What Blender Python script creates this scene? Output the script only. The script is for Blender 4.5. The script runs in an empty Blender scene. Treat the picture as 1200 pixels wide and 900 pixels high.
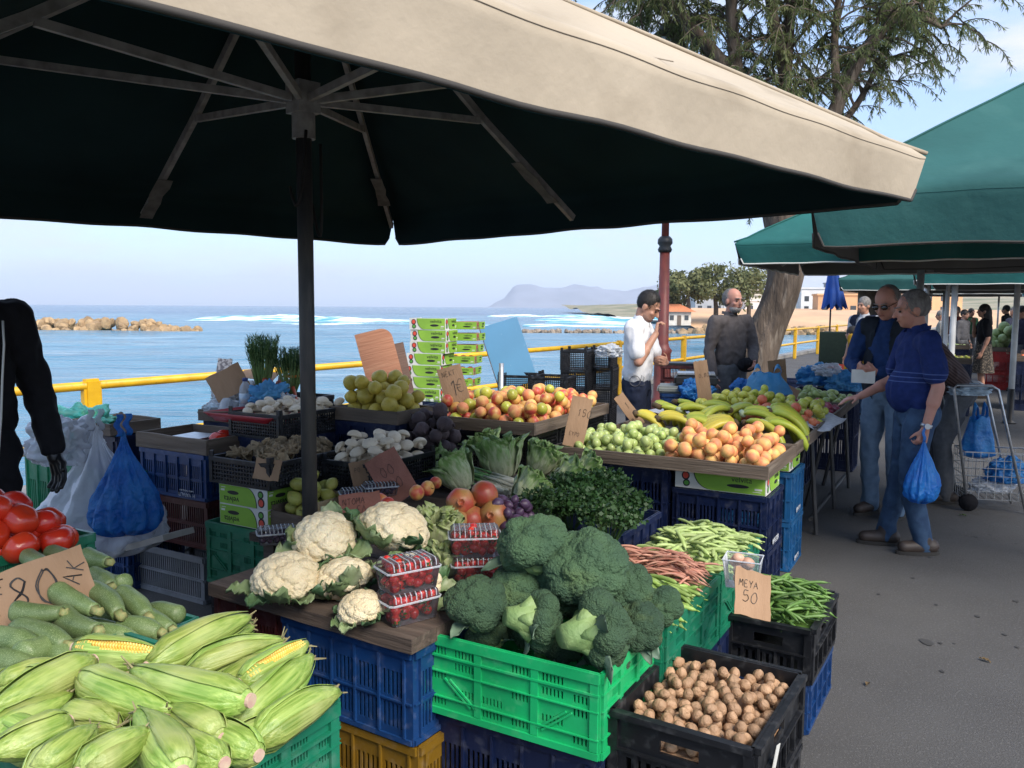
import bpy, bmesh, math, random
import numpy as np
from mathutils import Vector as V, Matrix as MX, noise as NZ

# ------------------------------------------------------------------ camera, sky, sun, exposure
R = math.radians
scene = bpy.context.scene
col = scene.collection
PITCH, FPX, EYE = R(5.3), 970.0, 1.62
cam = bpy.data.cameras.new('camera')
cam.sensor_width = 36.0
cam.lens = 36.0 * FPX / 1200.0
cam.clip_end = 40000.0
cam.clip_start = 0.05
co = bpy.data.objects.new('camera', cam)
co.location = (0, 0, EYE)
co.rotation_euler = (R(90) - PITCH, R(-0.35), 0)
col.objects.link(co)
scene.camera = co

SUN_EL, SUN_AZ = R(44), R(146)          # azimuth measured from +Y (ahead) towards +X (right)
world = bpy.data.worlds.new('World')
scene.world = world
world.use_nodes = True
wn = world.node_tree
wn.nodes.clear()
w_out = wn.nodes.new('ShaderNodeOutputWorld')
w_bg = wn.nodes.new('ShaderNodeBackground')
w_sky = wn.nodes.new('ShaderNodeTexSky')
w_sky.sky_type = 'NISHITA'
w_sky.sun_disc = False
w_sky.sun_elevation = SUN_EL
w_sky.sun_rotation = SUN_AZ
w_sky.air_density = 1.0
w_sky.dust_density = 1.0
w_sky.ozone_density = 2.5
w_tc = wn.nodes.new('ShaderNodeTexCoord')
w_map = wn.nodes.new('ShaderNodeMapping')
w_map.inputs['Scale'].default_value = (1.0, 1.0, 4.0)
w_noise = wn.nodes.new('ShaderNodeTexNoise')
w_noise.inputs['Scale'].default_value = 3.3
w_noise.inputs['Detail'].default_value = 7
w_noise.inputs['Roughness'].default_value = 0.55
w_ramp = wn.nodes.new('ShaderNodeValToRGB')
w_ramp.color_ramp.elements[0].position = 0.50
w_ramp.color_ramp.elements[1].position = 0.68
w_mix = wn.nodes.new('ShaderNodeMix')
w_mix.data_type = 'RGBA'
w_mix.inputs['B'].default_value = (1.85, 1.92, 2.1, 1)
w_hsv = wn.nodes.new('ShaderNodeHueSaturation')
w_hsv.inputs['Saturation'].default_value = 1.1
wn.links.new(w_tc.outputs['Generated'], w_map.inputs['Vector'])
wn.links.new(w_map.outputs['Vector'], w_noise.inputs['Vector'])
wn.links.new(w_noise.outputs['Fac'], w_ramp.inputs['Fac'])
wn.links.new(w_sky.outputs['Color'], w_hsv.inputs['Color'])
w_veil = wn.nodes.new('ShaderNodeMix')          # thin even veil of high cloud
w_veil.data_type = 'RGBA'
w_veil.inputs['Factor'].default_value = 0.78
w_veil.inputs['B'].default_value = (0.92, 1.24, 1.90, 1)
wn.links.new(w_hsv.outputs['Color'], w_veil.inputs['A'])
wn.links.new(w_veil.outputs['Result'], w_mix.inputs['A'])
wn.links.new(w_ramp.outputs['Color'], w_mix.inputs['Factor'])
wn.links.new(w_mix.outputs['Result'], w_bg.inputs['Color'])
wn.links.new(w_bg.outputs['Background'], w_out.inputs['Surface'])
w_bg.inputs['Strength'].default_value = 0.14

sun = bpy.data.lights.new('sun', 'SUN')
sun.energy = 1.5
sun.angle = R(32)
sun.color = (1.0, 0.91, 0.79)
so = bpy.data.objects.new('sun', sun)
so.rotation_euler = (R(90) - SUN_EL, 0, math.pi - SUN_AZ)
so.location = (0, 0, 30)
col.objects.link(so)

vs = scene.view_settings
vs.view_transform = 'Standard'
vs.look = 'None'
vs.gamma = 1.0
vs.exposure = 1.86
vs.use_curve_mapping = False
scene.render.engine = 'CYCLES'
scene.cycles.max_bounces = 7
scene.cycles.transparent_max_bounces = 12
scene.cycles.volume_bounces = 2
scene.cycles.use_denoising = True

# ------------------------------------------------------------------ helpers
rnd = random.Random(11)
U = rnd.uniform
SP, CP = math.sin(PITCH), math.cos(PITCH)

def ray(u, v):
    x, y = (u - 600) / FPX, (450 - v) / FPX
    return V((x, CP + y * SP, -SP + y * CP))

def P(u, v, z):
    """survey point: where the line of sight through a photo point meets the height z"""
    d = ray(u, v)
    t = (z - EYE) / d.z
    return V((d.x * t, d.y * t, z))

def PD(u, v, Y):
    """survey point at the distance Y ahead"""
    d = ray(u, v)
    t = Y / d.y
    return V((d.x * t, Y, EYE + d.z * t))

A30 = R(30)

class Fr:
    """a local frame on the market's grid: x to the right along a stall front, y along the row"""
    def __init__(s, o, a=A30):
        s.o, s.a = V(o), a
        s.x = V((math.cos(a), -math.sin(a), 0)); s.y = V((math.sin(a), math.cos(a), 0))
    def __call__(s, x, y, z=0):
        return s.o + s.x * x + s.y * y + V((0, 0, z))

def tag(o, label=None, cat=None, group=None, kind=None):
    if label: o['label'] = label
    if cat: o['category'] = cat
    if group: o['group'] = group
    if kind: o['kind'] = kind
    return o

def link(o, parent=None):
    col.objects.link(o)
    if parent is not None:
        o.parent = parent
    return o

def obj(name, mesh, parent=None, loc=None, rot=None, mats=None):
    o = bpy.data.objects.new(name, mesh)
    if loc is not None: o.location = loc
    if rot is not None: o.rotation_euler = rot
    return link(o, parent)

def empty(name, loc=(0, 0, 0), rz=0.0, label=None, cat=None, group=None):
    o = bpy.data.objects.new(name, None)
    o.location = loc
    o.rotation_euler = (0, 0, rz)
    o.empty_display_size = 0.1
    link(o)
    return tag(o, label, cat, group)

def dup(root, loc=None, rot=None, label=None, group=None, scale=None):
    r = root.copy(); link(r)
    if loc is not None: r.location = loc
    if rot is not None: r.rotation_euler = rot
    if scale is not None: r.scale = (scale,) * 3 if isinstance(scale, (int, float)) else scale
    if label: r['label'] = label
    if group: r['group'] = group
    for ch in root.children:
        c = ch.copy(); link(c, r)
        for g in ch.children:
            d = g.copy(); link(d, c)
    return r

class MB:
    def __init__(s):
        s.v, s.f, s.m, s.k = [], [], [], 0
    def add(s, vs_, fs_, k=None):
        b = len(s.v)
        s.v.extend(tuple(p) for p in vs_)
        s.f.extend(tuple(i + b for i in q) for q in fs_)
        s.m.extend([s.k if k is None else k] * len(fs_))
    def box(s, x0, x1, y0, y1, z0, z1, mtx=None, k=None):
        p = [V((x, y, z)) for x in (x0, x1) for y in (y0, y1) for z in (z0, z1)]
        if mtx is not None: p = [mtx @ q for q in p]
        s.add(p, [(0, 1, 3, 2), (4, 6, 7, 5), (0, 4, 5, 1), (2, 3, 7, 6), (0, 2, 6, 4), (1, 5, 7, 3)], k)
    def cbox(s, c, sx, sy, sz, mtx=None, k=None):
        s.box(c[0] - sx / 2, c[0] + sx / 2, c[1] - sy / 2, c[1] + sy / 2, c[2] - sz / 2, c[2] + sz / 2, mtx, k)
    def tube(s, pts, rad, n=8, cap=True, k=None, flat=1.0):
        pts = [V(p) for p in pts]
        if not isinstance(rad, (list, tuple)): rad = [rad] * len(pts)
        t0 = (pts[1] - pts[0]).normalized()
        a = t0.orthogonal().normalized()
        vs_ = []
        for i, p in enumerate(pts):
            t = (pts[min(i + 1, len(pts) - 1)] - pts[max(i - 1, 0)])
            if t.length < 1e-9: t = t0
            t.normalize()
            a = (a - t * a.dot(t))
            if a.length < 1e-6: a = t.orthogonal()
            a.normalize()
            b = t.cross(a)
            for j in range(n):
                q = 2 * math.pi * j / n
                vs_.append(p + (a * math.cos(q) + b * math.sin(q) * flat) * rad[i])
        fs_ = []
        for i in range(len(pts) - 1):
            for j in range(n):
                j2 = (j + 1) % n
                fs_.append((i * n + j, i * n + j2, (i + 1) * n + j2, (i + 1) * n + j))
        if cap:
            fs_.append(tuple(reversed(range(n))))
            e = (len(pts) - 1) * n
            fs_.append(tuple(range(e, e + n)))
        s.add(vs_, fs_, k)
    def lathe(s, prof, n=16, k=None, c=(0, 0, 0)):
        vs_, fs_ = [], []
        for r, z in prof:
            for j in range(n):
                q = 2 * math.pi * j / n
                vs_.append((c[0] + r * math.cos(q), c[1] + r * math.sin(q), c[2] + z))
        for i in range(len(prof) - 1):
            for j in range(n):
                j2 = (j + 1) % n
                fs_.append((i * n + j, i * n + j2, (i + 1) * n + j2, (i + 1) * n + j))
        s.add(vs_, fs_, k)
    def sheet(s, fn, nu, nv, k=None, th=0.0):
        g = [[V(fn(i / nu, j / nv)) for j in range(nv + 1)] for i in range(nu + 1)]
        vs_ = [p for row in g for p in row]
        w = nv + 1
        fs_ = [(i * w + j, (i + 1) * w + j, (i + 1) * w + j + 1, i * w + j + 1) for i in range(nu) for j in range(nv)]
        if th:
            nb = len(vs_)
            low = []
            for i in range(nu + 1):
                for j in range(nv + 1):
                    a = g[min(i + 1, nu)][j] - g[max(i - 1, 0)][j]
                    b = g[i][min(j + 1, nv)] - g[i][max(j - 1, 0)]
                    nn = a.cross(b)
                    nn = nn.normalized() if nn.length > 1e-12 else V((0, 0, 1))
                    low.append(g[i][j] - nn * th)
            vs_ = vs_ + low
            fs_ += [tuple(q + nb for q in reversed(f)) for f in list(fs_)]
            rim = [(i, 0) for i in range(nu)] + [(nu, j) for j in range(nv)] + [(i, nv) for i in range(nu, 0, -1)] + [(0, j) for j in range(nv, 0, -1)]
            for q in range(len(rim)):
                a = rim[q][0] * w + rim[q][1]; b_ = rim[(q + 1) % len(rim)]
                b = b_[0] * w + b_[1]
                fs_.append((a, a + nb, b + nb, b))
        s.add(vs_, fs_, k)
    def mesh(s, name, mats, smooth=False):
        me = bpy.data.meshes.new(name)
        me.from_pydata(s.v, [], s.f)
        for m in (mats if isinstance(mats, (list, tuple)) else [mats]):
            me.materials.append(m)
        if any(s.m): me.polygons.foreach_set('material_index', s.m)
        if smooth: me.polygons.foreach_set('use_smooth', [True] * len(me.polygons))
        me.update()
        return me
    def build(s, name, mats, parent=None, smooth=False, loc=None, rot=None):
        return obj(name, s.mesh(name, mats, smooth), parent, loc, rot)

def prof_poly(mb, poly, y0, y1, k=None):
    """extrude a polygon given in (x, z) from y0 to y1"""
    n = len(poly)
    vs_ = [(x, y0, z) for x, z in poly] + [(x, y1, z) for x, z in poly]
    fs_ = [tuple(range(n)), tuple(reversed(range(n, 2 * n)))] + [(i, i + n, (i + 1) % n + n, (i + 1) % n) for i in range(n)]
    mb.add(vs_, fs_, k)

_ico = {}
def ico(sub):
    if sub not in _ico:
        bm = bmesh.new()
        bmesh.ops.create_icosphere(bm, subdivisions=sub, radius=1.0)
        bm.verts.ensure_lookup_table()
        _ico[sub] = ([v.co.copy() for v in bm.verts], [tuple(v.index for v in f.verts) for f in bm.faces])
        bm.free()
    return _ico[sub]

def blob(mb, sub, fn, k=None):
    vs_, fs_ = ico(sub)
    mb.add([fn(p) for p in vs_], fs_, k)

def nz(p, s=1.0, o=0.0):
    return NZ.noise(V((p[0] * s + o, p[1] * s + o * 0.7, p[2] * s - o)))

def smooth_by_angle(o, a=35):
    me = o.data
    me.polygons.foreach_set('use_smooth', [True] * len(me.polygons))
    try:
        me.set_sharp_from_angle(angle=R(a))
    except Exception:
        pass

# ------------------------------------------------------------------ materials
MAT = {}
def c4(c): return (c[0], c[1], c[2], 1.0)

def mat(name, c, c2=None, scale=6.0, rough=0.6, bump=0.0, bs=60.0, var=0.0, c3=None, metal=0.0, spec=0.5,
        stretch=None, fac=(0.35, 0.65), detail=4.0, sss=0.0, trans=None, c4_=None, s4=20.0, f4=(0.55, 0.7), bd=0.02,
        coat=0.0, tint_rough=0.0):
    if name in MAT: return MAT[name]
    m = bpy.data.materials.new(name); m.use_nodes = True
    nt = m.node_tree; N, L = nt.nodes, nt.links
    N.clear()
    out = N.new('ShaderNodeOutputMaterial'); b = N.new('ShaderNodeBsdfPrincipled')
    L.new(b.outputs[0], out.inputs[0])
    b.inputs['Roughness'].default_value = rough
    b.inputs['Metallic'].default_value = metal
    b.inputs['Specular IOR Level'].default_value = spec
    b.inputs['Coat Weight'].default_value = coat
    if sss:
        b.inputs['Subsurface Weight'].default_value = sss
        b.inputs['Subsurface Radius'].default_value = (0.6, 0.35, 0.2)
        b.inputs['Subsurface Scale'].default_value = 0.01
    tc = N.new('ShaderNodeTexCoord'); mp = N.new('ShaderNodeMapping')
    L.new(tc.outputs['Object'], mp.inputs['Vector'])
    if stretch: mp.inputs['Scale'].default_value = stretch
    oi = N.new('ShaderNodeObjectInfo')
    add = N.new('ShaderNodeVectorMath'); add.operation = 'ADD'
    sc = N.new('ShaderNodeVectorMath'); sc.operation = 'SCALE'; sc.inputs['Scale'].default_value = 37.0
    cmb = N.new('ShaderNodeCombineXYZ')
    L.new(oi.outputs['Random'], cmb.inputs[0]); L.new(oi.outputs['Random'], cmb.inputs[1])
    L.new(cmb.outputs[0], sc.inputs[0]); L.new(mp.outputs[0], add.inputs[0]); L.new(sc.outputs[0], add.inputs[1])
    vec = add.outputs[0]
    def noise(s, d=detail):
        n = N.new('ShaderNodeTexNoise'); n.inputs['Scale'].default_value = s; n.inputs['Detail'].default_value = d
        L.new(vec, n.inputs['Vector']); return n.outputs['Fac']
    def ramp(src, f):
        r = N.new('ShaderNodeMapRange'); r.inputs['From Min'].default_value = f[0]; r.inputs['From Max'].default_value = f[1]
        L.new(src, r.inputs['Value']); return r.outputs[0]
    def mixc(f, a, bb, isfac=True):
        x = N.new('ShaderNodeMix'); x.data_type = 'RGBA'
        L.new(f, x.inputs['Factor'])
        for s_, k in ((a, 'A'), (bb, 'B')):
            if isinstance(s_, tuple): x.inputs[k].default_value = c4(s_)
            else: L.new(s_, x.inputs[k])
        return x.outputs['Result']
    colr = tuple(c)
    if c3 is not None: colr = mixc(oi.outputs['Random'], tuple(c), tuple(c3))
    nf = None
    if c2 is not None:
        nf = noise(scale); colr = mixc(ramp(nf, fac), colr, tuple(c2))
    if c4_ is not None:
        colr = mixc(ramp(noise(s4, 3), f4), colr, tuple(c4_))
    if var:
        h = N.new('ShaderNodeHueSaturation')
        r = N.new('ShaderNodeMapRange'); r.inputs['To Min'].default_value = 1 - var; r.inputs['To Max'].default_value = 1 + var
        L.new(oi.outputs['Random'], r.inputs['Value']); L.new(r.outputs[0], h.inputs['Value'])
        if isinstance(colr, tuple): h.inputs['Color'].default_value = c4(colr)
        else: L.new(colr, h.inputs['Color'])
        colr = h.outputs['Color']
    if isinstance(colr, tuple): b.inputs['Base Color'].default_value = c4(colr)
    else: L.new(colr, b.inputs['Base Color'])
    if tint_rough:
        r = ramp(noise(scale * 2.2), (0.3, 0.7)); q = N.new('ShaderNodeMapRange')
        q.inputs['To Min'].default_value = max(0.02, rough - tint_rough); q.inputs['To Max'].default_value = min(1, rough + tint_rough)
        L.new(r, q.inputs['Value']); L.new(q.outputs[0], b.inputs['Roughness'])
    if bump:
        bn = N.new('ShaderNodeBump'); bn.inputs['Strength'].default_value = bump; bn.inputs['Distance'].default_value = bd
        L.new(noise(bs, 5), bn.inputs['Height']); L.new(bn.outputs[0], b.inputs['Normal'])
    if trans:
        tr = N.new('ShaderNodeBsdfTranslucent'); ms = N.new('ShaderNodeMixShader'); ms.inputs[0].default_value = trans
        if isinstance(colr, tuple): tr.inputs['Color'].default_value = c4(colr)
        else: L.new(colr, tr.inputs['Color'])
        L.new(b.outputs[0], ms.inputs[1]); L.new(tr.outputs[0], ms.inputs[2]); L.new(ms.outputs[0], out.inputs[0])
    MAT[name] = m
    return m

def clear_plastic(name, tint=(0.95, 0.97, 1.0), amount=0.78, rough=0.12, bump=0.6, bs=40.0, milk=(0.75, 0.8, 0.85), milkiness=0.0):
    if name in MAT: return MAT[name]
    m = bpy.data.materials.new(name); m.use_nodes = True
    N, L = m.node_tree.nodes, m.node_tree.links; N.clear()
    out = N.new('ShaderNodeOutputMaterial')
    t = N.new('ShaderNodeBsdfTransparent'); t.inputs[0].default_value = c4(tint)
    g = N.new('ShaderNodeBsdfPrincipled'); g.inputs['Base Color'].default_value = c4(milk); g.inputs['Roughness'].default_value = rough
    g.inputs['Specular IOR Level'].default_value = 0.9
    tc = N.new('ShaderNodeTexCoord'); n = N.new('ShaderNodeTexNoise'); n.inputs['Scale'].default_value = bs; n.inputs['Detail'].default_value = 3
    L.new(tc.outputs['Object'], n.inputs['Vector'])
    bn = N.new('ShaderNodeBump'); bn.inputs['Strength'].default_value = bump; bn.inputs['Distance'].default_value = 0.01
    L.new(n.outputs['Fac'], bn.inputs['Height']); L.new(bn.outputs[0], g.inputs['Normal'])
    lw = N.new('ShaderNodeFresnel'); lw.inputs[0].default_value = 1.45; L.new(bn.outputs[0], lw.inputs['Normal'])
    ad = N.new('ShaderNodeMath'); ad.operation = 'ADD'; ad.inputs[1].default_value = 1 - amount; ad.use_clamp = True
    L.new(lw.outputs[0], ad.inputs[0])
    mx = N.new('ShaderNodeMixShader'); L.new(ad.outputs[0], mx.inputs[0]); L.new(t.outputs[0], mx.inputs[1]); L.new(g.outputs[0], mx.inputs[2])
    L.new(mx.outputs[0], out.inputs[0])
    MAT[name] = m
    return m

def fruit2(name, c, c2, axis_fac=(0.3, 0.7), rough=0.35, var=0.15, speck=None, nscale=14, bump=0.05, bs=120, sss=0.0, spec=0.5):
    """skin that blushes from one colour to another over its side"""
    return mat(name, c, c2, scale=nscale, rough=rough, var=var, fac=axis_fac, bump=bump, bs=bs, detail=2.0, sss=sss, spec=spec,
               c4_=speck, s4=160.0, f4=(0.62, 0.7))

# ------------------------------------------------------------------ the setting
RAIL0, RAILD = V((-1.67, 9.5, 0)), V((0.53, 0.848, 0)).normalized()
RAILN = V((-RAILD.y, RAILD.x, 0))            # towards the sea

m_asphalt = mat('asphalt', (0.060, 0.058, 0.057), (0.080, 0.078, 0.076), scale=1.1, rough=0.86, bump=0.7, bs=160, c4_=(0.12, 0.117, 0.112), s4=95, f4=(0.55, 0.70), bd=0.008, tint_rough=0.1)
def make_ground():
    g = MB()
    a = RAIL0 - RAILD * 60 + RAILN * 0.35
    b = RAIL0 + RAILD * 75 + RAILN * 0.35
    r = -RAILN * 90
    n = 60
    g.add([a, b, b + r, a + r], [(0, 3, 2, 1)])
    tag(g.build('promenade_ground', m_asphalt), kind='structure')
    w = MB()
    m = MX.Translation(RAIL0 + RAILN * 0.35) @ MX.Rotation(-math.atan2(RAILD.x, RAILD.y), 4, 'Z')
    w.box(-0.32, 0.0, -60, 75, 0.004, 0.1, m)
    tag(w.build('kerb', mat('kerb_concrete', (0.32, 0.31, 0.29), (0.24, 0.23, 0.22), scale=4, rough=0.9, bump=0.4, bs=50)), kind='structure')
    w = MB()
    w.box(-0.5, -0.02, -60, 75, -5, -0.004, m)
    tag(w.build('sea_wall', MAT['kerb_concrete']), kind='structure')
    # faint joints and cracks across the paving
    rr = random.Random(3)
    for i in range(7):
        c = MB()
        x, y = rr.uniform(1.3, 4.5), rr.uniform(2.2, 9)
        ang = rr.uniform(0, 3.1); pts = []
        for k in range(9):
            pts.append((x, y)); x += 0.11 * math.cos(ang); y += 0.11 * math.sin(ang); ang += rr.uniform(-0.5, 0.5)
        vs_, fs_ = [], []
        for k, (px, py) in enumerate(pts):
            wd = 0.0022 * (1 - abs(k - 4) / 5)
            vs_ += [(px - wd, py + wd, 0.004), (px + wd, py - wd, 0.004)]
            if k: fs_.append((2 * k - 2, 2 * k - 1, 2 * k + 1, 2 * k))
        c.add(vs_, fs_)
        tag(c.build('paving_crack', mat('crack', (0.035, 0.035, 0.036), rough=1)), kind='structure')
make_ground()

def make_sea():
    m = bpy.data.materials.new('sea_water'); m.use_nodes = True
    N, L = m.node_tree.nodes, m.node_tree.links
    b = N['Principled BSDF']; b.inputs['Roughness'].default_value = 0.16
    b.inputs['IOR'].default_value = 1.33
    tc = N.new('ShaderNodeTexCoord'); sep = N.new('ShaderNodeSeparateXYZ'); L.new(tc.outputs['Object'], sep.inputs[0])
    def rng(src, a, bb, lo=0.0, hi=1.0):
        r = N.new('ShaderNodeMapRange'); r.inputs['From Min'].default_value = a; r.inputs['From Max'].default_value = bb
        r.inputs['To Min'].default_value = lo; r.inputs['To Max'].default_value = hi; L.new(src, r.inputs['Value']); return r.outputs[0]
    def noise(s, st, d=5):
        mp = N.new('ShaderNodeMapping'); mp.inputs['Scale'].default_value = st; L.new(tc.outputs['Object'], mp.inputs[0])
        n = N.new('ShaderNodeTexNoise'); n.inputs['Scale'].default_value = s; n.inputs['Detail'].default_value = d; L.new(mp.outputs[0], n.inputs[0]); return n.outputs['Fac']
    def mix(f, a, bb):
        x = N.new('ShaderNodeMix'); x.data_type = 'RGBA'; L.new(f, x.inputs['Factor'])
        for s_, k in ((a, 'A'), (bb, 'B')):
            if isinstance(s_, tuple): x.inputs[k].default_value = c4(s_)
            else: L.new(s_, x.inputs[k])
        return x.outputs['Result']
    depth = rng(sep.outputs['Y'], 90, 330)
    base = mix(depth, (0.055, 0.185, 0.27), (0.008, 0.055, 0.145))
    base = mix(rng(noise(0.05, (0.35, 1.0, 1), 3), 0.42, 0.62), base, (0.07, 0.215, 0.30))
    streak = rng(noise(0.30, (0.22, 1.0, 1), 6), 0.56, 0.72)
    base = mix(streak, base, (0.28, 0.39, 0.44))
    far = rng(sep.outputs['Y'], 320, 420)
    base = mix(far, base, (0.007, 0.052, 0.145))
    base = mix(rng(noise(0.55, (0.28, 1.0, 1), 5), 0.50, 0.62), base, (0.035, 0.13, 0.20))
    L.new(base, b.inputs['Base Color'])
    bn = N.new('ShaderNodeBump'); bn.inputs['Strength'].default_value = 0.9; bn.inputs['Distance'].default_value = 0.45
    L.new(noise(0.9, (0.45, 1.0, 1), 6), bn.inputs['Height']); L.new(bn.outputs[0], b.inputs['Normal'])
    g = MB()
    ys = [6.0]
    while ys[-1] < 700: ys.append(ys[-1] * 1.022 + 0.05)
    ys += [1200, 2500, 6000, 13500]
    nx = 120
    vs_, fs_ = [], []
    for y in ys:
        hw = 60 + y * 0.95
        for i in range(nx + 1):
            x = -hw + 2 * hw * i / nx
            z = 0.0
            if y < 500:
                z = 0.16 * NZ.noise(V((x * 0.05, y * 0.16, 0.3))) + 0.07 * NZ.noise(V((x * 0.3, y * 0.7, 4)))
                z += 0.16 * math.sin(y * 0.33 + 1.6 * NZ.noise(V((x * 0.02, y * 0.02, 7)))) * min(1, y / 60)
            vs_.append((x, y, -2.2 + z))
    w = nx + 1
    for j in range(len(ys) - 1):
        for i in range(nx):
            fs_.append((j * w + i, j * w + i + 1, (j + 1) * w + i + 1, (j + 1) * w + i))
    g.add(vs_, fs_)
    tag(g.build('sea', m, smooth=True), kind='structure')
make_sea()

def breakers():
    m = bpy.data.materials.new('surf_foam'); m.use_nodes = True
    N, L = m.node_tree.nodes, m.node_tree.links
    b = N['Principled BSDF']; b.inputs['Roughness'].default_value = 0.6
    tc = N.new('ShaderNodeTexCoord'); mp = N.new('ShaderNodeMapping'); mp.inputs['Scale'].default_value = (0.12, 0.5, 1.2)
    n = N.new('ShaderNodeTexNoise'); n.inputs['Scale'].default_value = 1.0; n.inputs['Detail'].default_value = 7
    L.new(tc.outputs['Object'], mp.inputs[0]); L.new(mp.outputs[0], n.inputs[0])
    r = N.new('ShaderNodeValToRGB'); e = r.color_ramp.elements
    e[0].position = 0.43; e[0].color = (0.10, 0.36, 0.44, 1); e[1].position = 0.56; e[1].color = (0.82, 0.86, 0.88, 1)
    L.new(n.outputs['Fac'], r.inputs[0]); L.new(r.outputs[0], b.inputs['Base Color'])
    rr = random.Random(5)
    def wave(x0, x1, y0, y1, wd, h, seed):
        mb = MB(); n = 90
        def f(a, c):
            x = x0 + (x1 - x0) * a; y = y0 + (y1 - y0) * a + 2.5 * NZ.noise(V((x * 0.06, seed, 0)))
            e_ = math.sin(math.pi * min(1, max(0, a))) ** 0.35
            e_ *= 0.75 + 0.5 * NZ.noise(V((x * 0.09, seed * 3, 2)))
            q = (c - 0.5) * 2
            zz = h * e_ * math.exp(-(q * 1.6 - 0.25) ** 2 * 2.2) + 0.14 * NZ.noise(V((x * 0.8, c * 6, seed))) * e_
            return (x, y + q * wd * (0.4 + 0.6 * e_), -2.12 + zz - (0.4 if c in (0, 1) else 0))
        mb.sheet(f, n, 12)
        tag(mb.build('breaking_wave', m, smooth=True), kind='structure')
    wave(-88, -40, 232, 226, 9, 1.6, 1)
    wave(-80, -8, 205, 195, 8, 1.1, 2)
    wave(-52, -4, 178, 172, 3, 0.25, 3)
    wave(6, 64, 235, 244, 10, 1.5, 4)
    wave(8, 60, 200, 204, 9, 1.2, 5)
    wave(2, 55, 172, 175, 6, 0.5, 6)
    wave(-10, 14, 330, 335, 8, 1.1, 7)
    wave(12, 40, 345, 345, 8, 1.1, 8)
    wave(60, 105, 215, 235, 8, 0.9, 9)
breakers()

m_rock = mat('breakwater_rock', (0.42, 0.29, 0.155), (0.27, 0.18, 0.10), scale=0.9, rough=0.9, bump=0.6, bs=4, var=0.22, bd=0.2)
m_rockd = mat('shore_rock', (0.34, 0.27, 0.20), (0.20, 0.16, 0.13), scale=0.9, rough=0.9, bump=0.6, bs=4, var=0.25, bd=0.2)
def rock_mesh(seed, sub=2):
    rr = random.Random(seed); mb = MB()
    pl = [(V((rr.gauss(0, 1), rr.gauss(0, 1), rr.gauss(0, 1))).normalized(), rr.uniform(0.55, 0.9)) for _ in range(9)]
    def f(p):
        d = 1.0
        for nrm, o in pl:
            k = p.dot(nrm)
            if k > o: d = min(d, o / k)
        return p * d * (1 + 0.06 * nz(p, 3, seed))
    blob(mb, sub, f)
    return mb.mesh('rock', m_rock)
def breakwaters():
    ms = [rock_mesh(s) for s in range(6)]
    md = []
    for q in ms:
        k = q.copy(); k.materials[0] = m_rockd; md.append(k)
    rr = random.Random(8)
    def row(name, a, b, n, hw, h, smin, smax, label, meshes, zc=-2.3):
        root = empty(name, (0, 0, 0), 0, label, 'breakwater')
        a, b = V(a), V(b)
        for i in range(n):
            t = rr.random(); q = rr.uniform(-1, 1)
            top = h * (1 - abs(q) ** 1.5) * min(1, 6 * min(t + 0.02, 1.02 - t))
            s = rr.uniform(smin, smax)
            d = (b - a).normalized(); nn = V((-d.y, d.x, 0))
            p = a.lerp(b, t) + nn * q * hw
            o = obj('rock', rr.choice(meshes), root, (p.x, p.y, zc + max(0, top - s * 0.6) ), (rr.uniform(0, 6), rr.uniform(0, 6), rr.uniform(0, 6)))
            o.scale = (s, s * rr.uniform(0.75, 1.1), s * rr.uniform(0.6, 0.9))
    row('rock_breakwater', (-98, 128, 0), (-47.5, 124, 0), 298, 2.8, 2.0, 0.6, 1.15, 'ochre boulder breakwater lying in the sea', ms, -2.5)
    row('dark_reef', (2, 128, 0), (32, 131, 0), 130, 0.9, 0.55, 0.4, 0.7, 'low dark reef of rocks breaking the water behind the board', md)
    row('shore_rocks', (27, 128, 0), (48, 118, 0), 170, 2.5, 1.5, 0.6, 1.2, 'ochre boulders along the shore below the far trees', ms)
breakwaters()

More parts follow.
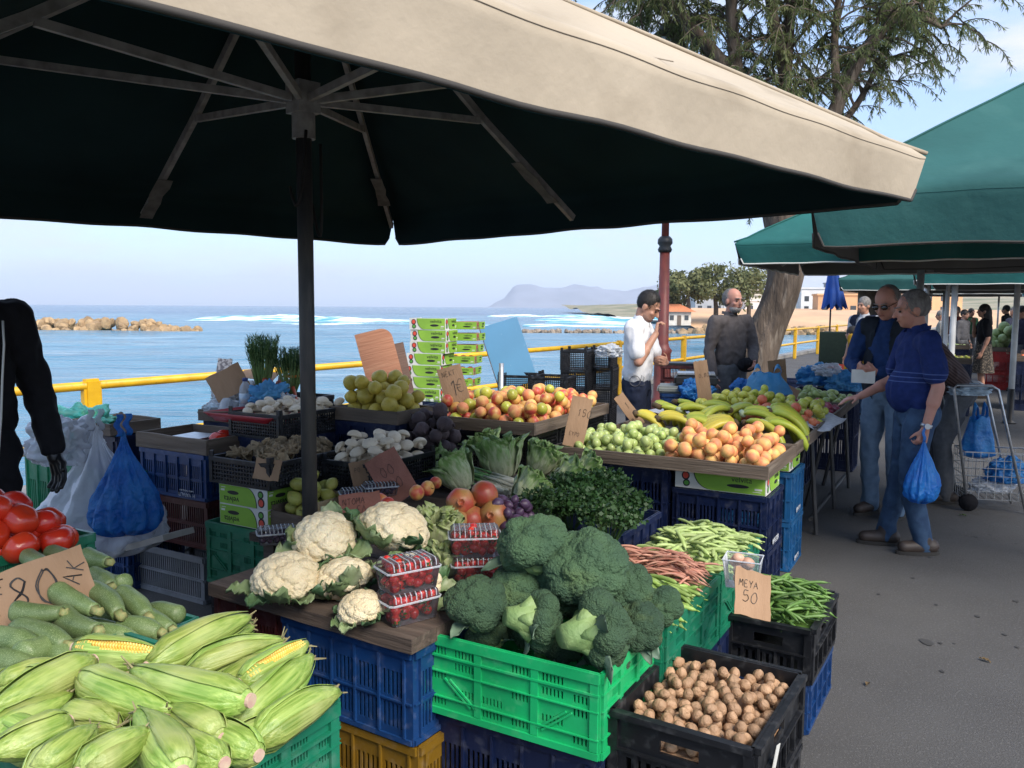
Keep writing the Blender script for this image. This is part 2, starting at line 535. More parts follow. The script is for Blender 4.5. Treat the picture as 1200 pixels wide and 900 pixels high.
m_sand = mat('sand', (0.66, 0.42, 0.24), (0.50, 0.33, 0.20), scale=0.12, rough=0.95, bump=0.3, bs=2)
def coast():
    g = MB()
    def f(a, c):
        x = 32 + 150 * a + 8 * NZ.noise(V((c * 3, a * 4, 1)))
        y = 128 + 4 * NZ.noise(V((a * 6, 2, 0))) - 30 * a * (1 - c) + c * 90
        z = -2.6 + 3.4 * min(1, c * 3.0) + 0.9 * c + 0.25 * NZ.noise(V((x * 0.2, y * 0.2, 3)))
        return (x, y, z)
    g.sheet(f, 60, 24)
    tag(g.build('beach', m_sand, smooth=True), kind='structure')
    # beach hut with an orange tiled roof
    h = empty('beach_hut', (27.2, 139, -0.1), 0.3, 'small beach hut with an orange tiled roof on the far shore', 'hut')
    w = MB(); w.box(-3.6, 3.6, -2.6, 2.6, -1.8, 1.9); w.build('wall', mat('hut_wall', (0.62, 0.58, 0.52), rough=0.9, c2=(0.5, 0.47, 0.42), scale=1), h)
    r = MB(); r.add([(-4.6, -3.6, 1.85), (4.6, -3.6, 1.85), (4.6, 3.6, 1.85), (-4.6, 3.6, 1.85), (-1.6, 0, 3.9), (1.6, 0, 3.9)], [(0, 1, 5, 4), (1, 2, 5), (2, 3, 4, 5), (3, 0, 4), (3, 2, 1, 0)])
    r.build('roof', mat('hut_tiles', (0.62, 0.22, 0.10), (0.45, 0.16, 0.08), scale=3, rough=0.85), h)
    h.scale = (.62, .62, .62)
    d = MB(); d.box(-0.6, 0.6, -2.66, -2.602, -1.8, 0.9); d.build('door', mat('hut_door', (0.12, 0.09, 0.07), rough=0.7), h)
    for x in (-2.2, 2.2):
        d = MB(); d.box(x - 0.6, x + 0.6, -2.66, -2.602, -0.4, 0.9); d.build('window', mat('hut_glass', (0.05, 0.06, 0.07), rough=0.2), h)
    # pale town on the slope behind
    rr = random.Random(21)
    gs = ('white', 'cream', 'sand', 'grey', 'ochre')
    cm = {'white': (0.74, 0.72, 0.70), 'cream': (0.70, 0.62, 0.50), 'sand': (0.62, 0.50, 0.38), 'grey': (0.45, 0.44, 0.44), 'ochre': (0.66, 0.40, 0.22)}
    spots = [(74, 190, 9, 4.5, 'ochre'), (84, 196, 10, 6, 'ochre'), (60, 205, 8, 3.2, 'white'), (70, 232, 9, 5, 'cream'), (86, 236, 9, 7, 'white'), (95, 215, 11, 8, 'sand'), (106, 210, 11, 8.5, 'ochre'), (100, 250, 10, 9, 'grey'), (56, 240, 8, 4.5, 'grey'), (78, 262, 10, 7, 'sand'), (64, 265, 9, 6, 'white'), (112, 240, 12, 11, 'cream')]
    for i, (x, y, w_, h_, c_) in enumerate(spots):
        t = empty('town_house', (x, y, 0.2), rr.uniform(-0.3, 0.3), None, 'house', 'houses behind the beach')
        t['label'] = '%s plastered town house of %s storeys behind the far beach' % (c_, {3: 'one low', 4: 'two', 5: 'two', 6: 'two', 7: 'two', 8: 'three', 9: 'three', 11: 'four'}[int(h_)])
        b = MB(); b.box(-w_ / 2, w_ / 2, -4, 4, -3, h_); b.build('wall', mat('plaster_' + c_, cm[c_], tuple(k * 0.85 for k in cm[c_]), scale=0.4, rough=0.92), t)
        b = MB(); b.box(-w_ / 2 - 0.25, w_ / 2 + 0.25, -4.25, 4.25, h_ + 0.002, h_ + 0.4); b.build('parapet', MAT['plaster_' + c_], t)
        for s in range(max(1, int(h_ / 2.8))):
            for k in range(3):
                b = MB(); xx = -w_ / 2 + w_ * (k + 0.5) / 3
                b.box(xx - 0.6, xx + 0.6, -4.06, -4.002, 0.8 + s * 2.8, 2.2 + s * 2.8); b.build('window', MAT['hut_glass'], t)
coast()

MS = 2.4
def hills():
    def ridge(name, Y, prof, c, seed, depth):
        g = MB()
        xs = [p[0] for p in prof]
        n = 140
        def f(a, c_):
            u = xs[0] + (xs[-1] - xs[0]) * a
            k = max(i for i in range(len(prof) - 1) if prof[i][0] <= u or i == 0)
            t = (u - prof[k][0]) / (prof[k + 1][0] - prof[k][0])
            t = t * t * (3 - 2 * t)
            hgt = prof[k][1] * (1 - t) + prof[k + 1][1] * t
            hgt *= 1 + 0.10 * NZ.fractal(V((u * 0.004, seed, 0)), 1.0, 2.0, 5)
            e_ = 1 - abs(2 * c_ - 1) ** 1.6
            z = hgt * e_ * (1 + 0.22 * NZ.fractal(V((u * 0.006, c_ * 3, seed)), 1.0, 2.0, 4) * (1 - abs(2 * c_ - 1)))
            return (u * MS, (Y + depth * (c_ - 0.5) * 2) * MS, -6 + z * MS)
        g.sheet(f, n, 30)
        tag(g.build(name, mat(name + '_ground', c, tuple(q * 0.7 for q in c), scale=0.004, rough=1), smooth=True), kind='structure')  # both ridge colours are paled and blued, carrying part of the distance haze
    ridge('mountain_headland', 4200, [(-130, 2), (-60, 40), (20, 108), (90, 118), (200, 104), (330, 122), (520, 98), (760, 112), (1000, 128), (1300, 70), (1700, 60), (2300, 140), (3000, 60)], (0.24, 0.26, 0.31), 3, 420)
    ridge('far_mountains', 5200, [(500, 10), (900, 80), (1300, 125), (1800, 110), (2400, 130), (3100, 135), (4200, 80)], (0.26, 0.29, 0.35), 9, 400)
hills()

def town_hill():
    g = MB()
    def f(a, c_):
        x = 40 + 500 * a; y = 260 + 420 * c_
        return (x, y, -3 + 16 * c_ * (0.4 + a) + 2.5 * NZ.noise(V((x * 0.02, y * 0.02, 1))))
    g.sheet(f, 40, 20)
    tag(g.build('hillside_ground', mat('hill_scrub', (0.34, 0.29, 0.20), (0.16, 0.17, 0.10), scale=0.05, rough=1), smooth=True), kind='structure')
town_hill()

# railing along the sea wall
m_yellow = mat('yellow_paint', (0.72, 0.43, 0.015), (0.60, 0.33, 0.012), scale=7, rough=0.42, bump=0.12, bs=60, c4_=(0.42, 0.22, 0.03), s4=24, f4=(0.66, 0.74))
def railing():
    root = empty('railing', (0, 0, 0), 0, 'yellow painted tube railing along the sea wall', 'railing')
    for i, z in enumerate((0.965, 0.5)):
        mb = MB()
        mb.tube([RAIL0 + RAILD * -12 + V((0, 0, z)), RAIL0 + RAILD * 45 + V((0, 0, z))], 0.036, 12)
        mb.build('rail', m_yellow, root, smooth=True)
    pm = MB()
    pm.box(-0.045, 0.045, -0.075, 0.075, 0, 1.02)
    o = obj('post', pm.mesh('post', m_yellow)); bm = bmesh.new(); bm.from_mesh(o.data)
    bmesh.ops.bevel(bm, geom=bm.edges[:] , offset=0.02, segments=2, affect='EDGES'); bm.to_mesh(o.data); bm.free()
    me = o.data; bpy.data.objects.remove(o)
    rz = -math.atan2(RAILD.x, RAILD.y)
    for k in range(-3, 13):
        p = RAIL0 + RAILD * (0.1 + 3.4 * k)
        obj('post', me, root, p, (0, 0, rz))
railing()

# ------------------------------------------------------------------ trees
m_bark = mat('bark', (0.125, 0.095, 0.072), (0.062, 0.046, 0.034), scale=7, rough=0.95, bump=1.0, bs=14, stretch=(1, 1, 0.22), bd=0.06, c4_=(0.21, 0.175, 0.14), s4=16, f4=(0.55, 0.75))
m_leaf = mat('tamarisk_leaf', (0.125, 0.165, 0.06), (0.18, 0.20, 0.075), scale=1.2, rough=0.7, trans=0.5)
m_leaf2 = mat('far_leaf', (0.22, 0.22, 0.09), (0.12, 0.14, 0.055), scale=0.5, rough=0.8, trans=0.3)
def curve_pts(a, b, bend, n=8, seed=0, wob=0.0):
    a, b = V(a), V(b); out = []
    for i in range(n + 1):
        t = i / n
        p = a.lerp(b, t) + V(bend) * math.sin(math.pi * t)
        if wob: p += V((NZ.noise(V((t * 4, seed, 0))), NZ.noise(V((t * 4, seed, 5))), 0)) * wob * math.sin(math.pi * t)
        out.append(p)
    return out
def bark_tube(mb, pts, rad, n=14, rough=0.12, seed=0):
    b = len(mb.v)
    mb.tube(pts, rad, n)
    for i in range(b, len(mb.v)):
        p = V(mb.v[i]); k = min(range(len(pts)), key=lambda q: (pts[q] - p).length_squared)
        d = p - pts[k]
        th = math.atan2(d.y, d.x)
        f = 1 + rough * (NZ.noise(V((math.cos(th) * 2.5, math.sin(th) * 2.5, p.z * 1.1 + seed))) + 0.6 * NZ.noise(V((math.cos(th) * 7, math.sin(th) * 7, p.z * 3 + seed))))
        mb.v[i] = tuple(pts[k] + d * f)

def tamarisk():
    rr = random.Random(4)
    base = V((3.22, 11.0, 0))
    root = empty('tamarisk_tree', base, 0, 'old tamarisk tree with a thick leaning trunk behind the man in the grey shirt', 'tree')
    L = lambda x, y, z: V((x, y, z)) - base
    tr = MB()
    def dense(pts, n):
        out = []
        m = len(pts) - 1
        for i in range(n + 1):
            t = i / n * m; k = min(int(t), m - 1); f = t - k
            p0, p1, p2, p3 = pts[max(k - 1, 0)], pts[k], pts[k + 1], pts[min(k + 2, m)]
            out.append(0.5 * ((2 * p1) + (p2 - p0) * f + (2 * p0 - 5 * p1 + 4 * p2 - p3) * f * f + (3 * p1 - p0 - 3 * p2 + p3) * f ** 3))
        return out
    main = dense([L(3.02, 11, -0.05), L(3.10, 11, 0.35), L(3.22, 11, 0.9), L(3.42, 11, 1.45), L(3.60, 11, 2.0), L(3.60, 11.05, 2.6), L(3.45, 11.1, 3.3)], 40)
    n_ = len(main)
    rad = [0.26 * (1 - t) ** 4 + 0.225 + 0.02 * math.sin(9 * t) for t in [i / (n_ - 1) for i in range(n_)]]
    bark_tube(tr, main, rad, 40, 0.16)
    tr.build('trunk', m_bark, root, smooth=True)
    limbs = []
    def limb(pts, r0, r1, n=16):
        pts = dense([L(*p) for p in pts], n)
        mb = MB(); rd = [r0 + (r1 - r0) * i / n for i in range(n + 1)]
        bark_tube(mb, pts, rd, 14, 0.12, rr.random() * 9)
        mb.build('limb', m_bark, root, smooth=True); limbs.append((pts, r1)); return pts
    limb([(3.45, 11.1, 3.1), (3.2, 11.1, 3.6), (2.95, 11.1, 4.4), (2.8, 11.1, 5.6), (2.7, 11, 7.2)], 0.15, 0.04)
    limb([(3.5, 11.1, 3.0), (3.55, 11.2, 3.8), (3.58, 11.2, 4.7), (3.62, 11.2, 5.9), (3.7, 11.3, 7.4)], 0.12, 0.035)
    limb([(3.55, 11.05, 2.7), (3.95, 11.0, 3.6), (4.3, 11.0, 4.5), (4.7, 11.0, 5.15), (5.15, 11, 5.35), (5.55, 11.1, 5.25)], 0.13, 0.02)
    limb([(4.2, 11.0, 4.3), (4.2, 11.2, 5.2), (4.35, 11.3, 6.2), (4.6, 11.3, 7.0)], 0.06, 0.02)
    limb([(2.9, 11.1, 4.6), (2.3, 11.2, 5.3), (1.7, 11.2, 5.9), (1.2, 11.1, 6.3)], 0.10, 0.03)
    limb([(3.2, 11.1, 3.7), (2.6, 11.6, 4.7), (2.2, 12, 5.5), (1.9, 12.1, 6.6)], 0.09, 0.03)
    limb([(3.58, 11.2, 4.6), (3.2, 10.8, 5.6), (3.05, 10.6, 6.6), (2.9, 10.4, 7.4)], 0.08, 0.03)
    limb([(3.95, 11.0, 3.7), (4.5, 11.4, 4.2), (4.9, 11.6, 4.8), (5.2, 11.7, 5.6), (5.4, 11.8, 6.4)], 0.05, 0.025)
    # drooping feathery sprays
    cr = MB(); tw = MB()
    def spray(p, d, ln):
        q = [p.copy()]; d = d.copy()
        k = 7
        for i in range(k):
            d = (d + V((0, 0, -0.20))).normalized(); q.append(q[-1] + d * ln / k)
        tw.tube(q, [0.0095 - 0.006 * i / k for i in range(k + 1)], 3, cap=False)
        for i in range(1, k + 1):
            for _ in range(9):
                a = q[i - 1].lerp(q[i], rr.random())
                sd = (V((rr.gauss(0, 1), rr.gauss(0, 1), rr.gauss(-0.5, 0.8))) + d * 1.1).normalized()
                l = rr.uniform(0.04, 0.10)
                w = sd.cross(V((rr.gauss(0, 1), rr.gauss(0, 1), rr.gauss(0, 1)))).normalized() * rr.uniform(0.004, 0.008)
                e_ = a + sd * l + V((0, 0, -0.02))
                m_ = a.lerp(e_, 0.5)
                cr.add([a, m_ + w, e_, m_ - w], [(0, 1, 2, 3)])
    def bough(pts, n, lo, spread, ln):
        for _ in range(n):
            t = rr.uniform(lo, 1) * (len(pts) - 1); k = min(int(t), len(pts) - 2)
            p = pts[k].lerp(pts[k + 1], t - k)
            dirv = V((rr.gauss(0, 1), rr.gauss(0, 1), rr.gauss(0.3, 0.6))).normalized()
            m_ = p + dirv * rr.uniform(0.25, spread)
            bp = curve_pts(p, m_, (0, 0, 0.12), 4)
            tw.tube(bp, [0.02, 0.017, 0.014, 0.012, 0.010], 4, cap=False)
            for j in range(4):
                s = bp[rr.choice((2, 3, 4))]
                dd = (dirv * 0.7 + V((rr.gauss(0, 0.7), rr.gauss(0, 0.7), rr.gauss(0.1, 0.5)))).normalized()
                spray(s, dd, rr.uniform(0.35, ln))
    dens = [62, 60, 44, 34, 58, 46, 42, 26]
    for (pts, r1), n in zip(limbs, dens):
        bough(pts, n, 0.30, 0.85, 0.62)
    # two loose hanging clumps at the outer right side
    for c in ():
        for _ in range(5):
            p = L(c[0] + rr.gauss(0, 0.22), c[1] + rr.gauss(0, 0.3), c[2] + rr.gauss(0, 0.2))
            spray(p, V((rr.gauss(0, 0.6), rr.gauss(0, 0.6), -0.4)).normalized(), rr.uniform(0.3, 0.6))
    cb = cr.build('crown', m_leaf, root)
    tb = tw.build('twigs', m_bark, root); tag(tb, kind='stuff')

def bushy_tree(name, base, h, w, label, seed, lm, n=900, leaf=0.35, group=None):
    rr = random.Random(seed)
    root = empty(name, base, 0, label, 'tree', group)
    t = MB(); bark_tube(t, curve_pts((0, 0, -0.5), (rr.uniform(-.2, .2) * w * .2, 0, h * 0.55), (w * 0.03, 0, 0), 6), [w * 0.05 * (1 - 0.07 * i) for i in range(7)], 8); t.build('trunk', m_bark, root, smooth=True)
    lobes = [(V((rr.uniform(-0.42, 0.42) * w, rr.uniform(-0.3, 0.3) * w, h * rr.uniform(0.45, 0.85))), w * rr.uniform(0.16, 0.30)) for _ in range(11)]
    c = MB()
    for i in range(n):
        ce, r = rr.choice(lobes)
        d = V((rr.gauss(0, 1), rr.gauss(0, 1), rr.gauss(0.15, 0.9))).normalized()
        p = ce + d * r * rr.uniform(0.65, 1.05)
        a = V((rr.gauss(0, 1), rr.gauss(0, 1), rr.gauss(0, 1))).normalized(); b = a.cross(d + V((0.1, 0.2, 0))).normalized()
        s = leaf * rr.uniform(0.6, 1.3)
        c.add([p - a * s, p + b * s * 0.6, p + a * s, p - b * s * 0.6], [(0, 1, 2, 3)])
    c.build('crown', lm, root)
tamarisk()
for i, (x, y, h, w, lb) in enumerate([(29.5, 140, 8.2, 9, 'rounded olive green tree beside the beach hut'), (34.5, 141, 9.6, 10, 'tallest olive green tree of the grove on the far shore'),
        (39.5, 139, 8.6, 9, 'olive green tree at the right end of the shore grove'), (26.0, 143, 6.0, 6, 'small olive green tree half hidden by the hut roof')]):
    bushy_tree('shore_tree', (x, y, -0.6), h, w, lb, 30 + i, m_leaf2, 2300, 0.34, 'trees on the far shore')

# ------------------------------------------------------------------ lamp post
def lamp_post():
    m_red = mat('lamp_red', (0.20, 0.045, 0.035), (0.14, 0.035, 0.03), scale=9, rough=0.5, bump=0.1)
    m_blk = mat('lamp_black', (0.02, 0.022, 0.024), rough=0.45)
    p = PD(777, 400, 12.2); p.z = 0
    root = empty('lamp_post', p, 0, 'dark red lamp post with black collar rising behind the man in the white t-shirt', 'lamp post')
    b = MB(); b.lathe([(0, 0), (0.17, 0), (0.17, 0.25), (0.13, 0.3), (0.12, 0.95), (0.14, 1.0), (0.10, 1.05), (0.085, 1.1), (0.072, 2.45), (0, 2.45)], 20); b.build('lower_shaft', m_red, root, smooth=True)
    b = MB(); b.lathe([(0, 2.43), (0.09, 2.43), (0.105, 2.47), (0.08, 2.52), (0.11, 2.56), (0.105, 2.62), (0.07, 2.66), (0, 2.66)], 20); b.build('collar', m_blk, root, smooth=True)
    b = MB(); b.lathe([(0, 2.65), (0.055, 2.65), (0.045, 5.0), (0, 5.0)], 16); b.build('upper_shaft', m_red, root, smooth=True)
    b = MB(); b.lathe([(0, 4.98), (0.07, 4.98), (0.16, 5.08), (0.19, 5.45), (0, 5.45)], 6); b.build('lantern_glass', clear_plastic('lantern_glass', amount=0.5), root)
    b = MB(); b.lathe([(0, 5.44), (0.25, 5.44), (0.24, 5.5), (0.16, 5.56), (0.15, 5.62), (0.05, 5.68), (0, 5.7)], 12); b.build('lantern_cap', m_blk, root, smooth=True)
lamp_post()

# ------------------------------------------------------------------ market umbrellas
def cloth_mat(name, c, c2, scale=1.4, rough=0.85, bump=0.25, dirt=None, trans=None):
    return mat(name, c, c2, scale=scale, rough=rough, bump=bump, bs=9, bd=0.03, c4_=dirt, s4=3.0, f4=(0.56, 0.80), spec=0.25, trans=trans)
m_cream = cloth_mat('canopy_cream', (0.44, 0.375, 0.285), (0.36, 0.305, 0.23), dirt=(0.29, 0.24, 0.175))
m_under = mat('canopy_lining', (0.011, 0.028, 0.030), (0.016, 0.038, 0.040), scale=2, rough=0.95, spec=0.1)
m_teal = cloth_mat('canopy_teal', (0.028, 0.108, 0.102), (0.020, 0.080, 0.077), dirt=(0.042, 0.13, 0.12))
m_teal2 = cloth_mat('canopy_green', (0.02, 0.125, 0.115), (0.015, 0.09, 0.085), dirt=(0.035, 0.15, 0.14))
m_grey_under = mat('canopy_grey_lining', (0.13, 0.125, 0.115), (0.17, 0.165, 0.15), scale=2, rough=0.95, spec=0.1)
m_steel = mat('dark_steel', (0.05, 0.052, 0.056), (0.09, 0.085, 0.08), scale=30, rough=0.5, metal=0.6, bump=0.1, stretch=(1, 1, 0.2))
m_rib = mat('rib_metal', (0.36, 0.345, 0.33), (0.22, 0.21, 0.20), scale=20, rough=0.55, metal=0.2)
m_galv = mat('galvanised', (0.55, 0.56, 0.57), (0.42, 0.43, 0.44), scale=30, rough=0.35, metal=0.8)
m_piping = mat('white_piping', (0.62, 0.62, 0.58), rough=0.7)
m_rope = mat('black_cord', (0.012, 0.012, 0.013), rough=0.8)
m_stitch = mat('seam_thread', (0.30, 0.25, 0.19), rough=0.9)
m_dpipe = mat('dark_piping', (0.05, 0.045, 0.04), rough=0.8)

def umbrella(name, label, c, S, zc, za, vh, ang, m_top, m_in, m_pipe, full=True, seed=0, sag=0.10, mP=None, pole_top=None):
    """square market umbrella: c centre on the ground, S side, zc eave height, za apex height, vh valance height"""
    root = empty(name, (c[0], c[1], 0), ang, label, 'umbrella')
    hs = S / 2
    rise = za - zc
    cn = [V((hs, -hs, zc)), V((hs, hs, zc)), V((-hs, hs, zc)), V((-hs, -hs, zc))]
    ap = V((0, 0, za))
    def roof(k, off):
        a, b = cn[k], cn[(k + 1) % 4]
        out = ((a + b) / 2); out.z = 0; out.normalize()
        def f(s, t):
            e_ = a.lerp(b, s)
            p = ap.lerp(e_, t)
            mid = math.sin(math.pi * s)
            # cloth hangs between the hips, with soft wrinkles
            p.z -= sag * mid * math.sin(math.pi * min(1, t)) * (0.5 + t * 0.6)
            p += out * (-0.012 * mid * t * t)
            p.z += 0.006 * (abs(NZ.noise(V((s * 9 + k * 5, t * 3.0 + seed, 1)))) - .25) * min(1, 4 * (1 - t) + .15) - 0.010 * math.exp(-((t - .93) / .02) ** 2)
            p.z += 0.010 * NZ.noise(V((s * 3 + k * 9, t * 4, seed))) * t * (1.3 - t)
            p.z += 0.003 * math.sin(s * 40 + k) * t ** 6 * mid
            return p - V((0, 0, off))
        return f
    for k in range(4):
        a, b = cn[k], cn[(k + 1) % 4]
        outv = ((a + b) / 2); outv.z = 0; outv.normalize()
        f = roof(k, 0.0)
        def shell(off_in, k=k, a=a, b=b, outv=outv):
            ff = roof(k, 0)
            def h(s, t):
                if t <= 0.82:
                    p = ff(s, t / 0.82)
                else:
                    q = (t - 0.82) / 0.18
                    p = ff(s, 1.0)
                    side = abs(2 * s - 1)
                    cut = max(0.0, (side - 0.94) / 0.06)
                    drop = vh * q * (1 - 0.25 * cut * cut) * (1 + 0.03 * NZ.noise(V((s * 7, k, seed + 3))))
                    tv_ = (b - a).normalized()
                    p = p + tv_ * (0.05 * q * cut * (1 if s < .5 else -1)) + V((0, 0, -drop)) - outv * (0.03 * q * math.sin(s * 23 + seed) * 0.12 + 0.02 * q)
                return p - (outv * 0.4 + V((0, 0, 1))) * off_in
            return h
        mb = MB(); mb.sheet(shell(0.0), 44, 30)
        o = mb.build('canopy_panel', m_top, root, smooth=True)
        mb = MB(); mb.sheet(shell(0.007), 44, 30)
        mb.build('lining', m_in, o, smooth=True)
        # seam of piping along the valance edge and the hip
        h = shell(-0.001)
        mb = MB(); mb.tube([h(i / 40, 1.0) for i in range(41)], 0.007, 5); mb.build('piping', m_pipe, o, smooth=True)
        mb = MB(); mb.tube([h(0.0, 0.82 * i / 16) + V((0, 0, 0.003)) for i in range(17)], 0.008, 5); mb.build('hip_seam', m_top, o, smooth=True)
        for tq, rq_ in ((.845, .0014),):
            mb = MB(); hh = shell(-0.002); mb.tube([hh(i / 60, tq) for i in range(61)], rq_, 5); mb.build('hem_stitching', m_stitch if m_top is m_cream else m_top, o, smooth=True)
        for sq in (.5,):
            mb = MB(); hh = shell(-0.0015); mb.tube([hh(.5 + (sq - .5) * max(.02, 1), .1 + .72 * i / 24) for i in range(25)], .0016, 5); mb.build('panel_seam', m_stitch if m_top is m_cream else m_top, o, smooth=True)
    zr = zc - 0.01
    zp = pole_top or za - 0.05
    pr = MB(); pr.lathe([(0, 0.0), (0.029, 0.0), (0.029, zp), (0, zp)], 18); pr.build('pole', mP or m_steel, root, smooth=True)
    if full:
        zh = zc + rise * 0.33 - 0.12          # runner
        hb = MB(); hb.box(-0.045, 0.045, -0.045, 0.045, zh - 0.05, zh + 0.06); hb.lathe([(0, zh - 0.14), (0.042, zh - 0.14), (0.042, zh - 0.05), (0, zh - 0.05)], 14); hb.build('runner', m_rib, root)
        tops = [cn[0], cn[1], cn[2], cn[3], (cn[0] + cn[1]) / 2, (cn[1] + cn[2]) / 2, (cn[2] + cn[3]) / 2, (cn[3] + cn[0]) / 2]
        for i, e_ in enumerate(tops):
            d = V((e_.x, e_.y, 0)).normalized()
            n = V((-d.y, d.x, 0))
            def bar(p, q, w, h_, nm, mm):
                b = MB()
                t = (q - p).normalized(); up = t.cross(n).normalized()
                vs_ = [p + n * sx * w + up * sy * h_ for sx, sy in ((-1, -1), (1, -1), (1, 1), (-1, 1))] + [q + n * sx * w + up * sy * h_ for sx, sy in ((-1, -1), (1, -1), (1, 1), (-1, 1))]
                b.add(vs_, [(3, 2, 1, 0), (4, 5, 6, 7), (0, 1, 5, 4), (1, 2, 6, 5), (2, 3, 7, 6), (3, 0, 4, 7)])
                b.build(nm, mm, root)
            sg = 0.03 if i < 4 else sag * 0.95
            a0 = V((0, 0, za - 0.06)) + d * 0.04
            e2 = V((e_.x * 0.97, e_.y * 0.97, e_.z - sg - 0.03))
            md = a0.lerp(e2, 0.56)
            if i >= 4: md.z -= sag * 0.5; e2 = e2 - d * 0.06
            bar(a0, md, 0.011, 0.016, 'rib', m_rib); bar(md, e2, 0.011, 0.016, 'rib', m_rib)
            bar(V((0, 0, zh)) + d * 0.05, a0.lerp(md, 0.98) - V((0, 0, 0.02)), 0.010, 0.014, 'strut', m_rib)
            # worn patch where the rib pushes the cloth
            if i in (1, 2, 4, 5, 6):
                q = md.lerp(e2, 0.55 if i != 5 else 0.75); t = (e2 - md).normalized()
                b = MB(); rr = random.Random(i)
                def f(s, t_):
                    return q + t * (s - 0.5) * 0.3 + n * (t_ - 0.5) * (0.05 + 0.03 * rr.random()) - V((0, 0, 0.03))
                b.sheet(f, 5, 2, th=0.002); b.build('patch', mat('worn_patch', (0.16, 0.15, 0.135), (0.10, 0.095, 0.085), scale=20, rough=0.9), root)
    return root

cream = umbrella('market_umbrella', 'large cream square umbrella with dark lining over the vegetable stall', (-0.766, 3.10), 3.23, 2.187, 3.10, 0.175, R(45), m_cream, m_under, m_dpipe, seed=1)
def cord(root, pts, r=0.006):
    mb = MB(); mb.tube(pts, r, 6); mb.build('cord', m_rope, root, smooth=True)
def arc(a, b, drop, n=14, out=(0, 0, 0)):
    return [V(a).lerp(V(b), i / n) + V((0, 0, -drop)) * math.sin(math.pi * i / n) + V(out) * math.sin(math.pi * i / n) for i in range(n + 1)]
cord(cream, arc((0.07, 0, 2.22), (0.05, 0.03, 2.0), 0.22, out=(-0.01, -0.04, 0)))
cord(cream, arc((-0.02, -0.05, 2.25), (-0.06, 0.0, 2.05), 0.16, out=(-0.03, -0.05, 0)))
LB = V((1.62, 4.60))
def ctr(Lc, S, a=A30):
    x = V((math.cos(a), -math.sin(a))); y = V((math.sin(a), math.cos(a)))
    return Lc + (x + y) * S / 2
umbrella('market_umbrella', 'teal square umbrella with deep valance reaching in at the picture edge', ctr(LB, 3.0), 3.0, 2.26, 3.28, 0.30, -A30, m_teal, m_grey_under, m_dpipe, seed=2, sag=0.12, mP=m_galv)
umbrella('market_umbrella', 'dark green square umbrella with white piping in front of the tree', ctr(V((1.75, 6.6)), 2.5), 2.5, 2.14, 2.86, 0.17, -A30, m_teal2, m_grey_under, m_piping, seed=3, sag=0.10, mP=m_galv)
umbrella('market_umbrella', 'brown lined umbrella low over the far end of the aisle', (7.1, 10.6), 3.4, 2.12, 2.8, 0.2, -A30, m_teal2, m_grey_under, m_piping, seed=4, full=False, mP=m_galv)
umbrella('market_umbrella', 'green umbrella with pale edge seen beyond the two white poles', (7.9, 15.2), 3.2, 2.15, 2.9, 0.2, -A30, m_teal, m_grey_under, m_piping, seed=5, full=False, mP=m_galv)
umbrella('market_umbrella', 'farthest green umbrella above the crowd of shoppers', (13.2, 21.0), 4.6, 2.2, 3.0, 0.2, -A30, m_teal2, m_grey_under, m_piping, seed=6, full=False, mP=m_galv)
umbrella('market_umbrella', 'dark green umbrella over the stall behind the woman in black', (12.0, 15.5), 4.2, 2.12, 2.9, 0.2, -A30, m_teal2, m_grey_under, m_piping, seed=7, full=False, mP=m_galv)
umbrella('market_umbrella', 'grey green umbrella at the end of the promenade', (15.8, 27.0), 5.0, 2.3, 3.1, 0.2, -A30, m_teal2, m_grey_under, m_piping, seed=8, full=False, mP=m_galv)

def parasol():
    p = PD(1024, 400, 16.5); p.z = 0
    p = PD(972, 400, 17.0); p.z = 0
    root = empty('closed_parasol', p, 0, 'folded bright blue parasol on a thin pole by the railing', 'parasol')
    b = MB(); b.lathe([(0, 0), (0.018, 0), (0.018, 2.6), (0, 2.6)], 8); b.build('pole', m_steel, root, smooth=True)
    b = MB(); n = 20
    def f(a, t):
        th = a * 2 * math.pi
        r = (0.03 + 0.19 * t ** 0.8) * (1 + 0.22 * math.sin(th * 8) * t)
        return (r * math.cos(th) + 0.08 * t, r * math.sin(th), 2.62 - 0.95 * t - 0.06 * math.sin(th * 8) * t)
    b.sheet(f, 64, 10); b.build('canopy', mat('parasol_blue', (0.015, 0.09, 0.42), (0.01, 0.06, 0.30), scale=4, rough=0.7), root, smooth=True)
parasol()

def bare_pole(u, vb, Y, h, r, label):
    p = PD(u, vb, Y); p.z = 0
    root = empty('tent_pole', p, 0, label, 'pole', 'white tent poles along the aisle')
    b = MB(); b.lathe([(0, 0), (r, 0), (r, h), (0, h)], 12); b.build('shaft', mat('white_pole', (0.62, 0.62, 0.60), (0.5, 0.5, 0.48), scale=6, rough=0.45), root, smooth=True)
    b = MB(); b.lathe([(0, 0), (r * 2.2, 0), (r * 2.2, 0.03), (r * 1.15, 0.05), (r * 1.15, 0.5), (0, 0.5)], 12); b.build('foot', m_steel, root, smooth=True)
bare_pole(1108, 400, 10.6, 2.13, 0.025, 'thinner of two white tent poles standing close together')
bare_pole(1116, 400, 10.0, 2.13, 0.035, 'thicker of two white tent poles standing close together')
bare_pole(1189, 400, 11.8, 2.13, 0.04, 'single white tent pole with dark foot near the red crate')
bare_pole(1083, 400, 12.0, 2.13, 0.04, 'grey tent pole half hidden behind the man in the polo shirt')

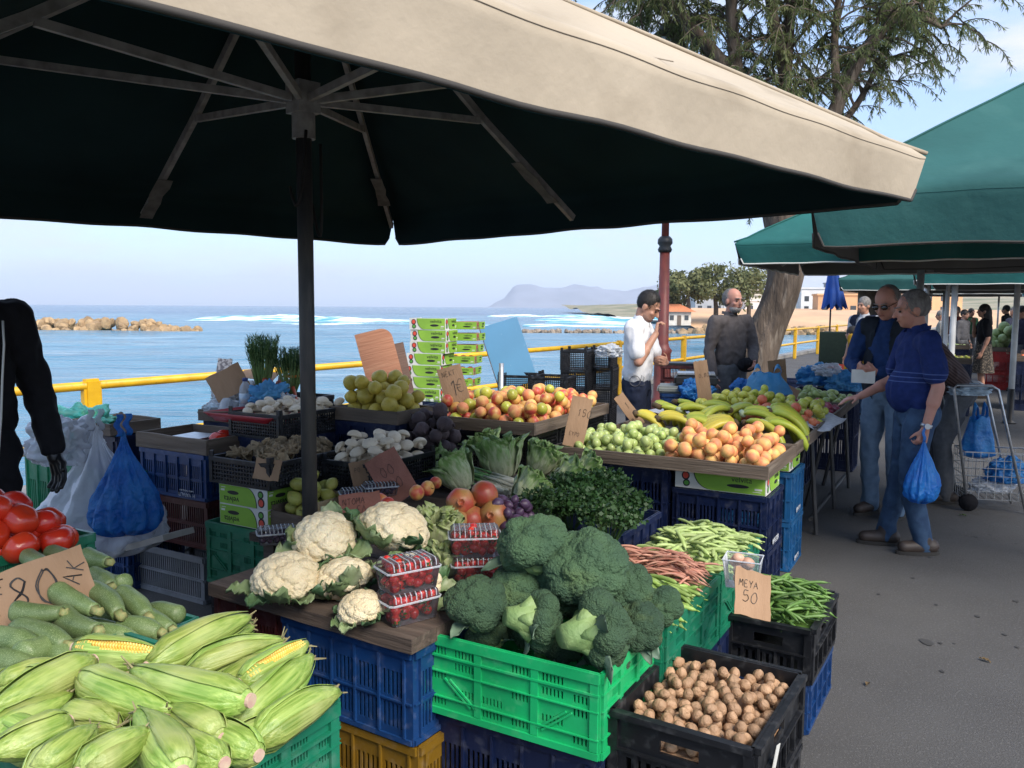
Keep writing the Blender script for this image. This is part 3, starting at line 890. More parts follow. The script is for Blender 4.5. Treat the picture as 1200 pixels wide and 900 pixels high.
# ------------------------------------------------------------------ crates, trays, boxes
def plastic(name, c, rough=0.42):
    return mat('plastic_' + name, c, tuple(q * 0.72 for q in c), scale=5, rough=rough, bump=0.08, bs=90, var=0.10, tint_rough=0.12,
               c4_=tuple(min(1, q * 0.85 + 0.045) for q in c), s4=26, f4=(0.54, 0.78), bd=0.004)
PL = {'green': plastic('green', (0.012, 0.46, 0.15)), 'dgreen': plastic('dgreen', (0.008, 0.16, 0.085)), 'blue': plastic('blue', (0.008, 0.045, 0.16)),
      'navy': plastic('navy', (0.006, 0.014, 0.055)), 'black': plastic('black', (0.010, 0.011, 0.014)), 'maroon': plastic('maroon', (0.085, 0.018, 0.018)),
      'grey': plastic('grey', (0.22, 0.23, 0.25)), 'yellow': plastic('yellow', (0.20, 0.11, 0.010)), 'sky': plastic('sky', (0.012, 0.10, 0.26)), 'red': plastic('red', (0.45, 0.02, 0.018))}
m_print = mat('white_print', (0.55, 0.58, 0.62), rough=0.6)

def holed_panel(mb, w, h, t, holes, mtx):
    """a w by h by t panel (x 0..w, y 0..t inwards, z 0..h) with rectangular openings"""
    xs = sorted({0.0, w} | {round(v, 5) for q in holes for v in (q[0], q[1])})
    zs = sorted({0.0, h} | {round(v, 5) for q in holes for v in (q[2], q[3])})
    nx, nzz = len(xs) - 1, len(zs) - 1
    fill = [[True] * nzz for _ in range(nx)]
    for i in range(nx):
        cx = (xs[i] + xs[i + 1]) / 2
        for q in holes:
            if q[0] < cx < q[1]:
                for j in range(nzz):
                    if q[2] < (zs[j] + zs[j + 1]) / 2 < q[3]: fill[i][j] = False
    idx, vs_, fs_ = {}, [], []
    def vid(i, j, b):
        k = (i, j, b)
        if k not in idx:
            idx[k] = len(vs_); vs_.append(mtx @ V((xs[i], t if b else 0.0, zs[j])))
        return idx[k]
    for i in range(nx):
        for j in range(nzz):
            if not fill[i][j]: continue
            fs_.append((vid(i, j, 0), vid(i + 1, j, 0), vid(i + 1, j + 1, 0), vid(i, j + 1, 0)))
            fs_.append((vid(i, j, 1), vid(i, j + 1, 1), vid(i + 1, j + 1, 1), vid(i + 1, j, 1)))
            for (di, dj, e) in ((-1, 0, ((i, j + 1), (i, j))), (1, 0, ((i + 1, j), (i + 1, j + 1))), (0, -1, ((i, j), (i + 1, j))), (0, 1, ((i + 1, j + 1), (i, j + 1)))):
                a, b = i + di, j + dj
                if a < 0 or b < 0 or a >= nx or b >= nzz or not fill[a][b]:
                    (p, q), (r_, s_) = e
                    fs_.append((vid(p, q, 0), vid(p, q, 1), vid(r_, s_, 1), vid(r_, s_, 0)))
    mb.add(vs_, fs_)

def wall_holes(style, w, h):
    H = []
    def grid(x0, x1, z0, z1, nx, nz_, gx, gz):
        for i in range(nx):
            for j in range(nz_):
                a = x0 + (x1 - x0) * i / nx; b = x0 + (x1 - x0) * (i + 1) / nx
                c = z0 + (z1 - z0) * j / nz_; d = z0 + (z1 - z0) * (j + 1) / nz_
                H.append((a + (b - a) * gx / 2, b - (b - a) * gx / 2, c + (d - c) * gz / 2, d - (d - c) * gz / 2))
    if style == 'vent':
        n = max(2, int(w / 0.11))
        for i in range(n):
            a = 0.03 + (w - 0.06) * i / n; b = 0.03 + (w - 0.06) * (i + 1) / n
            grid(a + 0.008, b - 0.008, h * 0.13, h * 0.40, 5, 1, 0.45, 0.05)
            grid(a + 0.008, b - 0.008, h * 0.46, h * 0.74, 5, 1, 0.45, 0.05)
    elif style == 'fold':
        g = w / 6
        rows = (0.12, 0.28, 0.44, 0.60, 0.76)
        pat = ([1, 0, 1, 1, 0, 1], [0, 1, 1, 0, 1, 0], [1, 0, 0, 1, 0, 1], [0, 1, 0, 0, 1, 1], [1, 1, 0, 1, 1, 0])
        for r_, z in enumerate(rows):
            for i in range(6):
                if pat[r_][i]: grid(g * i + 0.015, g * (i + 1) - 0.012, h * z, h * (z + 0.09), 6, 1, 0.5, 0.0)
    elif style == 'mesh':
        n = max(4, int(w / 0.021)); k = max(3, int(h / 0.022))
        grid(0.02, w - 0.02, 0.012, h - 0.022, n, k, 0.32, 0.34)
    elif style == 'slots':
        n = max(6, int(w / 0.019))
        grid(0.025, w - 0.025, 0.03, h * 0.47, n, 1, 0.42, 0.04)
        grid(0.025, w - 0.025, h * 0.53, h - 0.035, n, 1, 0.42, 0.04)
    elif style == 'deep':
        n = max(5, int(w / 0.035))
        grid(0.04, w - 0.04, h * 0.10, h * 0.42, n, 1, 0.5, 0.05)
        H.append((w / 2 - 0.055, w / 2 + 0.055, h * 0.60, h * 0.76))
    return H

_crate_cache = {}
def crate_meshes(L, W, H, style, m):
    key = (L, W, H, style, m.name)
    if key in _crate_cache: return _crate_cache[key]
    t = 0.006 if style != 'deep' else 0.009
    out = []
    walls = [(L, MX.Translation((-L / 2, -W / 2, 0))), (W, MX.Translation((L / 2, -W / 2, 0)) @ MX.Rotation(R(90), 4, 'Z')),
             (L, MX.Translation((L / 2, W / 2, 0)) @ MX.Rotation(R(180), 4, 'Z')), (W, MX.Translation((-L / 2, W / 2, 0)) @ MX.Rotation(R(-90), 4, 'Z'))]
    for w, mtx in walls:
        mb = MB()
        e_ = 0.0005
        holed_panel(mb, w - 2 * e_, H, t, wall_holes(style, w - 2 * e_, H), mtx @ MX.Translation((e_, 0, 0)))
        # ledges and ribs standing proud of the panel
        if style == 'vent':
            mb.box(0.004, w - 0.004, -0.010, -0.001, H - 0.028, H - 0.002, mtx); mb.box(0.004, w - 0.004, -0.007, -0.001, H * 0.425, H * 0.445, mtx); mb.box(0.004, w - 0.004, -0.008, -0.001, 0.004, 0.020, mtx)
            n = max(2, int(w / 0.11))
            for i in range(n + 1):
                x = 0.03 + (w - 0.06) * i / n
                mb.box(x - 0.004, x + 0.004, -0.0095, -0.001, 0.022, H - 0.030, mtx)
        elif style == 'fold':
            for z0, z1 in ((H - 0.030, H - 0.001), (H * 0.86 - 0.03, H * 0.86 - 0.024), (H * 0.55, H * 0.565), (H * 0.23, H * 0.245), (0.002, 0.022)):
                mb.box(0.003, w - 0.003, -0.009, -0.001, z0, z1, mtx)
            for x in (0.018, w - 0.018, w * 0.34, w * 0.66):
                mb.box(x - 0.012, x + 0.012, -0.007, -0.001, 0.024, H - 0.032, mtx)
            for sgn in (-1, 1):
                for q in (0, 0.018):
                    dm = mtx @ MX.Translation((w / 2 + sgn * (w * 0.25 + q), -0.004, H * 0.33)) @ MX.Rotation(sgn * R(-38), 4, 'Y')
                    mb.box(-H * 0.24, H * 0.24, -0.003, 0.003, -0.003, 0.003, dm)
        elif style == 'mesh':
            mb.box(0.002, w - 0.002, -0.006, -0.001, H - 0.018, H - 0.001, mtx); mb.box(0.002, w - 0.002, -0.005, -0.001, 0.001, 0.010, mtx)
            for x in (0.012, w - 0.012):
                mb.box(x - 0.011, x + 0.011, -0.004, -0.0008, 0.012, H - 0.020, mtx); mb.box(x - 0.013, x + 0.013, 0.0005, t - 0.0005, H, H + 0.028, mtx)
        elif style == 'slots':
            for z0, z1 in ((H - 0.03, H - 0.002), (H * 0.48, H * 0.52), (0.002, 0.024)):
                mb.box(0.003, w - 0.003, -0.007, -0.001, z0, z1, mtx)
        elif style == 'deep':
            mb.box(0.002, w - 0.002, -0.018, -0.001, H - 0.016, H + 0.001, mtx); mb.box(0.002, w - 0.002, -0.013, -0.001, H * 0.50, H * 0.53, mtx); mb.box(0.002, w - 0.002, -0.010, -0.001, 0.003, 0.022, mtx)
            for i in range(1, 5):
                x = w * i / 5
                mb.box(x - 0.005, x + 0.005, -0.010, -0.001, 0.024, H * 0.49, mtx)
            for x in (0.01, w - 0.01):
                mb.box(x - 0.014, x + 0.014, -0.012, -0.0012, 0.024, H - 0.018, mtx)
        out.append(('side', mb.mesh('crate_side', m)))
    b = MB(); b.box(-L / 2 + t + 0.001, L / 2 - t - 0.001, -W / 2 + t + 0.001, W / 2 - t - 0.001, 0.002, 0.010); out.append(('base', b.mesh('crate_base', m)))
    _crate_cache[key] = out
    return out

def crate(c, L, W, H, style, colour, label, z=0.0, a=A30, name='plastic_crate', group=None, cat='crate'):
    root = empty(name, (c[0], c[1], z), -a, label, cat, group)
    for nm, me in crate_meshes(L, W, H, style, PL[colour]):
        obj(nm, me, root)
    return root

def wood(name, c, c2, c3=None, rough=0.85):
    return mat('wood_' + name, c, c2, scale=5.0, rough=rough, bump=0.5, bs=24, stretch=(0.25, 4.0, 4.0), var=0.12, detail=7, c4_=c3, s4=8, f4=(0.56, 0.78), bd=0.01)
m_woodt = wood('tray', (0.155, 0.118, 0.088), (0.085, 0.064, 0.048), (0.22, 0.18, 0.14))
m_woodd = wood('dark', (0.10, 0.072, 0.055), (0.055, 0.040, 0.032), (0.15, 0.115, 0.09))
m_woodr = wood('terracotta', (0.46, 0.22, 0.13), (0.36, 0.16, 0.09), (0.52, 0.28, 0.17))

def plank(name, parent, x0, x1, y0, y1, z0, z1, m, bev=0.003):
    mb = MB(); mb.box(x0, x1, y0, y1, z0, z1)
    o = mb.build(name, m, parent)
    bm = bmesh.new(); bm.from_mesh(o.data)
    bmesh.ops.subdivide_edges(bm, edges=[e for e in bm.edges if e.calc_length() > 0.15], cuts=5, use_grid_fill=True)
    for v in bm.verts:
        v.co += V((0, nz(v.co, 6, x0) * 0.003, nz(v.co, 6, z1 + y0) * 0.004))
    bm.to_mesh(o.data); bm.free()
    return o

def tray(c, L, W, H, label, z, a=A30, m=None, t=0.018):
    """wooden display tray: four boards and a planked base, x along the front"""
    m = m or m_woodt
    root = empty('wooden_tray', (c[0], c[1], z), -a, label, 'tray')
    plank('board', root, -L / 2, L / 2, -W / 2, -W / 2 + t, 0, H, m); plank('board', root, -L / 2, L / 2, W / 2 - t, W / 2, 0, H, m)
    for s in (-1, 1):
        x = s * (L / 2 - t / 2)
        mb = MB(); mb.box(-(W / 2 - t - 0.001), W / 2 - t - 0.001, -t / 2, t / 2, 0.0015, H * 0.985)
        mb.build('board', m, root, loc=(x, 0, 0), rot=(0, 0, R(90)))
    n = max(2, int(W / 0.16)); ww = (W - 2 * t) / n
    for i in range(n):
        plank('base_plank', root, -L / 2 + t + 0.001, L / 2 - t - 0.001, -W / 2 + t + ww * i + 0.002, -W / 2 + t + ww * (i + 1) - 0.002, 0.002, 0.012, m)
    return root

# printed fruit carton
_txt = {}
def text_mesh(body, size, m, ext=0.0006):
    k = (body, size, m.name)
    if k not in _txt:
        cu = bpy.data.curves.new('lettering', 'FONT'); cu.body = body; cu.size = size; cu.extrude = ext; cu.align_x = 'CENTER'; cu.align_y = 'CENTER'; cu.resolution_u = 3
        o = bpy.data.objects.new('lettering', cu)
        me = bpy.data.meshes.new_from_object(o)
        me.materials.clear(); me.materials.append(m)
        me.transform(MX.Rotation(R(90), 4, 'X'))
        _txt[k] = me
        bpy.data.objects.remove(o)
    return _txt[k]
m_carton = mat('carton_white', (0.66, 0.66, 0.62), (0.56, 0.55, 0.50), scale=8, rough=0.75)
m_cgreen = mat('carton_green', (0.25, 0.46, 0.045), (0.20, 0.38, 0.04), scale=8, rough=0.65)
m_kraft = mat('kraft', (0.36, 0.22, 0.13), (0.29, 0.175, 0.10), scale=10, rough=0.9, bump=0.2, bs=70)
m_ink = mat('black_ink', (0.016, 0.015, 0.016), rough=0.6)
m_inkred = mat('red_ink', (0.62, 0.07, 0.04), rough=0.6)
m_inkgreen = mat('green_ink', (0.10, 0.32, 0.05), rough=0.6)

def disc(mb, cx, cz, rx, rz, y0, y1, n=20, k=None):
    prof_poly(mb, [(cx + rx * math.cos(2 * math.pi * i / n), cz + rz * math.sin(2 * math.pi * i / n)) for i in range(n)], y0, y1, k)

def carton_face(root, w, h, mtx, txt=True):
    """printed front: white field with a looped mark, green field with its curved edge, lettering and a hand hole"""
    def put(nm, mb, m):
        me = mb.mesh(nm, m); me.transform(mtx); return obj(nm, me, root)
    g = MB(); cx = -w * 0.18
    poly = [(w * 0.49, -h * 0.47), (w * 0.49, h * 0.47)]
    arc_ = [(cx - w * 0.10 + w * 0.20 * (1 - math.cos(q * math.pi / 2 / 8)), h * 0.47 - h * 0.94 * math.sin(q * math.pi / 2 / 8)) for q in range(9)]
    prof_poly(g, poly + arc_, -0.0016, -0.0004); put('green_field', g, m_cgreen)
    g = MB(); a2 = [(x - w * 0.012, z) for x, z in arc_] + [(x - 0.0006, z) for x, z in reversed(arc_)]
    prof_poly(g, a2, -0.0019, -0.0005); put('field_outline', g, m_ink)
    g = MB(); disc(g, -w * 0.38, h * 0.17, h * 0.22, h * 0.24, -0.0014, -0.0004); disc(g, -w * 0.37, -h * 0.22, h * 0.19, h * 0.19, -0.0015, -0.0004); put('mark_outline', g, m_ink)
    g = MB(); disc(g, -w * 0.38, h * 0.18, h * 0.155, h * 0.17, -0.0024, -0.0016); put('mark_red', g, m_inkred)
    g = MB(); disc(g, -w * 0.37, -h * 0.22, h * 0.13, h * 0.12, -0.0024, -0.0017); put('mark_green', g, m_inkgreen)
    g = MB(); disc(g, w * 0.20, -h * 0.12, w * 0.12, h * 0.10, -0.0026, -0.0018); put('hand_hole', g, m_ink)
    g = MB(); g.box(w * 0.38, w * 0.46, -0.0025, -0.0018, -h * 0.26, -h * 0.16); g.box(w * 0.36, w * 0.45, -0.0025, -0.0018, -h * 0.36, -h * 0.33); put('small_print', g, m_carton)
    if txt:
        me = text_mesh('velvita', h * 0.42, m_ink).copy(); me.transform(mtx @ MX.Translation((w * 0.24, -0.0022, h * 0.22))); obj('lettering', me, root)

_proto_carton = {}
def carton(c, z, L, W, H, label, a=A30, flip=False, rx=0.0, ry=0.0, group=None, body=None):
    """open topped fruit carton with thin ends; printed on the front and the two ends"""
    key = (L, W, H, flip, body is None); body = body or m_carton
    if key not in _proto_carton:
        root = bpy.data.objects.new('fruit_carton', None); link(root)
        t = 0.006
        b = MB(); b.box(-L / 2, L / 2, -W / 2, -W / 2 + t, 0, H); b.box(-L / 2, L / 2, W / 2 - t, W / 2, 0, H * 0.62)
        sd_ = b.build('side', body, root)
        for s in (-1, 1):
            b = MB(); x = s * (L / 2 - t / 2)
            b.box(x - t / 2, x + t / 2, -W / 2 + t + 0.001, W / 2 - t - 0.001, 0, H); en_ = b.build('end', body, root)
        b = MB(); b.box(-L / 2 + t + 0.001, L / 2 - t - 0.001, -W / 2 + t + 0.001, W / 2 - t - 0.001, 0.001, 0.006); b.build('base', m_kraft, root)
        fl = MX.Rotation(R(180), 4, 'Y') if flip else MX.Identity(4)
        carton_face(sd_, L, H, MX.Translation((0, -W / 2, H / 2)) @ fl)
        carton_face(en_, W, H, MX.Translation((L / 2, 0, H / 2)) @ MX.Rotation(R(90), 4, 'Z') @ fl)
        _proto_carton[key] = root
        o = root
    else:
        o = dup(_proto_carton[key])
    o.location = (c[0], c[1], z); o.rotation_euler = (rx, ry, -a)
    tag(o, label, 'carton', group)
    return o

# hand lettering on cardboard
GLY = {'0': [[(.5, 1), (.15, .8), (.1, .3), (.4, 0), (.8, .15), (.9, .65), (.5, 1), (.2, .7)]], '8': [[(.8, .85), (.5, 1), (.2, .8), (.7, .35), (.6, .05), (.25, .05), (.2, .3), (.6, .6), (.8, .85)]],
       '1': [[(.2, .75), (.5, 1), (.5, 0)]], '5': [[(.8, 1), (.25, 1), (.2, .55), (.6, .6), (.8, .3), (.5, 0), (.15, .1)]], '6': [[(.75, .95), (.3, .7), (.15, .25), (.45, 0), (.8, .2), (.6, .5), (.2, .35)]],
       '€': [[(.85, .9), (.5, 1), (.2, .6), (.25, .2), (.55, 0), (.85, .1)], [(.05, .6), (.65, .6)], [(.05, .4), (.6, .4)]], 'N': [[(.1, 0), (.12, 1), (.8, 0), (.82, 1)]], 'T': [[(0, 1), (.9, 1)], [(.45, 1), (.45, 0)]],
       'O': [[(.5, 1), (.1, .6), (.2, .1), (.6, 0), (.9, .4), (.7, .9), (.5, 1)]], 'P': [[(.2, 0), (.2, 1), (.7, .95), (.75, .6), (.2, .5)]], 'I': [[(.4, 1), (.4, 0)]], 'A': [[(0, 0), (.45, 1), (.9, 0)], [(.2, .4), (.7, .4)]],
       'K': [[(.15, 0), (.15, 1)], [(.8, 1), (.15, .5), (.85, 0)]], 'H': [[(.1, 0), (.1, 1)], [(.85, 0), (.85, 1)], [(.1, .5), (.85, .5)]], 'M': [[(0, 0), (.1, 1), (.45, .4), (.8, 1), (.9, 0)]], 'Σ': [[(.85, 1), (.1, 1), (.5, .5), (.1, 0), (.9, 0)]],
       'E': [[(.8, 1), (.15, 1), (.15, 0), (.8, 0)], [(.15, .5), (.6, .5)]], 'Λ': [[(0, 0), (.45, 1), (.9, 0)]], 'X': [[(.1, 0), (.8, 1)], [(.1, 1), (.85, 0)]], ',': [[(.4, .1), (.25, -.15)]], 'Y': [[(.05, 1), (.45, .5), (.85, 1)], [(.45, .5), (.45, 0)]], ' ': []}
def scrawl(mb, s, x, z, size, wd, rr, slant=0.0, rep=1, rot=0.0, y=-0.0012):
    cx = 0.0
    ca, sa = math.cos(rot), math.sin(rot)
    for ch in s:
        for st in GLY.get(ch, []):
            for _ in range(rep):
                pts = []
                for (a, b) in st:
                    px = cx + (a + rr.gauss(0, .03)) * size * 0.62 + slant * b * size; pz = (b + rr.gauss(0, .03)) * size
                    pts.append(V((x + px * ca - pz * sa, y, z + px * sa + pz * ca)))
                fine = []
                m_ = len(pts) - 1
                for i in range(m_ * 4 + 1):
                    t = i / 4; k = min(int(t), m_ - 1); f = t - k
                    p0, p1, p2, p3 = pts[max(k - 1, 0)], pts[k], pts[k + 1], pts[min(k + 2, m_)]
                    cr_ = 0.5 * ((2 * p1) + (p2 - p0) * f + (2 * p0 - 5 * p1 + 4 * p2 - p3) * f * f + (3 * p1 - p0 - 3 * p2 + p3) * f ** 3)
                    fine.append(cr_ if m_ > 2 else p1.lerp(p2, f))
                mb.tube(fine, wd, 4, cap=False, flat=1.0)
        cx += size * 0.72
m_card = mat('cardboard', (0.34, 0.215, 0.13), (0.27, 0.165, 0.095), scale=9, rough=0.92, bump=0.25, bs=60, var=0.16, stretch=(1, 1, 0.3))
m_cardred = mat('cardboard_reddish', (0.27, 0.115, 0.085), (0.21, 0.09, 0.065), scale=9, rough=0.92, bump=0.25, bs=60, var=0.1)
_sign_i = [0]
def sign(p, w, h, label, yaw=0.0, tilt=0.0, roll=0.0, lines=(), m=None, name='price_sign'):
    """hand written cardboard price sign; p is the middle of its lower edge, tilt leans it back"""
    _sign_i[0] += 1
    rr = random.Random(_sign_i[0])
    root = empty(name, p, 0, label, 'sign')
    root.rotation_mode = 'XYZ'
    root.rotation_euler = (MX.Rotation(yaw, 4, 'Z') @ MX.Rotation(-tilt, 4, 'X') @ MX.Rotation(roll, 4, 'Y')).to_euler()
    mb = MB()
    def edge(x, z): return rr.uniform(-0.004, 0.004)
    poly = []
    for i in range(7): poly.append((-w / 2 + w * i / 6, rr.uniform(-0.003, 0.003)))
    for i in range(1, 7): poly.append((w / 2 + rr.uniform(-0.002, 0.002), h * i / 6))
    for i in range(1, 7): poly.append((w / 2 - w * i / 6, h + rr.uniform(-0.004, 0.004)))
    for i in range(1, 6): poly.append((-w / 2 + rr.uniform(-0.002, 0.002), h - h * i / 6))
    prof_poly(mb, poly, 0.0, 0.004)
    mb.build('card', m or m_card, root)
    if lines:
        t = MB()
        for (s, x, z, size, wd, rep, rot) in lines:
            scrawl(t, s, x * w, z * h, size, wd, rr, 0.06, rep, rot)
        t.build('lettering', m_ink, root)
    return root

# ------------------------------------------------------------------ produce kinds
def round_mesh(name, m, r, kind, seed, seg=16, rings=12):
    """fruit body by turning a profile, then gently deformed"""
    rr = random.Random(seed); mb = MB(); prof = []
    for i in range(rings + 1):
        t = math.pi * i / rings
        s, c = math.sin(t), -math.cos(t)
        rad, z = s, c
        if kind == 'apple': z = c * 0.88 - 0.24 * math.exp(-(s / 0.30) ** 2) * (1 if c > 0 else -0.6); rad = s * (1 + 0.06 * c)
        elif kind == 'tomato': z = c * 0.82 - 0.13 * math.exp(-(s / 0.35) ** 2) * (1 if c > 0 else -0.6); rad = s ** 0.86
        elif kind == 'peach': z = c * 0.94 - 0.10 * math.exp(-(s / 0.3) ** 2) * (1 if c > 0 else -0.3)
        elif kind == 'pear': z = c * 1.25; rad = s * (0.92 - 0.30 * max(0, c) ** 1.1 - 0.02)
        elif kind == 'quince': z = c * 1.05 - 0.12 * math.exp(-(s / 0.25) ** 2) * (1 if c > 0 else -1); rad = s * (1 - 0.13 * max(0, c))
        elif kind == 'lemon': z = c * (1.15 + 0.25 * math.exp(-(s / 0.25) ** 2))
        elif kind == 'pomegranate': z = c * 0.92; rad = s ** 0.93
        elif kind == 'mushroom': z = (c * 0.75 if c > -0.15 else -0.13 - 0.05 * (c + 0.15)); rad = s
        elif kind == 'beet': z = c * 0.98 - (0.25 * math.exp(-(s / 0.2) ** 2) if c < 0 else 0)
        prof.append((max(rad, 0.0), z))
    lob = rr.uniform(0, 6.28); nl = {'tomato': 5, 'quince': 5, 'pomegranate': 6}.get(kind, 4)
    amp = {'tomato': 0.045, 'quince': 0.05, 'apple': 0.02, 'pomegranate': 0.03}.get(kind, 0.012)
    vs_, fs_ = [], []
    for i, (rad, z) in enumerate(prof):
        for j in range(seg):
            q = 2 * math.pi * j / seg
            p = V((math.cos(q) * rad, math.sin(q) * rad, z))
            f = 1 + amp * math.cos(nl * q + lob) + 0.025 * nz(p, 1.6, seed * 3.1)
            if kind == 'peach': f -= 0.06 * math.exp(-(((q + math.pi) % (2 * math.pi) - math.pi) / 0.22) ** 2)
            vs_.append(V((p.x * f, p.y * f, p.z * (1 + 0.04 * nz(p, 1.3, seed)))) * r)
    for i in range(rings):
        for j in range(seg):
            j2 = (j + 1) % seg
            fs_.append((i * seg + j, i * seg + j2, (i + 1) * seg + j2, (i + 1) * seg + j))
    mb.add(vs_, fs_)
    if kind == 'pomegranate':
        mb.k = 0
        mb.lathe([(r * 0.16, r * 0.86), (r * 0.20, r * 1.02), (r * 0.30, r * 1.16), (r * 0.20, r * 1.05), (r * 0.10, r * 0.93), (0, r * 0.9)], 6)
    if kind in ('apple', 'pear'):
        mb.tube([(0, 0, r * (0.66 if kind == 'apple' else 1.2)), (r * 0.1, 0, r * (1.0 if kind == 'apple' else 1.55))], [r * 0.06, r * 0.05], 5, k=1)
    if kind == 'mushroom':
        mb.tube([(0, 0, -r * 0.1), (0, 0, -r * 0.75)], [r * 0.38, r * 0.34], 8)
    if kind == 'beet':
        mb.tube([(0, 0, -r * 1.1), (r * 0.2, 0, -r * 1.7)], [r * 0.10, r * 0.02], 5)
        for k in range(3): mb.tube([(0, 0, r * 0.9), (r * 0.15 * (k - 1), r * 0.1 * k, r * 1.25)], [r * 0.16, r * 0.10], 5)
    return mb.mesh(name, [m, m_stem] , True)
m_stem = mat('fruit_stem', (0.10, 0.065, 0.03), rough=0.9)
m_tomato = fruit2('tomato_skin', (0.56, 0.022, 0.012), (0.62, 0.05, 0.015), rough=0.22, var=0.10, nscale=9, spec=0.6)
m_gapple = fruit2('green_apple_skin', (0.32, 0.43, 0.12), (0.42, 0.48, 0.18), rough=0.34, var=0.15)
m_yapple = fruit2('yellow_apple_skin', (0.38, 0.43, 0.05), (0.50, 0.46, 0.07), rough=0.32, var=0.18, speck=(0.52, 0.46, 0.12))
m_peach = fruit2('peach_skin', (0.74, 0.45, 0.14), (0.62, 0.22, 0.10), axis_fac=(0.38, 0.60), rough=0.6, var=0.15, nscale=18, bump=0.0)
m_apeach = fruit2('red_peach_skin', (0.64, 0.36, 0.10), (0.52, 0.07, 0.05), axis_fac=(0.40, 0.58), rough=0.45, var=0.15, nscale=16, bump=0.0)
m_orange = fruit2('salmon_skin', (0.66, 0.22, 0.08), (0.58, 0.10, 0.06), rough=0.5, var=0.15)
m_quince = fruit2('quince_skin', (0.56, 0.42, 0.06), (0.44, 0.36, 0.06), rough=0.5, var=0.12, speck=(0.26, 0.18, 0.05))
m_pear = fruit2('pear_skin', (0.33, 0.36, 0.07), (0.42, 0.38, 0.08), rough=0.5, var=0.12, speck=(0.22, 0.17, 0.05))
m_pom = fruit2('pomegranate_skin', (0.38, 0.06, 0.035), (0.40, 0.22, 0.07), axis_fac=(0.40, 0.60), rough=0.42, var=0.2, nscale=9, speck=(0.20, 0.10, 0.04))
m_plum = fruit2('plum_skin', (0.040, 0.014, 0.040), (0.085, 0.05, 0.10), rough=0.45, var=0.25)
m_mush = mat('mushroom_cap', (0.74, 0.65, 0.51), (0.62, 0.52, 0.39), scale=14, rough=0.75, var=0.12, c4_=(0.36, 0.28, 0.19), s4=60, f4=(0.66, 0.76))
m_oyst = mat('oyster_mushroom', (0.46, 0.35, 0.22), (0.34, 0.25, 0.15), scale=16, rough=0.8, var=0.15, trans=0.2)
m_beet = mat('beet_skin', (0.050, 0.034, 0.040), (0.085, 0.058, 0.058), scale=14, rough=0.8, bump=0.4, bs=40, var=0.2)
m_radish = fruit2('red_onion_skin', (0.24, 0.02, 0.045), (0.32, 0.06, 0.09), rough=0.35, var=0.25)
m_walnut = mat('walnut_shell', (0.42, 0.26, 0.15), (0.30, 0.175, 0.095), scale=45, rough=0.65, bump=0.9, bs=80, var=0.22, bd=0.008)
m_egg = mat('egg_shell', (0.50, 0.28, 0.19), (0.58, 0.36, 0.26), scale=20, rough=0.5, var=0.15)
m_straw = fruit2('strawberry_skin', (0.50, 0.012, 0.018), (0.58, 0.03, 0.02), rough=0.3, var=0.2, speck=(0.60, 0.30, 0.10), nscale=30)
m_leafy = mat('leaf_green', (0.060, 0.135, 0.025), (0.10, 0.19, 0.045), scale=14, rough=0.55, var=0.25, trans=0.22, bump=0.3, bs=50)
m_leafd = mat('leaf_dark', (0.020, 0.065, 0.014), (0.040, 0.10, 0.024), scale=14, rough=0.55, var=0.25, trans=0.2)
m_lett = mat('lettuce_leaf', (0.17, 0.31, 0.08), (0.33, 0.45, 0.18), scale=12, rough=0.5, var=0.2, trans=0.25, bump=0.6, bs=26, bd=0.02)
m_lettp = mat('lettuce_pale', (0.52, 0.57, 0.30), (0.38, 0.48, 0.19), scale=12, rough=0.5, var=0.12, trans=0.25, bump=0.6, bs=26, bd=0.02)
m_caul = mat('cauliflower_curd', (0.78, 0.69, 0.48), (0.70, 0.58, 0.36), scale=10, rough=0.75, var=0.06, bump=1.0, bs=150, bd=0.008, sss=0.1)
m_cleaf = mat('cauliflower_leaf', (0.17, 0.27, 0.11), (0.28, 0.36, 0.18), scale=12, rough=0.5, var=0.18, trans=0.18, bump=0.4, bs=30, c4_=(0.44, 0.50, 0.32), s4=9, f4=(0.55, 0.7))
m_cleafd = mat('cauliflower_leaf_dark', (0.055, 0.13, 0.055), (0.11, 0.20, 0.09), scale=12, rough=0.5, var=0.2, trans=0.15, bump=0.4, bs=30)
m_broc = mat('broccoli_buds', (0.034, 0.080, 0.042), (0.054, 0.112, 0.050), scale=9, rough=0.75, var=0.14, bump=1.0, bs=210, bd=0.012, c4_=(0.10, 0.155, 0.05), s4=8, f4=(0.60, 0.80))
m_bstem = mat('broccoli_stem', (0.24, 0.34, 0.13), (0.16, 0.26, 0.09), scale=9, rough=0.6, bump=0.5, bs=30)
m_pstem = mat('pale_stem', (0.50, 0.55, 0.36), (0.38, 0.46, 0.24), scale=9, rough=0.6)

def place(name, label, cat, group, meshes, pts, rr, rot='any', sc=(0.86, 1.12)):
    out = []
    for p in pts:
        o = obj(name, rr.choice(meshes), None, p)
        if rot == 'any': o.rotation_euler = (rr.uniform(0, 6.28), rr.uniform(0, 6.28), rr.uniform(0, 6.28))
        elif rot == 'up': o.rotation_euler = (rr.gauss(0, 0.35), rr.gauss(0, 0.35), rr.uniform(0, 6.28))
        s = rr.uniform(*sc); o.scale = (s, s, s)
        out.append(tag(o, label, cat, group))
    return out

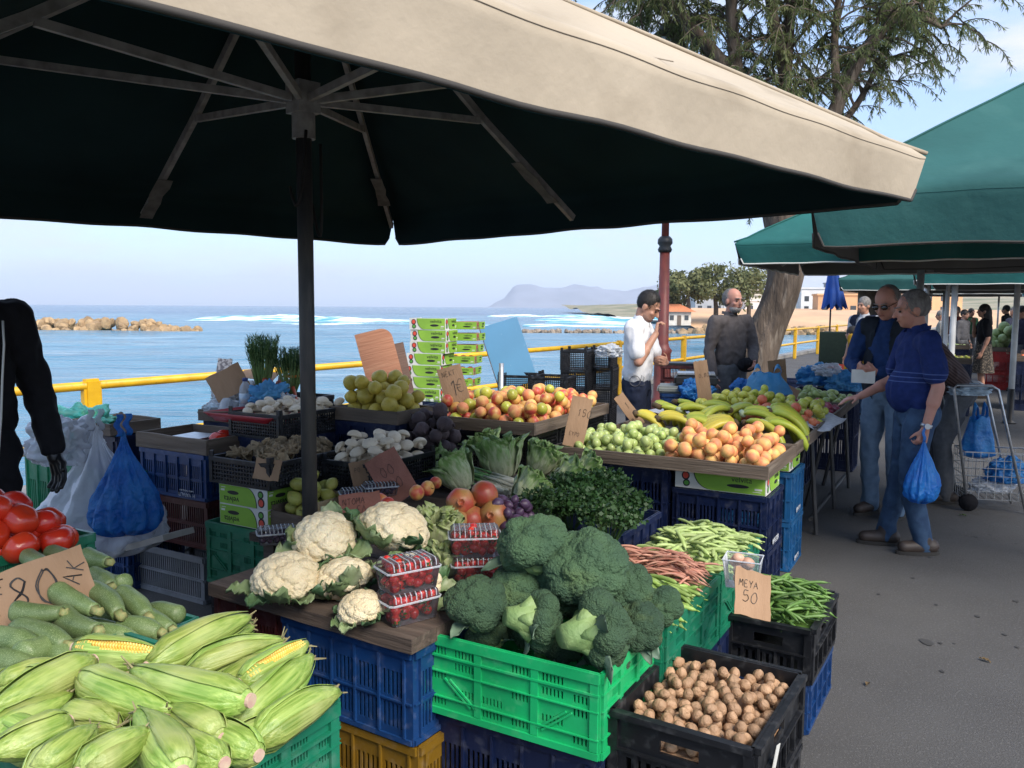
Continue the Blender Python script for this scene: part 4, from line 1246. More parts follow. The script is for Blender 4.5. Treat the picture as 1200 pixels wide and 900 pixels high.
def heap(n, r, rect, zf, rr, tries=14, peak=None, slope=0.0, tight=0.9, test=None, solid=()):
    """drop round things one by one into a rectangle of a local frame; returns local points"""
    pts = []
    x0, x1, y0, y1 = rect
    for i in range(n):
        best = None
        for _ in range(tries):
            for _q in range(20):
                x, y = rr.uniform(x0 + r, x1 - r), rr.uniform(y0 + r, y1 - r)
                if test is None or test(x, y): break
            z = zf + r
            for (px, py, pz) in list(pts) + list(solid):
                d2 = (px - x) ** 2 + (py - y) ** 2
                q = (2 * r) ** 2 * tight
                if d2 < q: z = max(z, pz + math.sqrt(q - d2))
            s = z
            if peak: s += slope * math.hypot(x - peak[0], y - peak[1])
            if best is None or s < best[0]: best = (s, x, y, z)
        pts.append(best[1:])
    return pts

def bent_tube(mb, L, rad, bend, n=10, seg=10, sect=None, k=None):
    """a body along x from -L/2..L/2 with radius function rad(t), bent up in z by bend"""
    vs_, fs_ = [], []
    for i in range(n + 1):
        t = i / n
        x = (t - 0.5) * L; zc = -bend * (2 * t - 1) ** 2
        for j in range(seg):
            q = 2 * math.pi * j / seg
            r = rad(t) * (sect(q, t) if sect else 1)
            vs_.append((x, r * math.cos(q), zc + r * math.sin(q)))
    for i in range(n):
        for j in range(seg):
            j2 = (j + 1) % seg
            fs_.append((i * seg + j, (i + 1) * seg + j, (i + 1) * seg + j2, i * seg + j2))
    fs_.append(tuple(range(seg))); fs_.append(tuple(reversed(range(n * seg, n * seg + seg))))
    mb.add(vs_, fs_, k)

def orient(o, a, b, spin=0.0):
    """lay an object whose body runs along its x between two points"""
    a, b = V(a), V(b)
    d = (b - a)
    x = d.normalized()
    up = V((0, 0, 1)); y = up.cross(x)
    y = y.normalized() if y.length > 1e-6 else V((0, 1, 0))
    z = x.cross(y)
    m = MX((x, y, z)).transposed() @ MX.Rotation(spin, 3, 'X')
    o.location = (a + b) / 2
    o.rotation_euler = m.to_euler()
    return d.length

# ---- maize cob in its husk
def husk_mat():
    m = bpy.data.materials.new('corn_husk'); m.use_nodes = True
    N, L = m.node_tree.nodes, m.node_tree.links
    b = N['Principled BSDF']; b.inputs['Roughness'].default_value = 0.42
    tc = N.new('ShaderNodeTexCoord'); mp = N.new('ShaderNodeMapping'); mp.inputs['Scale'].default_value = (1.2, 26, 26); oi = N.new('ShaderNodeObjectInfo')
    L.new(tc.outputs['Object'], mp.inputs[0])
    n = N.new('ShaderNodeTexNoise'); n.inputs['Scale'].default_value = 6; n.inputs['Detail'].default_value = 4; L.new(mp.outputs[0], n.inputs[0])
    r = N.new('ShaderNodeValToRGB'); e = r.color_ramp.elements; e[0].position = 0.3; e[0].color = (0.14, 0.245, 0.032, 1); e[1].position = 0.72; e[1].color = (0.36, 0.46, 0.115, 1)
    L.new(n.outputs['Fac'], r.inputs[0])
    n2 = N.new('ShaderNodeTexNoise'); n2.inputs['Scale'].default_value = 9; L.new(tc.outputs['Object'], n2.inputs[0])
    mr = N.new('ShaderNodeMapRange'); mr.inputs['From Min'].default_value = 0.5; mr.inputs['From Max'].default_value = 0.75; L.new(n2.outputs['Fac'], mr.inputs[0])
    mx = N.new('ShaderNodeMix'); mx.data_type = 'RGBA'; L.new(mr.outputs[0], mx.inputs['Factor']); L.new(r.outputs[0], mx.inputs['A']); mx.inputs['B'].default_value = (0.42, 0.48, 0.17, 1)
    h = N.new('ShaderNodeHueSaturation'); q = N.new('ShaderNodeMapRange'); q.inputs['To Min'].default_value = 0.78; q.inputs['To Max'].default_value = 1.18; L.new(oi.outputs['Random'], q.inputs[0]); L.new(q.outputs[0], h.inputs['Value'])
    q2 = N.new('ShaderNodeMapRange'); q2.inputs['To Min'].default_value = 0.487; q2.inputs['To Max'].default_value = 0.515; L.new(oi.outputs['Random'], q2.inputs[0]); L.new(q2.outputs[0], h.inputs['Hue'])
    L.new(mx.outputs['Result'], h.inputs['Color']); L.new(h.outputs[0], b.inputs['Base Color'])
    bn = N.new('ShaderNodeBump'); bn.inputs['Strength'].default_value = 0.55; bn.inputs['Distance'].default_value = 0.006; L.new(n.outputs['Fac'], bn.inputs['Height']); L.new(bn.outputs[0], b.inputs['Normal'])
    return m
m_husk = husk_mat()
m_huskdry = mat('husk_dry_tip', (0.30, 0.27, 0.14), (0.20, 0.17, 0.08), scale=20, rough=0.8, stretch=(0.3, 4, 4))
m_buttend = mat('husk_cut_end', (0.55, 0.42, 0.30), (0.48, 0.30, 0.25), scale=60, rough=0.8)
m_kern = mat('corn_kernel', (0.74, 0.46, 0.07), (0.78, 0.55, 0.14), scale=40, rough=0.3, var=0.05)

def corn_proto(seed, peeled=False):
    rr = random.Random(seed)
    root = bpy.data.objects.new('corn_cob', None); link(root)
    Lc = 0.28
    def rad(t):      # t=0 butt, t=1 tip
        return 0.034 * (0.36 + 0.64 * min(1, t / 0.20) ** 0.75) * (1 if t < 0.45 else max(0.12, 1 - ((t - 0.45) / 0.58) ** 1.9 * 0.86))
    ph = rr.uniform(0, 6); bend = rr.uniform(-0.01, 0.012)
    def sect(q, t):
        s = 1 + 0.010 * math.sin(13 * q + ph) + 0.007 * math.sin(31 * q + 2 * ph)
        for c0, dr in ((ph, 1), (ph + 2.3, -1), (ph + 4.1, 1)):   # overlapping husk leaf edges
            d = ((q - c0 - dr * 0.5 * t + math.pi) % (2 * math.pi)) - math.pi
            s += 0.045 * math.exp(-(max(0, -dr * d) / 0.06) ** 2 if dr * d < 0 else -(d / 0.8) ** 2)
        return s
    mb = MB(); bent_tube(mb, Lc, rad, bend, 18, 40, sect)
    if peeled:
        # open a window on the upper side
        keep = []
        for f in mb.f:
            c = sum((V(mb.v[i]) for i in f), V()) / len(f)
            q = math.atan2(c.z, c.y)
            if len(f) == 4 and -0.10 < c.x < 0.115 and abs(q - math.pi / 2) < 0.85 * (1 - ((c.x - 0.02) / 0.13) ** 2): continue
            keep.append(f)
        mb.f = keep; mb.m = [0] * len(keep)
    mb.build('husk', m_husk, root, smooth=True)
    b = MB(); b.tube([(-Lc / 2 - 0.006, 0, -bend), (-Lc / 2 + 0.004, 0, -bend)], [0.0115, 0.0125], 14); b.build('cut_end', m_buttend, root)
    for k in range(3):
        b = MB(); q0 = ph + 2.1 * k + rr.uniform(-0.3, 0.3); ln = Lc * 0.985; lift = rr.uniform(0.0, 0.005); wd = rr.uniform(0.5, 0.85)
        tend = rr.uniform(0.99, 1.03)
        def f(s, c):
            t = tend - ln / Lc * (1 - s)
            q = q0 + (c - 0.5) * 2 * wd * (1 - 0.85 * s ** 2)
            r = rad(min(t, 1)) * 1.06 + 0.0015 + lift * s ** 2
            x = (t - 0.5) * Lc
            return (x, r * math.cos(q), -bend * (2 * t - 1) ** 2 + r * math.sin(q) + 0.0)
        b.sheet(f, 10, 6, th=0.0008)
        b.build('husk_leaf', m_husk, root, smooth=True)
    if not peeled or True:
        b = MB()
        for k in range(6):
            a = (Lc / 2 - 0.012, rr.gauss(0, 0.003), -bend + rr.gauss(0, 0.003)); e_ = (Lc / 2 + rr.uniform(0.004, 0.018), rr.gauss(0, 0.010), -bend + rr.gauss(0, 0.010))
            b.tube([a, e_], [0.003, 0.0012], 4)
        b.build('silk_tuft', m_huskdry, root)
    if peeled:
        b = MB(); rows = 16
        for i in range(26):
            for j in range(rows):
                q = 2 * math.pi * j / rows
                if abs(((q - math.pi / 2 + math.pi) % (2 * math.pi)) - math.pi) > 1.15: continue
                x = -0.115 + 0.0092 * i; t = x / Lc + 0.5; r = rad(t) * 0.90
                c = V((x, r * math.cos(q), -bend * (2 * t - 1) ** 2 + r * math.sin(q)))
                nrm = V((0, math.cos(q), math.sin(q))); tg = V((0, -math.sin(q), math.cos(q))); ax = V((1, 0, 0))
                vs_ = [c + ax * sx * 0.0044 + tg * sy * r * 0.175 - nrm * 0.004 for sx, sy in ((-1, -1), (1, -1), (1, 1), (-1, 1))] + [c + ax * sx * 0.0030 + tg * sy * r * 0.12 + nrm * 0.0036 for sx, sy in ((-1, -1), (1, -1), (1, 1), (-1, 1))]
                b.add(vs_, [(0, 1, 5, 4), (1, 2, 6, 5), (2, 3, 7, 6), (3, 0, 4, 7), (4, 5, 6, 7)])
        tag(b.build('kernels', m_kern, root, smooth=True), kind='stuff')
    return root

# ---- courgette
m_cour = mat('courgette_skin', (0.095, 0.155, 0.045), (0.16, 0.23, 0.085), scale=5, rough=0.45, var=0.18, c4_=(0.32, 0.40, 0.19), s4=120, f4=(0.54, 0.66), stretch=(0.6, 1, 1), bump=0.1, bs=80)
def courgette_mesh(seed):
    rr = random.Random(seed); mb = MB(); L = 1.0
    bend = rr.uniform(-0.05, 0.06)
    def rad(t): return 0.135 * (min(1, (t + 0.012) / 0.10) ** 0.5) * (1.0 if t < 0.6 else 1 - 0.40 * ((t - 0.6) / 0.4) ** 1.4) * (1 + 0.05 * math.sin(t * 5 + seed))
    bent_tube(mb, L, rad, bend, 16, 20, lambda q, t: 1 + 0.018 * math.cos(5 * q))
    bent = -bend
    mb.tube([(L / 2 - 0.005, 0, bent), (L / 2 + 0.06, 0, bent - 0.01), (L / 2 + 0.13, 0.01, bent + 0.01)], [0.075, 0.055, 0.06], 5, k=1)
    return mb.mesh('courgette', [m_cour, m_cstem], True)
m_cstem = mat('courgette_stem', (0.22, 0.28, 0.10), (0.36, 0.32, 0.13), scale=30, rough=0.7)

# ---- bean pods
def bean_mesh(seed, L, r, flat, m, bend=None):
    rr = random.Random(seed); mb = MB()
    bend = rr.uniform(0.0, 0.16) * L if bend is None else bend
    ph = rr.uniform(0, 6)
    def rad(t): return r * (min(1, t / 0.10 + 0.10) ** 0.7) * (min(1, (1 - t) / 0.12 + 0.06) ** 0.7) * (1 + 0.08 * math.sin(t * 24 + ph))
    bent_tube(mb, L, rad, bend, 9, 6, lambda q, t: 1.0 if flat == 1 else math.sqrt(math.cos(q) ** 2 + (flat * math.sin(q)) ** 2))
    mb.tube([(L / 2 - 0.001, 0, -bend), (L / 2 + 0.009, 0, -bend - 0.002)], [r * 0.35, r * 0.18], 4)
    return mb.mesh('bean_pod', m, True)
m_bean = mat('bean_green', (0.20, 0.32, 0.065), (0.27, 0.38, 0.10), scale=20, rough=0.5, var=0.3)
m_beanp = mat('bean_pale', (0.36, 0.45, 0.17), (0.28, 0.38, 0.12), scale=20, rough=0.5, var=0.25)
m_beand = mat('bean_dark', (0.075, 0.165, 0.028), (0.12, 0.22, 0.05), scale=20, rough=0.45, var=0.3)
m_beanr = mat('bean_red', (0.36, 0.135, 0.095), (0.48, 0.26, 0.18), scale=26, rough=0.55, var=0.25)

# ---- leaves
def leaf_sheet(mb, base, d, up, L, W, curl=0.3, wav=0.15, seed=0, nu=10, nv=6, th=0.0, stem=0.0, k=None, cup=0.25):
    """one broad leaf from base along d, with its face towards up"""
    base, d, up = V(base), V(d).normalized(), V(up)
    s_ = d.cross(up).normalized(); up = s_.cross(d).normalized()
    def f(a, c):
        q = (c - 0.5) * 2
        wd = W * (math.sin(math.pi * min(1, (a * 0.92 + 0.07))) ** 0.62) * (0.55 + 0.6 * a)
        wd *= 1 + 0.12 * NZ.noise(V((a * 7, q * 2, seed)))
        x = L * (a - curl * 0.25 * a * a)
        z = -curl * L * a ** 2.2 + cup * wd * q * q + wav * W * abs(q) ** 1.5 * (NZ.noise(V((a * 6 + 3, q * 3, seed * 1.7))) + 0.6 * math.sin(a * 19 + q * 4 + seed))
        return base + d * x + s_ * q * wd * 0.5 + up * z
    mb.sheet(f, nu, nv, th=th, k=k)

def cauli_proto(seed, r=0.085, leaves=9):
    rr = random.Random(seed)
    root = bpy.data.objects.new('cauliflower', None); link(root)
    mb = MB(); seeds = []
    n = 46
    for i in range(n):     # florets spread over the dome
        t = math.acos(1 - 1.25 * (i + 0.5) / n); q = i * 2.39996 + rr.uniform(-0.12, 0.12)
        seeds.append(V((math.sin(t) * math.cos(q), math.sin(t) * math.sin(q), math.cos(t))))
    sub = []
    for s in seeds:
        for _ in range(9): sub.append((s + V((rr.gauss(0, .115), rr.gauss(0, .115), rr.gauss(0, .115)))).normalized())
    SD = np.array([tuple(s) for s in seeds]); SS = np.array([tuple(s) for s in sub])
    vs_, fs_ = ico(6)
    A = np.array([tuple(p) for p in vs_])
    d1 = np.sqrt(np.maximum(0, 2 - 2 * (A @ SD.T).max(axis=1))); d2 = np.sqrt(np.maximum(0, 2 - 2 * (A @ SS.T).max(axis=1)))
    big = np.sqrt(np.maximum(0.0, 1 - (d1 / 0.30) ** 2)) * 0.15
    sm = np.sqrt(np.maximum(0.0, 1 - (d2 / 0.115) ** 2)) * 0.042
    rr_ = 0.84 + big + sm
    z = A[:, 2]
    B = A * rr_[:, None] * r
    B[:, 2] = np.where(z < 0, B[:, 2] * 0.62, B[:, 2] * 0.80)
    B[:, 2] += r * 0.52
    mb.add([tuple(p) for p in B], fs_)
    mb.build('curd', m_caul, root, smooth=True)
    for i in range(leaves):
        q = 2 * math.pi * i / leaves + rr.uniform(-0.25, 0.25)
        d = V((math.cos(q), math.sin(q), 0))
        mb = MB()
        up = rr.uniform(0.15, 0.8); ln = r * rr.uniform(0.7, 1.15); wd = r * rr.uniform(0.75, 1.15)
        leaf_sheet(mb, d * r * 0.66 + V((0, 0, 0.012)), d * 0.9 + V((0, 0, up)), -d + V((0, 0, 0.4)), ln, wd, rr.uniform(-0.45, 0.25), 0.20, seed + i, 9, 8, th=0.0012)
        # thick pale midrib
        mb.build('leaf', m_cleaf if i % 3 else m_cleafd, root, smooth=True)
    mb = MB(); mb.lathe([(0, 0), (r * 0.35, 0.0), (r * 0.42, r * 0.3), (0, r * 0.5)], 10); mb.build('stalk', m_pstem, root, smooth=True)
    return root

def broc_proto(seed, r=0.10, lobes=9, stem=True, flat=0.85):
    rr = random.Random(seed)
    root = bpy.data.objects.new('broccoli', None); link(root)
    cs = [(V((0, 0, 0.14)), 0.63)]
    for i in range(lobes):
        q = 2 * math.pi * i / lobes + rr.uniform(-0.2, 0.2); e_ = rr.uniform(-0.25, 0.45)
        cs.append((V((math.cos(q) * 0.56, math.sin(q) * 0.56, e_ * 0.6)), rr.uniform(0.36, 0.5)))
    for i in range(26):
        t_ = math.acos(1 - 1.15 * (i + .5) / 26); q = i * 2.39996 + rr.uniform(-.25, .25); e_ = rr.uniform(.58, .70)
        cs.append((V((math.sin(t_) * math.cos(q), math.sin(t_) * math.sin(q), math.cos(t_) * .92 + .06)) * e_, rr.uniform(0.22, 0.31)))
    C = np.array([tuple(c) for c, _ in cs]); RR = np.array([k for _, k in cs])
    vs_, fs_ = ico(6)
    A = np.array([tuple(p) for p in vs_])
    # ray-march star shaped union: farthest hit of each direction on the lobes
    ac = A @ C.T; disc_ = ac ** 2 - (np.sum(C ** 2, axis=1) - RR ** 2)[None, :]
    hit = np.where(disc_ > 0, ac + np.sqrt(np.maximum(disc_, 0)), 0).max(axis=1)
    hit = np.maximum(hit, 0.42)
    B = A * hit[:, None]
    n = 1100; i_ = np.arange(n); ph = np.arccos(1 - 2 * (i_ + 0.5) / n); th = i_ * 2.39996
    K = np.stack([np.sin(ph) * np.cos(th), np.sin(ph) * np.sin(th), np.cos(ph)], 1)
    K += np.random.RandomState(seed).normal(0, 0.03, K.shape); K /= np.linalg.norm(K, axis=1)[:, None]
    d2 = np.concatenate([np.sqrt(np.maximum(0, 2 - 2 * (A[k:k + 8000] @ K.T).max(axis=1))) for k in range(0, len(A), 8000)])
    B *= (0.955 + 0.055 * np.sqrt(np.maximum(0, 1 - (d2 / 0.078) ** 2)))[:, None]
    B += A * (np.random.RandomState(seed + 1).uniform(-0.010, 0.010, len(A)))[:, None]
    B[:, 2] *= flat
    B *= r
    mb = MB(); mb.add([tuple(p) for p in B], fs_)
    mb.build('crown', m_broc, root, smooth=True)
    if stem:
        mb = MB()
        mb.tube([(0, 0, -r * 0.2), (r * 0.05, 0, -r * 0.7), (0.0, r * 0.05, -r * 1.02)], [r * 0.62, r * 0.38, r * 0.29], 16)
        for i in range(5):
            q = i * 1.256 + 0.3; mb.tube([(r * 0.20 * math.cos(q), r * 0.20 * math.sin(q), -r * 0.66), (r * 0.5 * math.cos(q), r * 0.5 * math.sin(q), -r * 0.15)], [r * 0.12, r * 0.30], 10)
        mb.build('stalk', m_bstem, root, smooth=True)
        for i in range(2):
            q = rr.uniform(0, 6.28); d = V((math.cos(q), math.sin(q), 0))
            mb = MB(); leaf_sheet(mb, d * r * 0.3 + V((0, 0, -r * 0.5)), d + V((0, 0, 0.7)), -d + V((0, 0, 1)), r * rr.uniform(0.9, 1.2), r * 0.55, 0.5, 0.15, seed + i, 8, 6, th=0.001)
            mb.build('leaf', m_brleaf, root, smooth=True)
    return root
m_brleaf = mat('broccoli_leaf', (0.075, 0.130, 0.085), (0.12, 0.18, 0.12), scale=9, rough=0.55, var=0.15)

def lettuce_mat(name, base, tip, z1):
    """leaf that is pale and ribbed at its foot and green towards the tip"""
    m = bpy.data.materials.new(name); m.use_nodes = True; N, L = m.node_tree.nodes, m.node_tree.links
    b = N['Principled BSDF']; b.inputs['Roughness'].default_value = .5
    tc = N.new('ShaderNodeTexCoord'); sp = N.new('ShaderNodeSeparateXYZ'); L.new(tc.outputs['Object'], sp.inputs[0])
    r = N.new('ShaderNodeMapRange'); r.inputs['From Min'].default_value = .01; r.inputs['From Max'].default_value = z1; L.new(sp.outputs['Z'], r.inputs[0])
    mp = N.new('ShaderNodeMapping'); mp.inputs['Scale'].default_value = (1, 1, .16); L.new(tc.outputs['Object'], mp.inputs[0])
    n = N.new('ShaderNodeTexNoise'); n.inputs['Scale'].default_value = 75; n.inputs['Detail'].default_value = 4; L.new(mp.outputs[0], n.inputs[0])
    n2 = N.new('ShaderNodeMapRange'); n2.inputs['From Min'].default_value = .38; n2.inputs['From Max'].default_value = .66; n2.inputs['To Min'].default_value = -.35; n2.inputs['To Max'].default_value = .3; L.new(n.outputs['Fac'], n2.inputs[0])
    ad = N.new('ShaderNodeMath'); ad.operation = 'ADD'; ad.use_clamp = True; L.new(r.outputs[0], ad.inputs[0]); L.new(n2.outputs[0], ad.inputs[1])
    mx = N.new('ShaderNodeMix'); mx.data_type = 'RGBA'; L.new(ad.outputs[0], mx.inputs['Factor']); mx.inputs['A'].default_value = c4(base); mx.inputs['B'].default_value = c4(tip); L.new(mx.outputs['Result'], b.inputs['Base Color'])
    bn = N.new('ShaderNodeBump'); bn.inputs['Strength'].default_value = .8; bn.inputs['Distance'].default_value = .008; L.new(n.outputs['Fac'], bn.inputs['Height']); L.new(bn.outputs[0], b.inputs['Normal'])
    tr = N.new('ShaderNodeBsdfTranslucent'); L.new(mx.outputs['Result'], tr.inputs[0]); ms = N.new('ShaderNodeMixShader'); ms.inputs[0].default_value = .2
    o = N['Material Output']; L.new(b.outputs[0], ms.inputs[1]); L.new(tr.outputs[0], ms.inputs[2]); L.new(ms.outputs[0], o.inputs[0]); return m
m_let = lettuce_mat('lettuce_head', (.60, .63, .40), (.19, .33, .085), .15)
m_letp = lettuce_mat('lettuce_head_pale', (.58, .60, .36), (.34, .45, .13), .15)
def lettuce_proto(seed, r=0.085, n=11, pale=False):
    rr = random.Random(seed)
    root = bpy.data.objects.new('lettuce', None); link(root)
    Lh = r * 2.3
    for i in range(n):
        ring = i / (n - 1); q0 = i * 2.39996 + rr.uniform(-.2, .2); Rk = r * (0.42 + 0.62 * ring); hgt = Lh * (0.92 - 0.12 * ring) * rr.uniform(.92, 1.06); fl = rr.uniform(.4, 1.6) * ring; ph = rr.uniform(0, 9)
        def f(a, c):
            q = (c - .5) * 2
            W = (.42 + .62 * math.sin(math.pi * min(1, .12 + a * .74))) * (1.0 if a < .82 else math.sqrt(max(.02, 1 - ((a - .82) / .19) ** 2)))
            ang = q0 + q * W
            rad = Rk * (.30 + .75 * math.sin(math.pi * min(.78, .06 + .66 * a))) + r * fl * max(0, a - .62) ** 1.4 * 1.6
            ed = max(0, a - .35) * (abs(q) ** 1.3 + max(0, a - .7))
            ru = r * .34 * ed * (math.sin(q * 9 + a * 13 + ph) + 1.3 * NZ.noise(V((q * 3, a * 7, ph))))
            rad += ru + r * .03 * abs(math.sin(q * 7 + ph)) * (1 - a) + r * .05 * NZ.noise(V((q * 2.5, a * 4, ph + 3)))
            return (rad * math.cos(ang), rad * math.sin(ang), hgt * a + .4 * ru)
        mb = MB(); mb.sheet(f, 18, 16, th=.001)
        mb.build('leaf', m_letp if pale else m_let, root, smooth=True)
    mb = MB(); mb.lathe([(0, -.012), (r * .22, -.012), (r * .34, .012), (r * .2, .05), (0, .06)], 12); mb.build('stump', m_pstem, root, smooth=True)
    return root

def bunch(root, pos, n, h, spread, m_s, m_l, rr, lean=(0, 0), leaves=26, ls=0.022, thick=0.0022):
    """a bunch of leafy stems (herbs): stems and leaflets as two parts"""
    st, lf = MB(), MB()
    for i in range(n):
        q = rr.uniform(0, 6.28); s = spread * math.sqrt(rr.random())
        tip = V(pos) + V((math.cos(q) * s + lean[0], math.sin(q) * s + lean[1], h * rr.uniform(0.7, 1.05) - s * 0.45))
        b = V(pos) + V((math.cos(q) * 0.02, math.sin(q) * 0.02, 0))
        pts = curve_pts(b, tip, (math.cos(q) * 0.02, math.sin(q) * 0.02, 0.04), 5)
        st.tube(pts, [thick, thick, thick * 0.9, thick * 0.8, thick * 0.7, thick * 0.5], 4, cap=False)
        for j in range(leaves):
            t = 0.35 + 0.65 * rr.random() ** 0.6; k = min(int(t * 5), 4)
            p = pts[k].lerp(pts[k + 1], t * 5 - k) + V((rr.gauss(0, 0.016), rr.gauss(0, 0.016), rr.gauss(0, 0.012)))
            d = V((rr.gauss(0, 1), rr.gauss(0, 1), rr.gauss(0.2, 0.7))).normalized(); w = d.cross(V((rr.gauss(0, 1), rr.gauss(0, 1), rr.gauss(0, 1)))).normalized()
            s_ = ls * rr.uniform(0.6, 1.3)
            lf.add([p, p + d * s_ * 0.5 + w * s_ * 0.42, p + d * s_ * 0.75 + w * s_ * 0.2, p + d * s_, p + d * s_ * 0.75 - w * s_ * 0.2, p + d * s_ * 0.5 - w * s_ * 0.42], [(0, 1, 2, 3), (0, 3, 4, 5)])
    return st, lf

# ------------------------------------------------------------------ front stall
class Proto:
    """first use hands out the built thing itself, later uses hand out copies"""
    def __init__(s, roots): s.r, s.used = roots, [False] * len(roots)
    def use(s, i, loc, rot=None, scale=1.0, label=None, cat=None, group=None):
        i %= len(s.r)
        o = s.r[i] if not s.used[i] else dup(s.r[i])
        s.used[i] = True
        o.location = loc
        if rot is not None: o.rotation_euler = rot
        o.scale = (scale,) * 3
        tag(o, label, cat, group)
        return o

# broccoli in the light green crate, on a dark crate
BC = (0.09, 2.503)
crate(BC, 0.60, 0.40, 0.25, 'fold', 'green', 'bright green folding crate full of broccoli heads', 0.372, name='folding_crate')
crate((BC[0], BC[1] + 0.015), 0.58, 0.38, 0.37, 'vent', 'navy', 'navy crate standing under the bright green broccoli crate', 0.0)
bp = Proto([broc_proto(3, 0.10, 9), broc_proto(5, 0.10, 8, flat=0.95), broc_proto(8, 0.10, 10, flat=0.8)])
def face(d):    # rotation that points the stalk (-z) along d
    return V(d).to_track_quat('-Z', 'Y').to_euler()
for i, (u, v, r, z, d, lb) in enumerate([
        (562, 708, 40, 0.705, (0.1, 0.2, -1), 'smooth dome of broccoli at the corner of the green crate beside the strawberries'),
        (626, 640, 45, 0.86, (0.1, 0.3, -1), 'broccoli head at the top of the heap next to the pomegranates'),
        (690, 663, 54, 0.82, (0.2, 0.5, -0.9), 'largest broccoli head with many lobes on top of the heap'),
        (632, 726, 37, 0.70, (-0.95, -0.15, 0.12), 'small broccoli head with pale stalk pointing at the strawberries'),
        (704, 738, 46, 0.705, (-0.9, -0.4, -0.05), 'front broccoli head with thick pale stalk over the crate rim'),
        (750, 733, 33, 0.675, (0.3, 0.6, -0.7), 'broccoli head at the crate corner near the walnuts'),
        (664, 690, 40, 0.73, (0.1, 0.5, -0.9), 'shaded broccoli head in the middle of the heap'),
        (776, 712, 27, 0.67, (0.3, 0.6, -0.7), 'small yellowish broccoli head beside the green beans'),
        (604, 690, 36, 0.73, (0.2, 0.5, -1), 'broccoli head tucked behind the corner dome'),
        (735, 690, 36, 0.75, (0.3, 0.5, -1), 'broccoli head behind the largest one with a grey leaf')]):
    p = P(u, v, z); s = r * (p - V((0, 0, EYE))).length / FPX / 0.10 * 0.97
    o = bp.use(i, p, face(d), s, lb, 'broccoli', 'broccoli heads in the green crate')
rb = random.Random(2)
for i in range(7):
    f = Fr((BC[0], BC[1], 0)); q = f(-0.22 + 0.075 * i, rb.uniform(-0.09, 0.12), 0.585)
    bp.use(i, q, face((rb.gauss(0, .3), rb.gauss(0, .3), -1)), 0.72, 'broccoli head lying in the crate under the heap', 'broccoli', 'broccoli heads under the heap')

# walnuts
WC = (0.594, 2.347)
crate(WC, 0.40, 0.52, 0.22, 'deep', 'black', 'black crate heaped with walnuts', 0.28, R(32), name='walnut_crate')
crate((WC[0], WC[1]), 0.39, 0.51, 0.28, 'deep', 'black', 'black crate standing under the walnut crate', 0.0, R(32))
def walnut_mesh(seed):
    mb = MB(); rr = random.Random(seed)
    def f(p):
        s = 1 - 0.10 * max(0, p.x) ** 2
        ridge = 0.06 * math.exp(-(p.y / 0.12) ** 2)
        n = 0.07 * NZ.noise(V((p.x * 3, p.y * 5, p.z * 3)) + V((seed, 0, 0))) - 0.11 * abs(NZ.noise(V((p.x * 4 + seed, p.y * 7, p.z * 7))))
        q = p * (1 + ridge + n)
        return V((q.x * 1.18, q.y * 0.98, q.z)) * 0.0172
    blob(mb, 3, f)
    return mb.mesh('walnut', m_walnut, True)
wm = [walnut_mesh(s) for s in (1, 4, 7, 9)]
f = Fr((WC[0], WC[1], 0), R(32))
rw = random.Random(5)
fl = MB(); fl.sheet(lambda a, b: f(-0.185 + 0.37 * a, -0.245 + 0.49 * b, 0.405 + 0.006 * nz((a * 9, b * 9, 1))), 14, 18)
tag(fl.build('walnut_underlayer', m_walnut, smooth=True), 'mass of walnuts filling the crate below the top layer', 'walnuts', None, 'stuff')
pts = heap(285, 0.0172, (-0.188, 0.188, -0.248, 0.248), 0.405, rw, 10, (0, 0.03), 0.10)
place('walnut', 'tan walnut heaped in the black crate', 'walnut', 'walnuts in the black crate', wm, [f(*p) for p in pts], rw, sc=(0.88, 1.12))
tg = MB(); tg.box(-0.018, 0.018, -0.001, 0.001, -0.05, 0.05)
q = f(0.2195, -0.12, 0.40)
o = tg.build('paper_tag', m_carton, None, loc=q, rot=(0.1, 0.25, -R(32) + R(90))); tag(o, 'white paper tag stuck on the walnut crate', 'tag')

# beans
def bean_pile(n, rect, z0, z1, meshes, frame, label, group, rr, name='bean_pod', dirn=None, spread=1.2, mound=0.05):
    x0, x1, y0, y1 = rect
    for i in range(n):
        t = i / n
        x, y = rr.uniform(x0, x1), rr.uniform(y0, y1)
        ex = 1 - abs(2 * (x - x0) / (x1 - x0) - 1); ey = 1 - abs(2 * (y - y0) / (y1 - y0) - 1)
        z = z0 + (z1 - z0) * t + mound * min(1, 2 * ex) * min(1, 2 * ey) + rr.uniform(-0.004, 0.004)
        a = (dirn if dirn is not None else 0) + rr.gauss(0, spread)
        o = obj(name, rr.choice(meshes), None, frame(x, y, z), (rr.gauss(0, 0.12) + rr.choice((0, 1.57, 3.1, 4.7)) * 0, rr.gauss(0, 0.16), a))
        s = rr.uniform(0.85, 1.15); o.scale = (s, s, s)
        tag(o, label, 'bean', group)
AC, BCn, KC = (0.477, 2.86), (0.782, 3.388), (1.12, 3.30)
crate(AC, 0.36, 0.60, 0.25, 'fold', 'dgreen', 'dark green folding crate of green and red beans next to the broccoli', 0.372, name='folding_crate')
crate(AC, 0.35, 0.58, 0.37, 'vent', 'navy', 'navy crate under the dark green bean crate', 0.0)
crate(BCn, 0.36, 0.60, 0.25, 'fold', 'dgreen', 'dark green folding crate of pale beans in front of the fruit stall', 0.372, name='folding_crate')
crate(BCn, 0.35, 0.58, 0.37, 'vent', 'navy', 'navy crate under the pale bean crate', 0.0)
crate(KC, 0.32, 0.48, 0.22, 'deep', 'black', 'black crate of dark green string beans beside the aisle', 0.20, R(31), name='bean_crate')
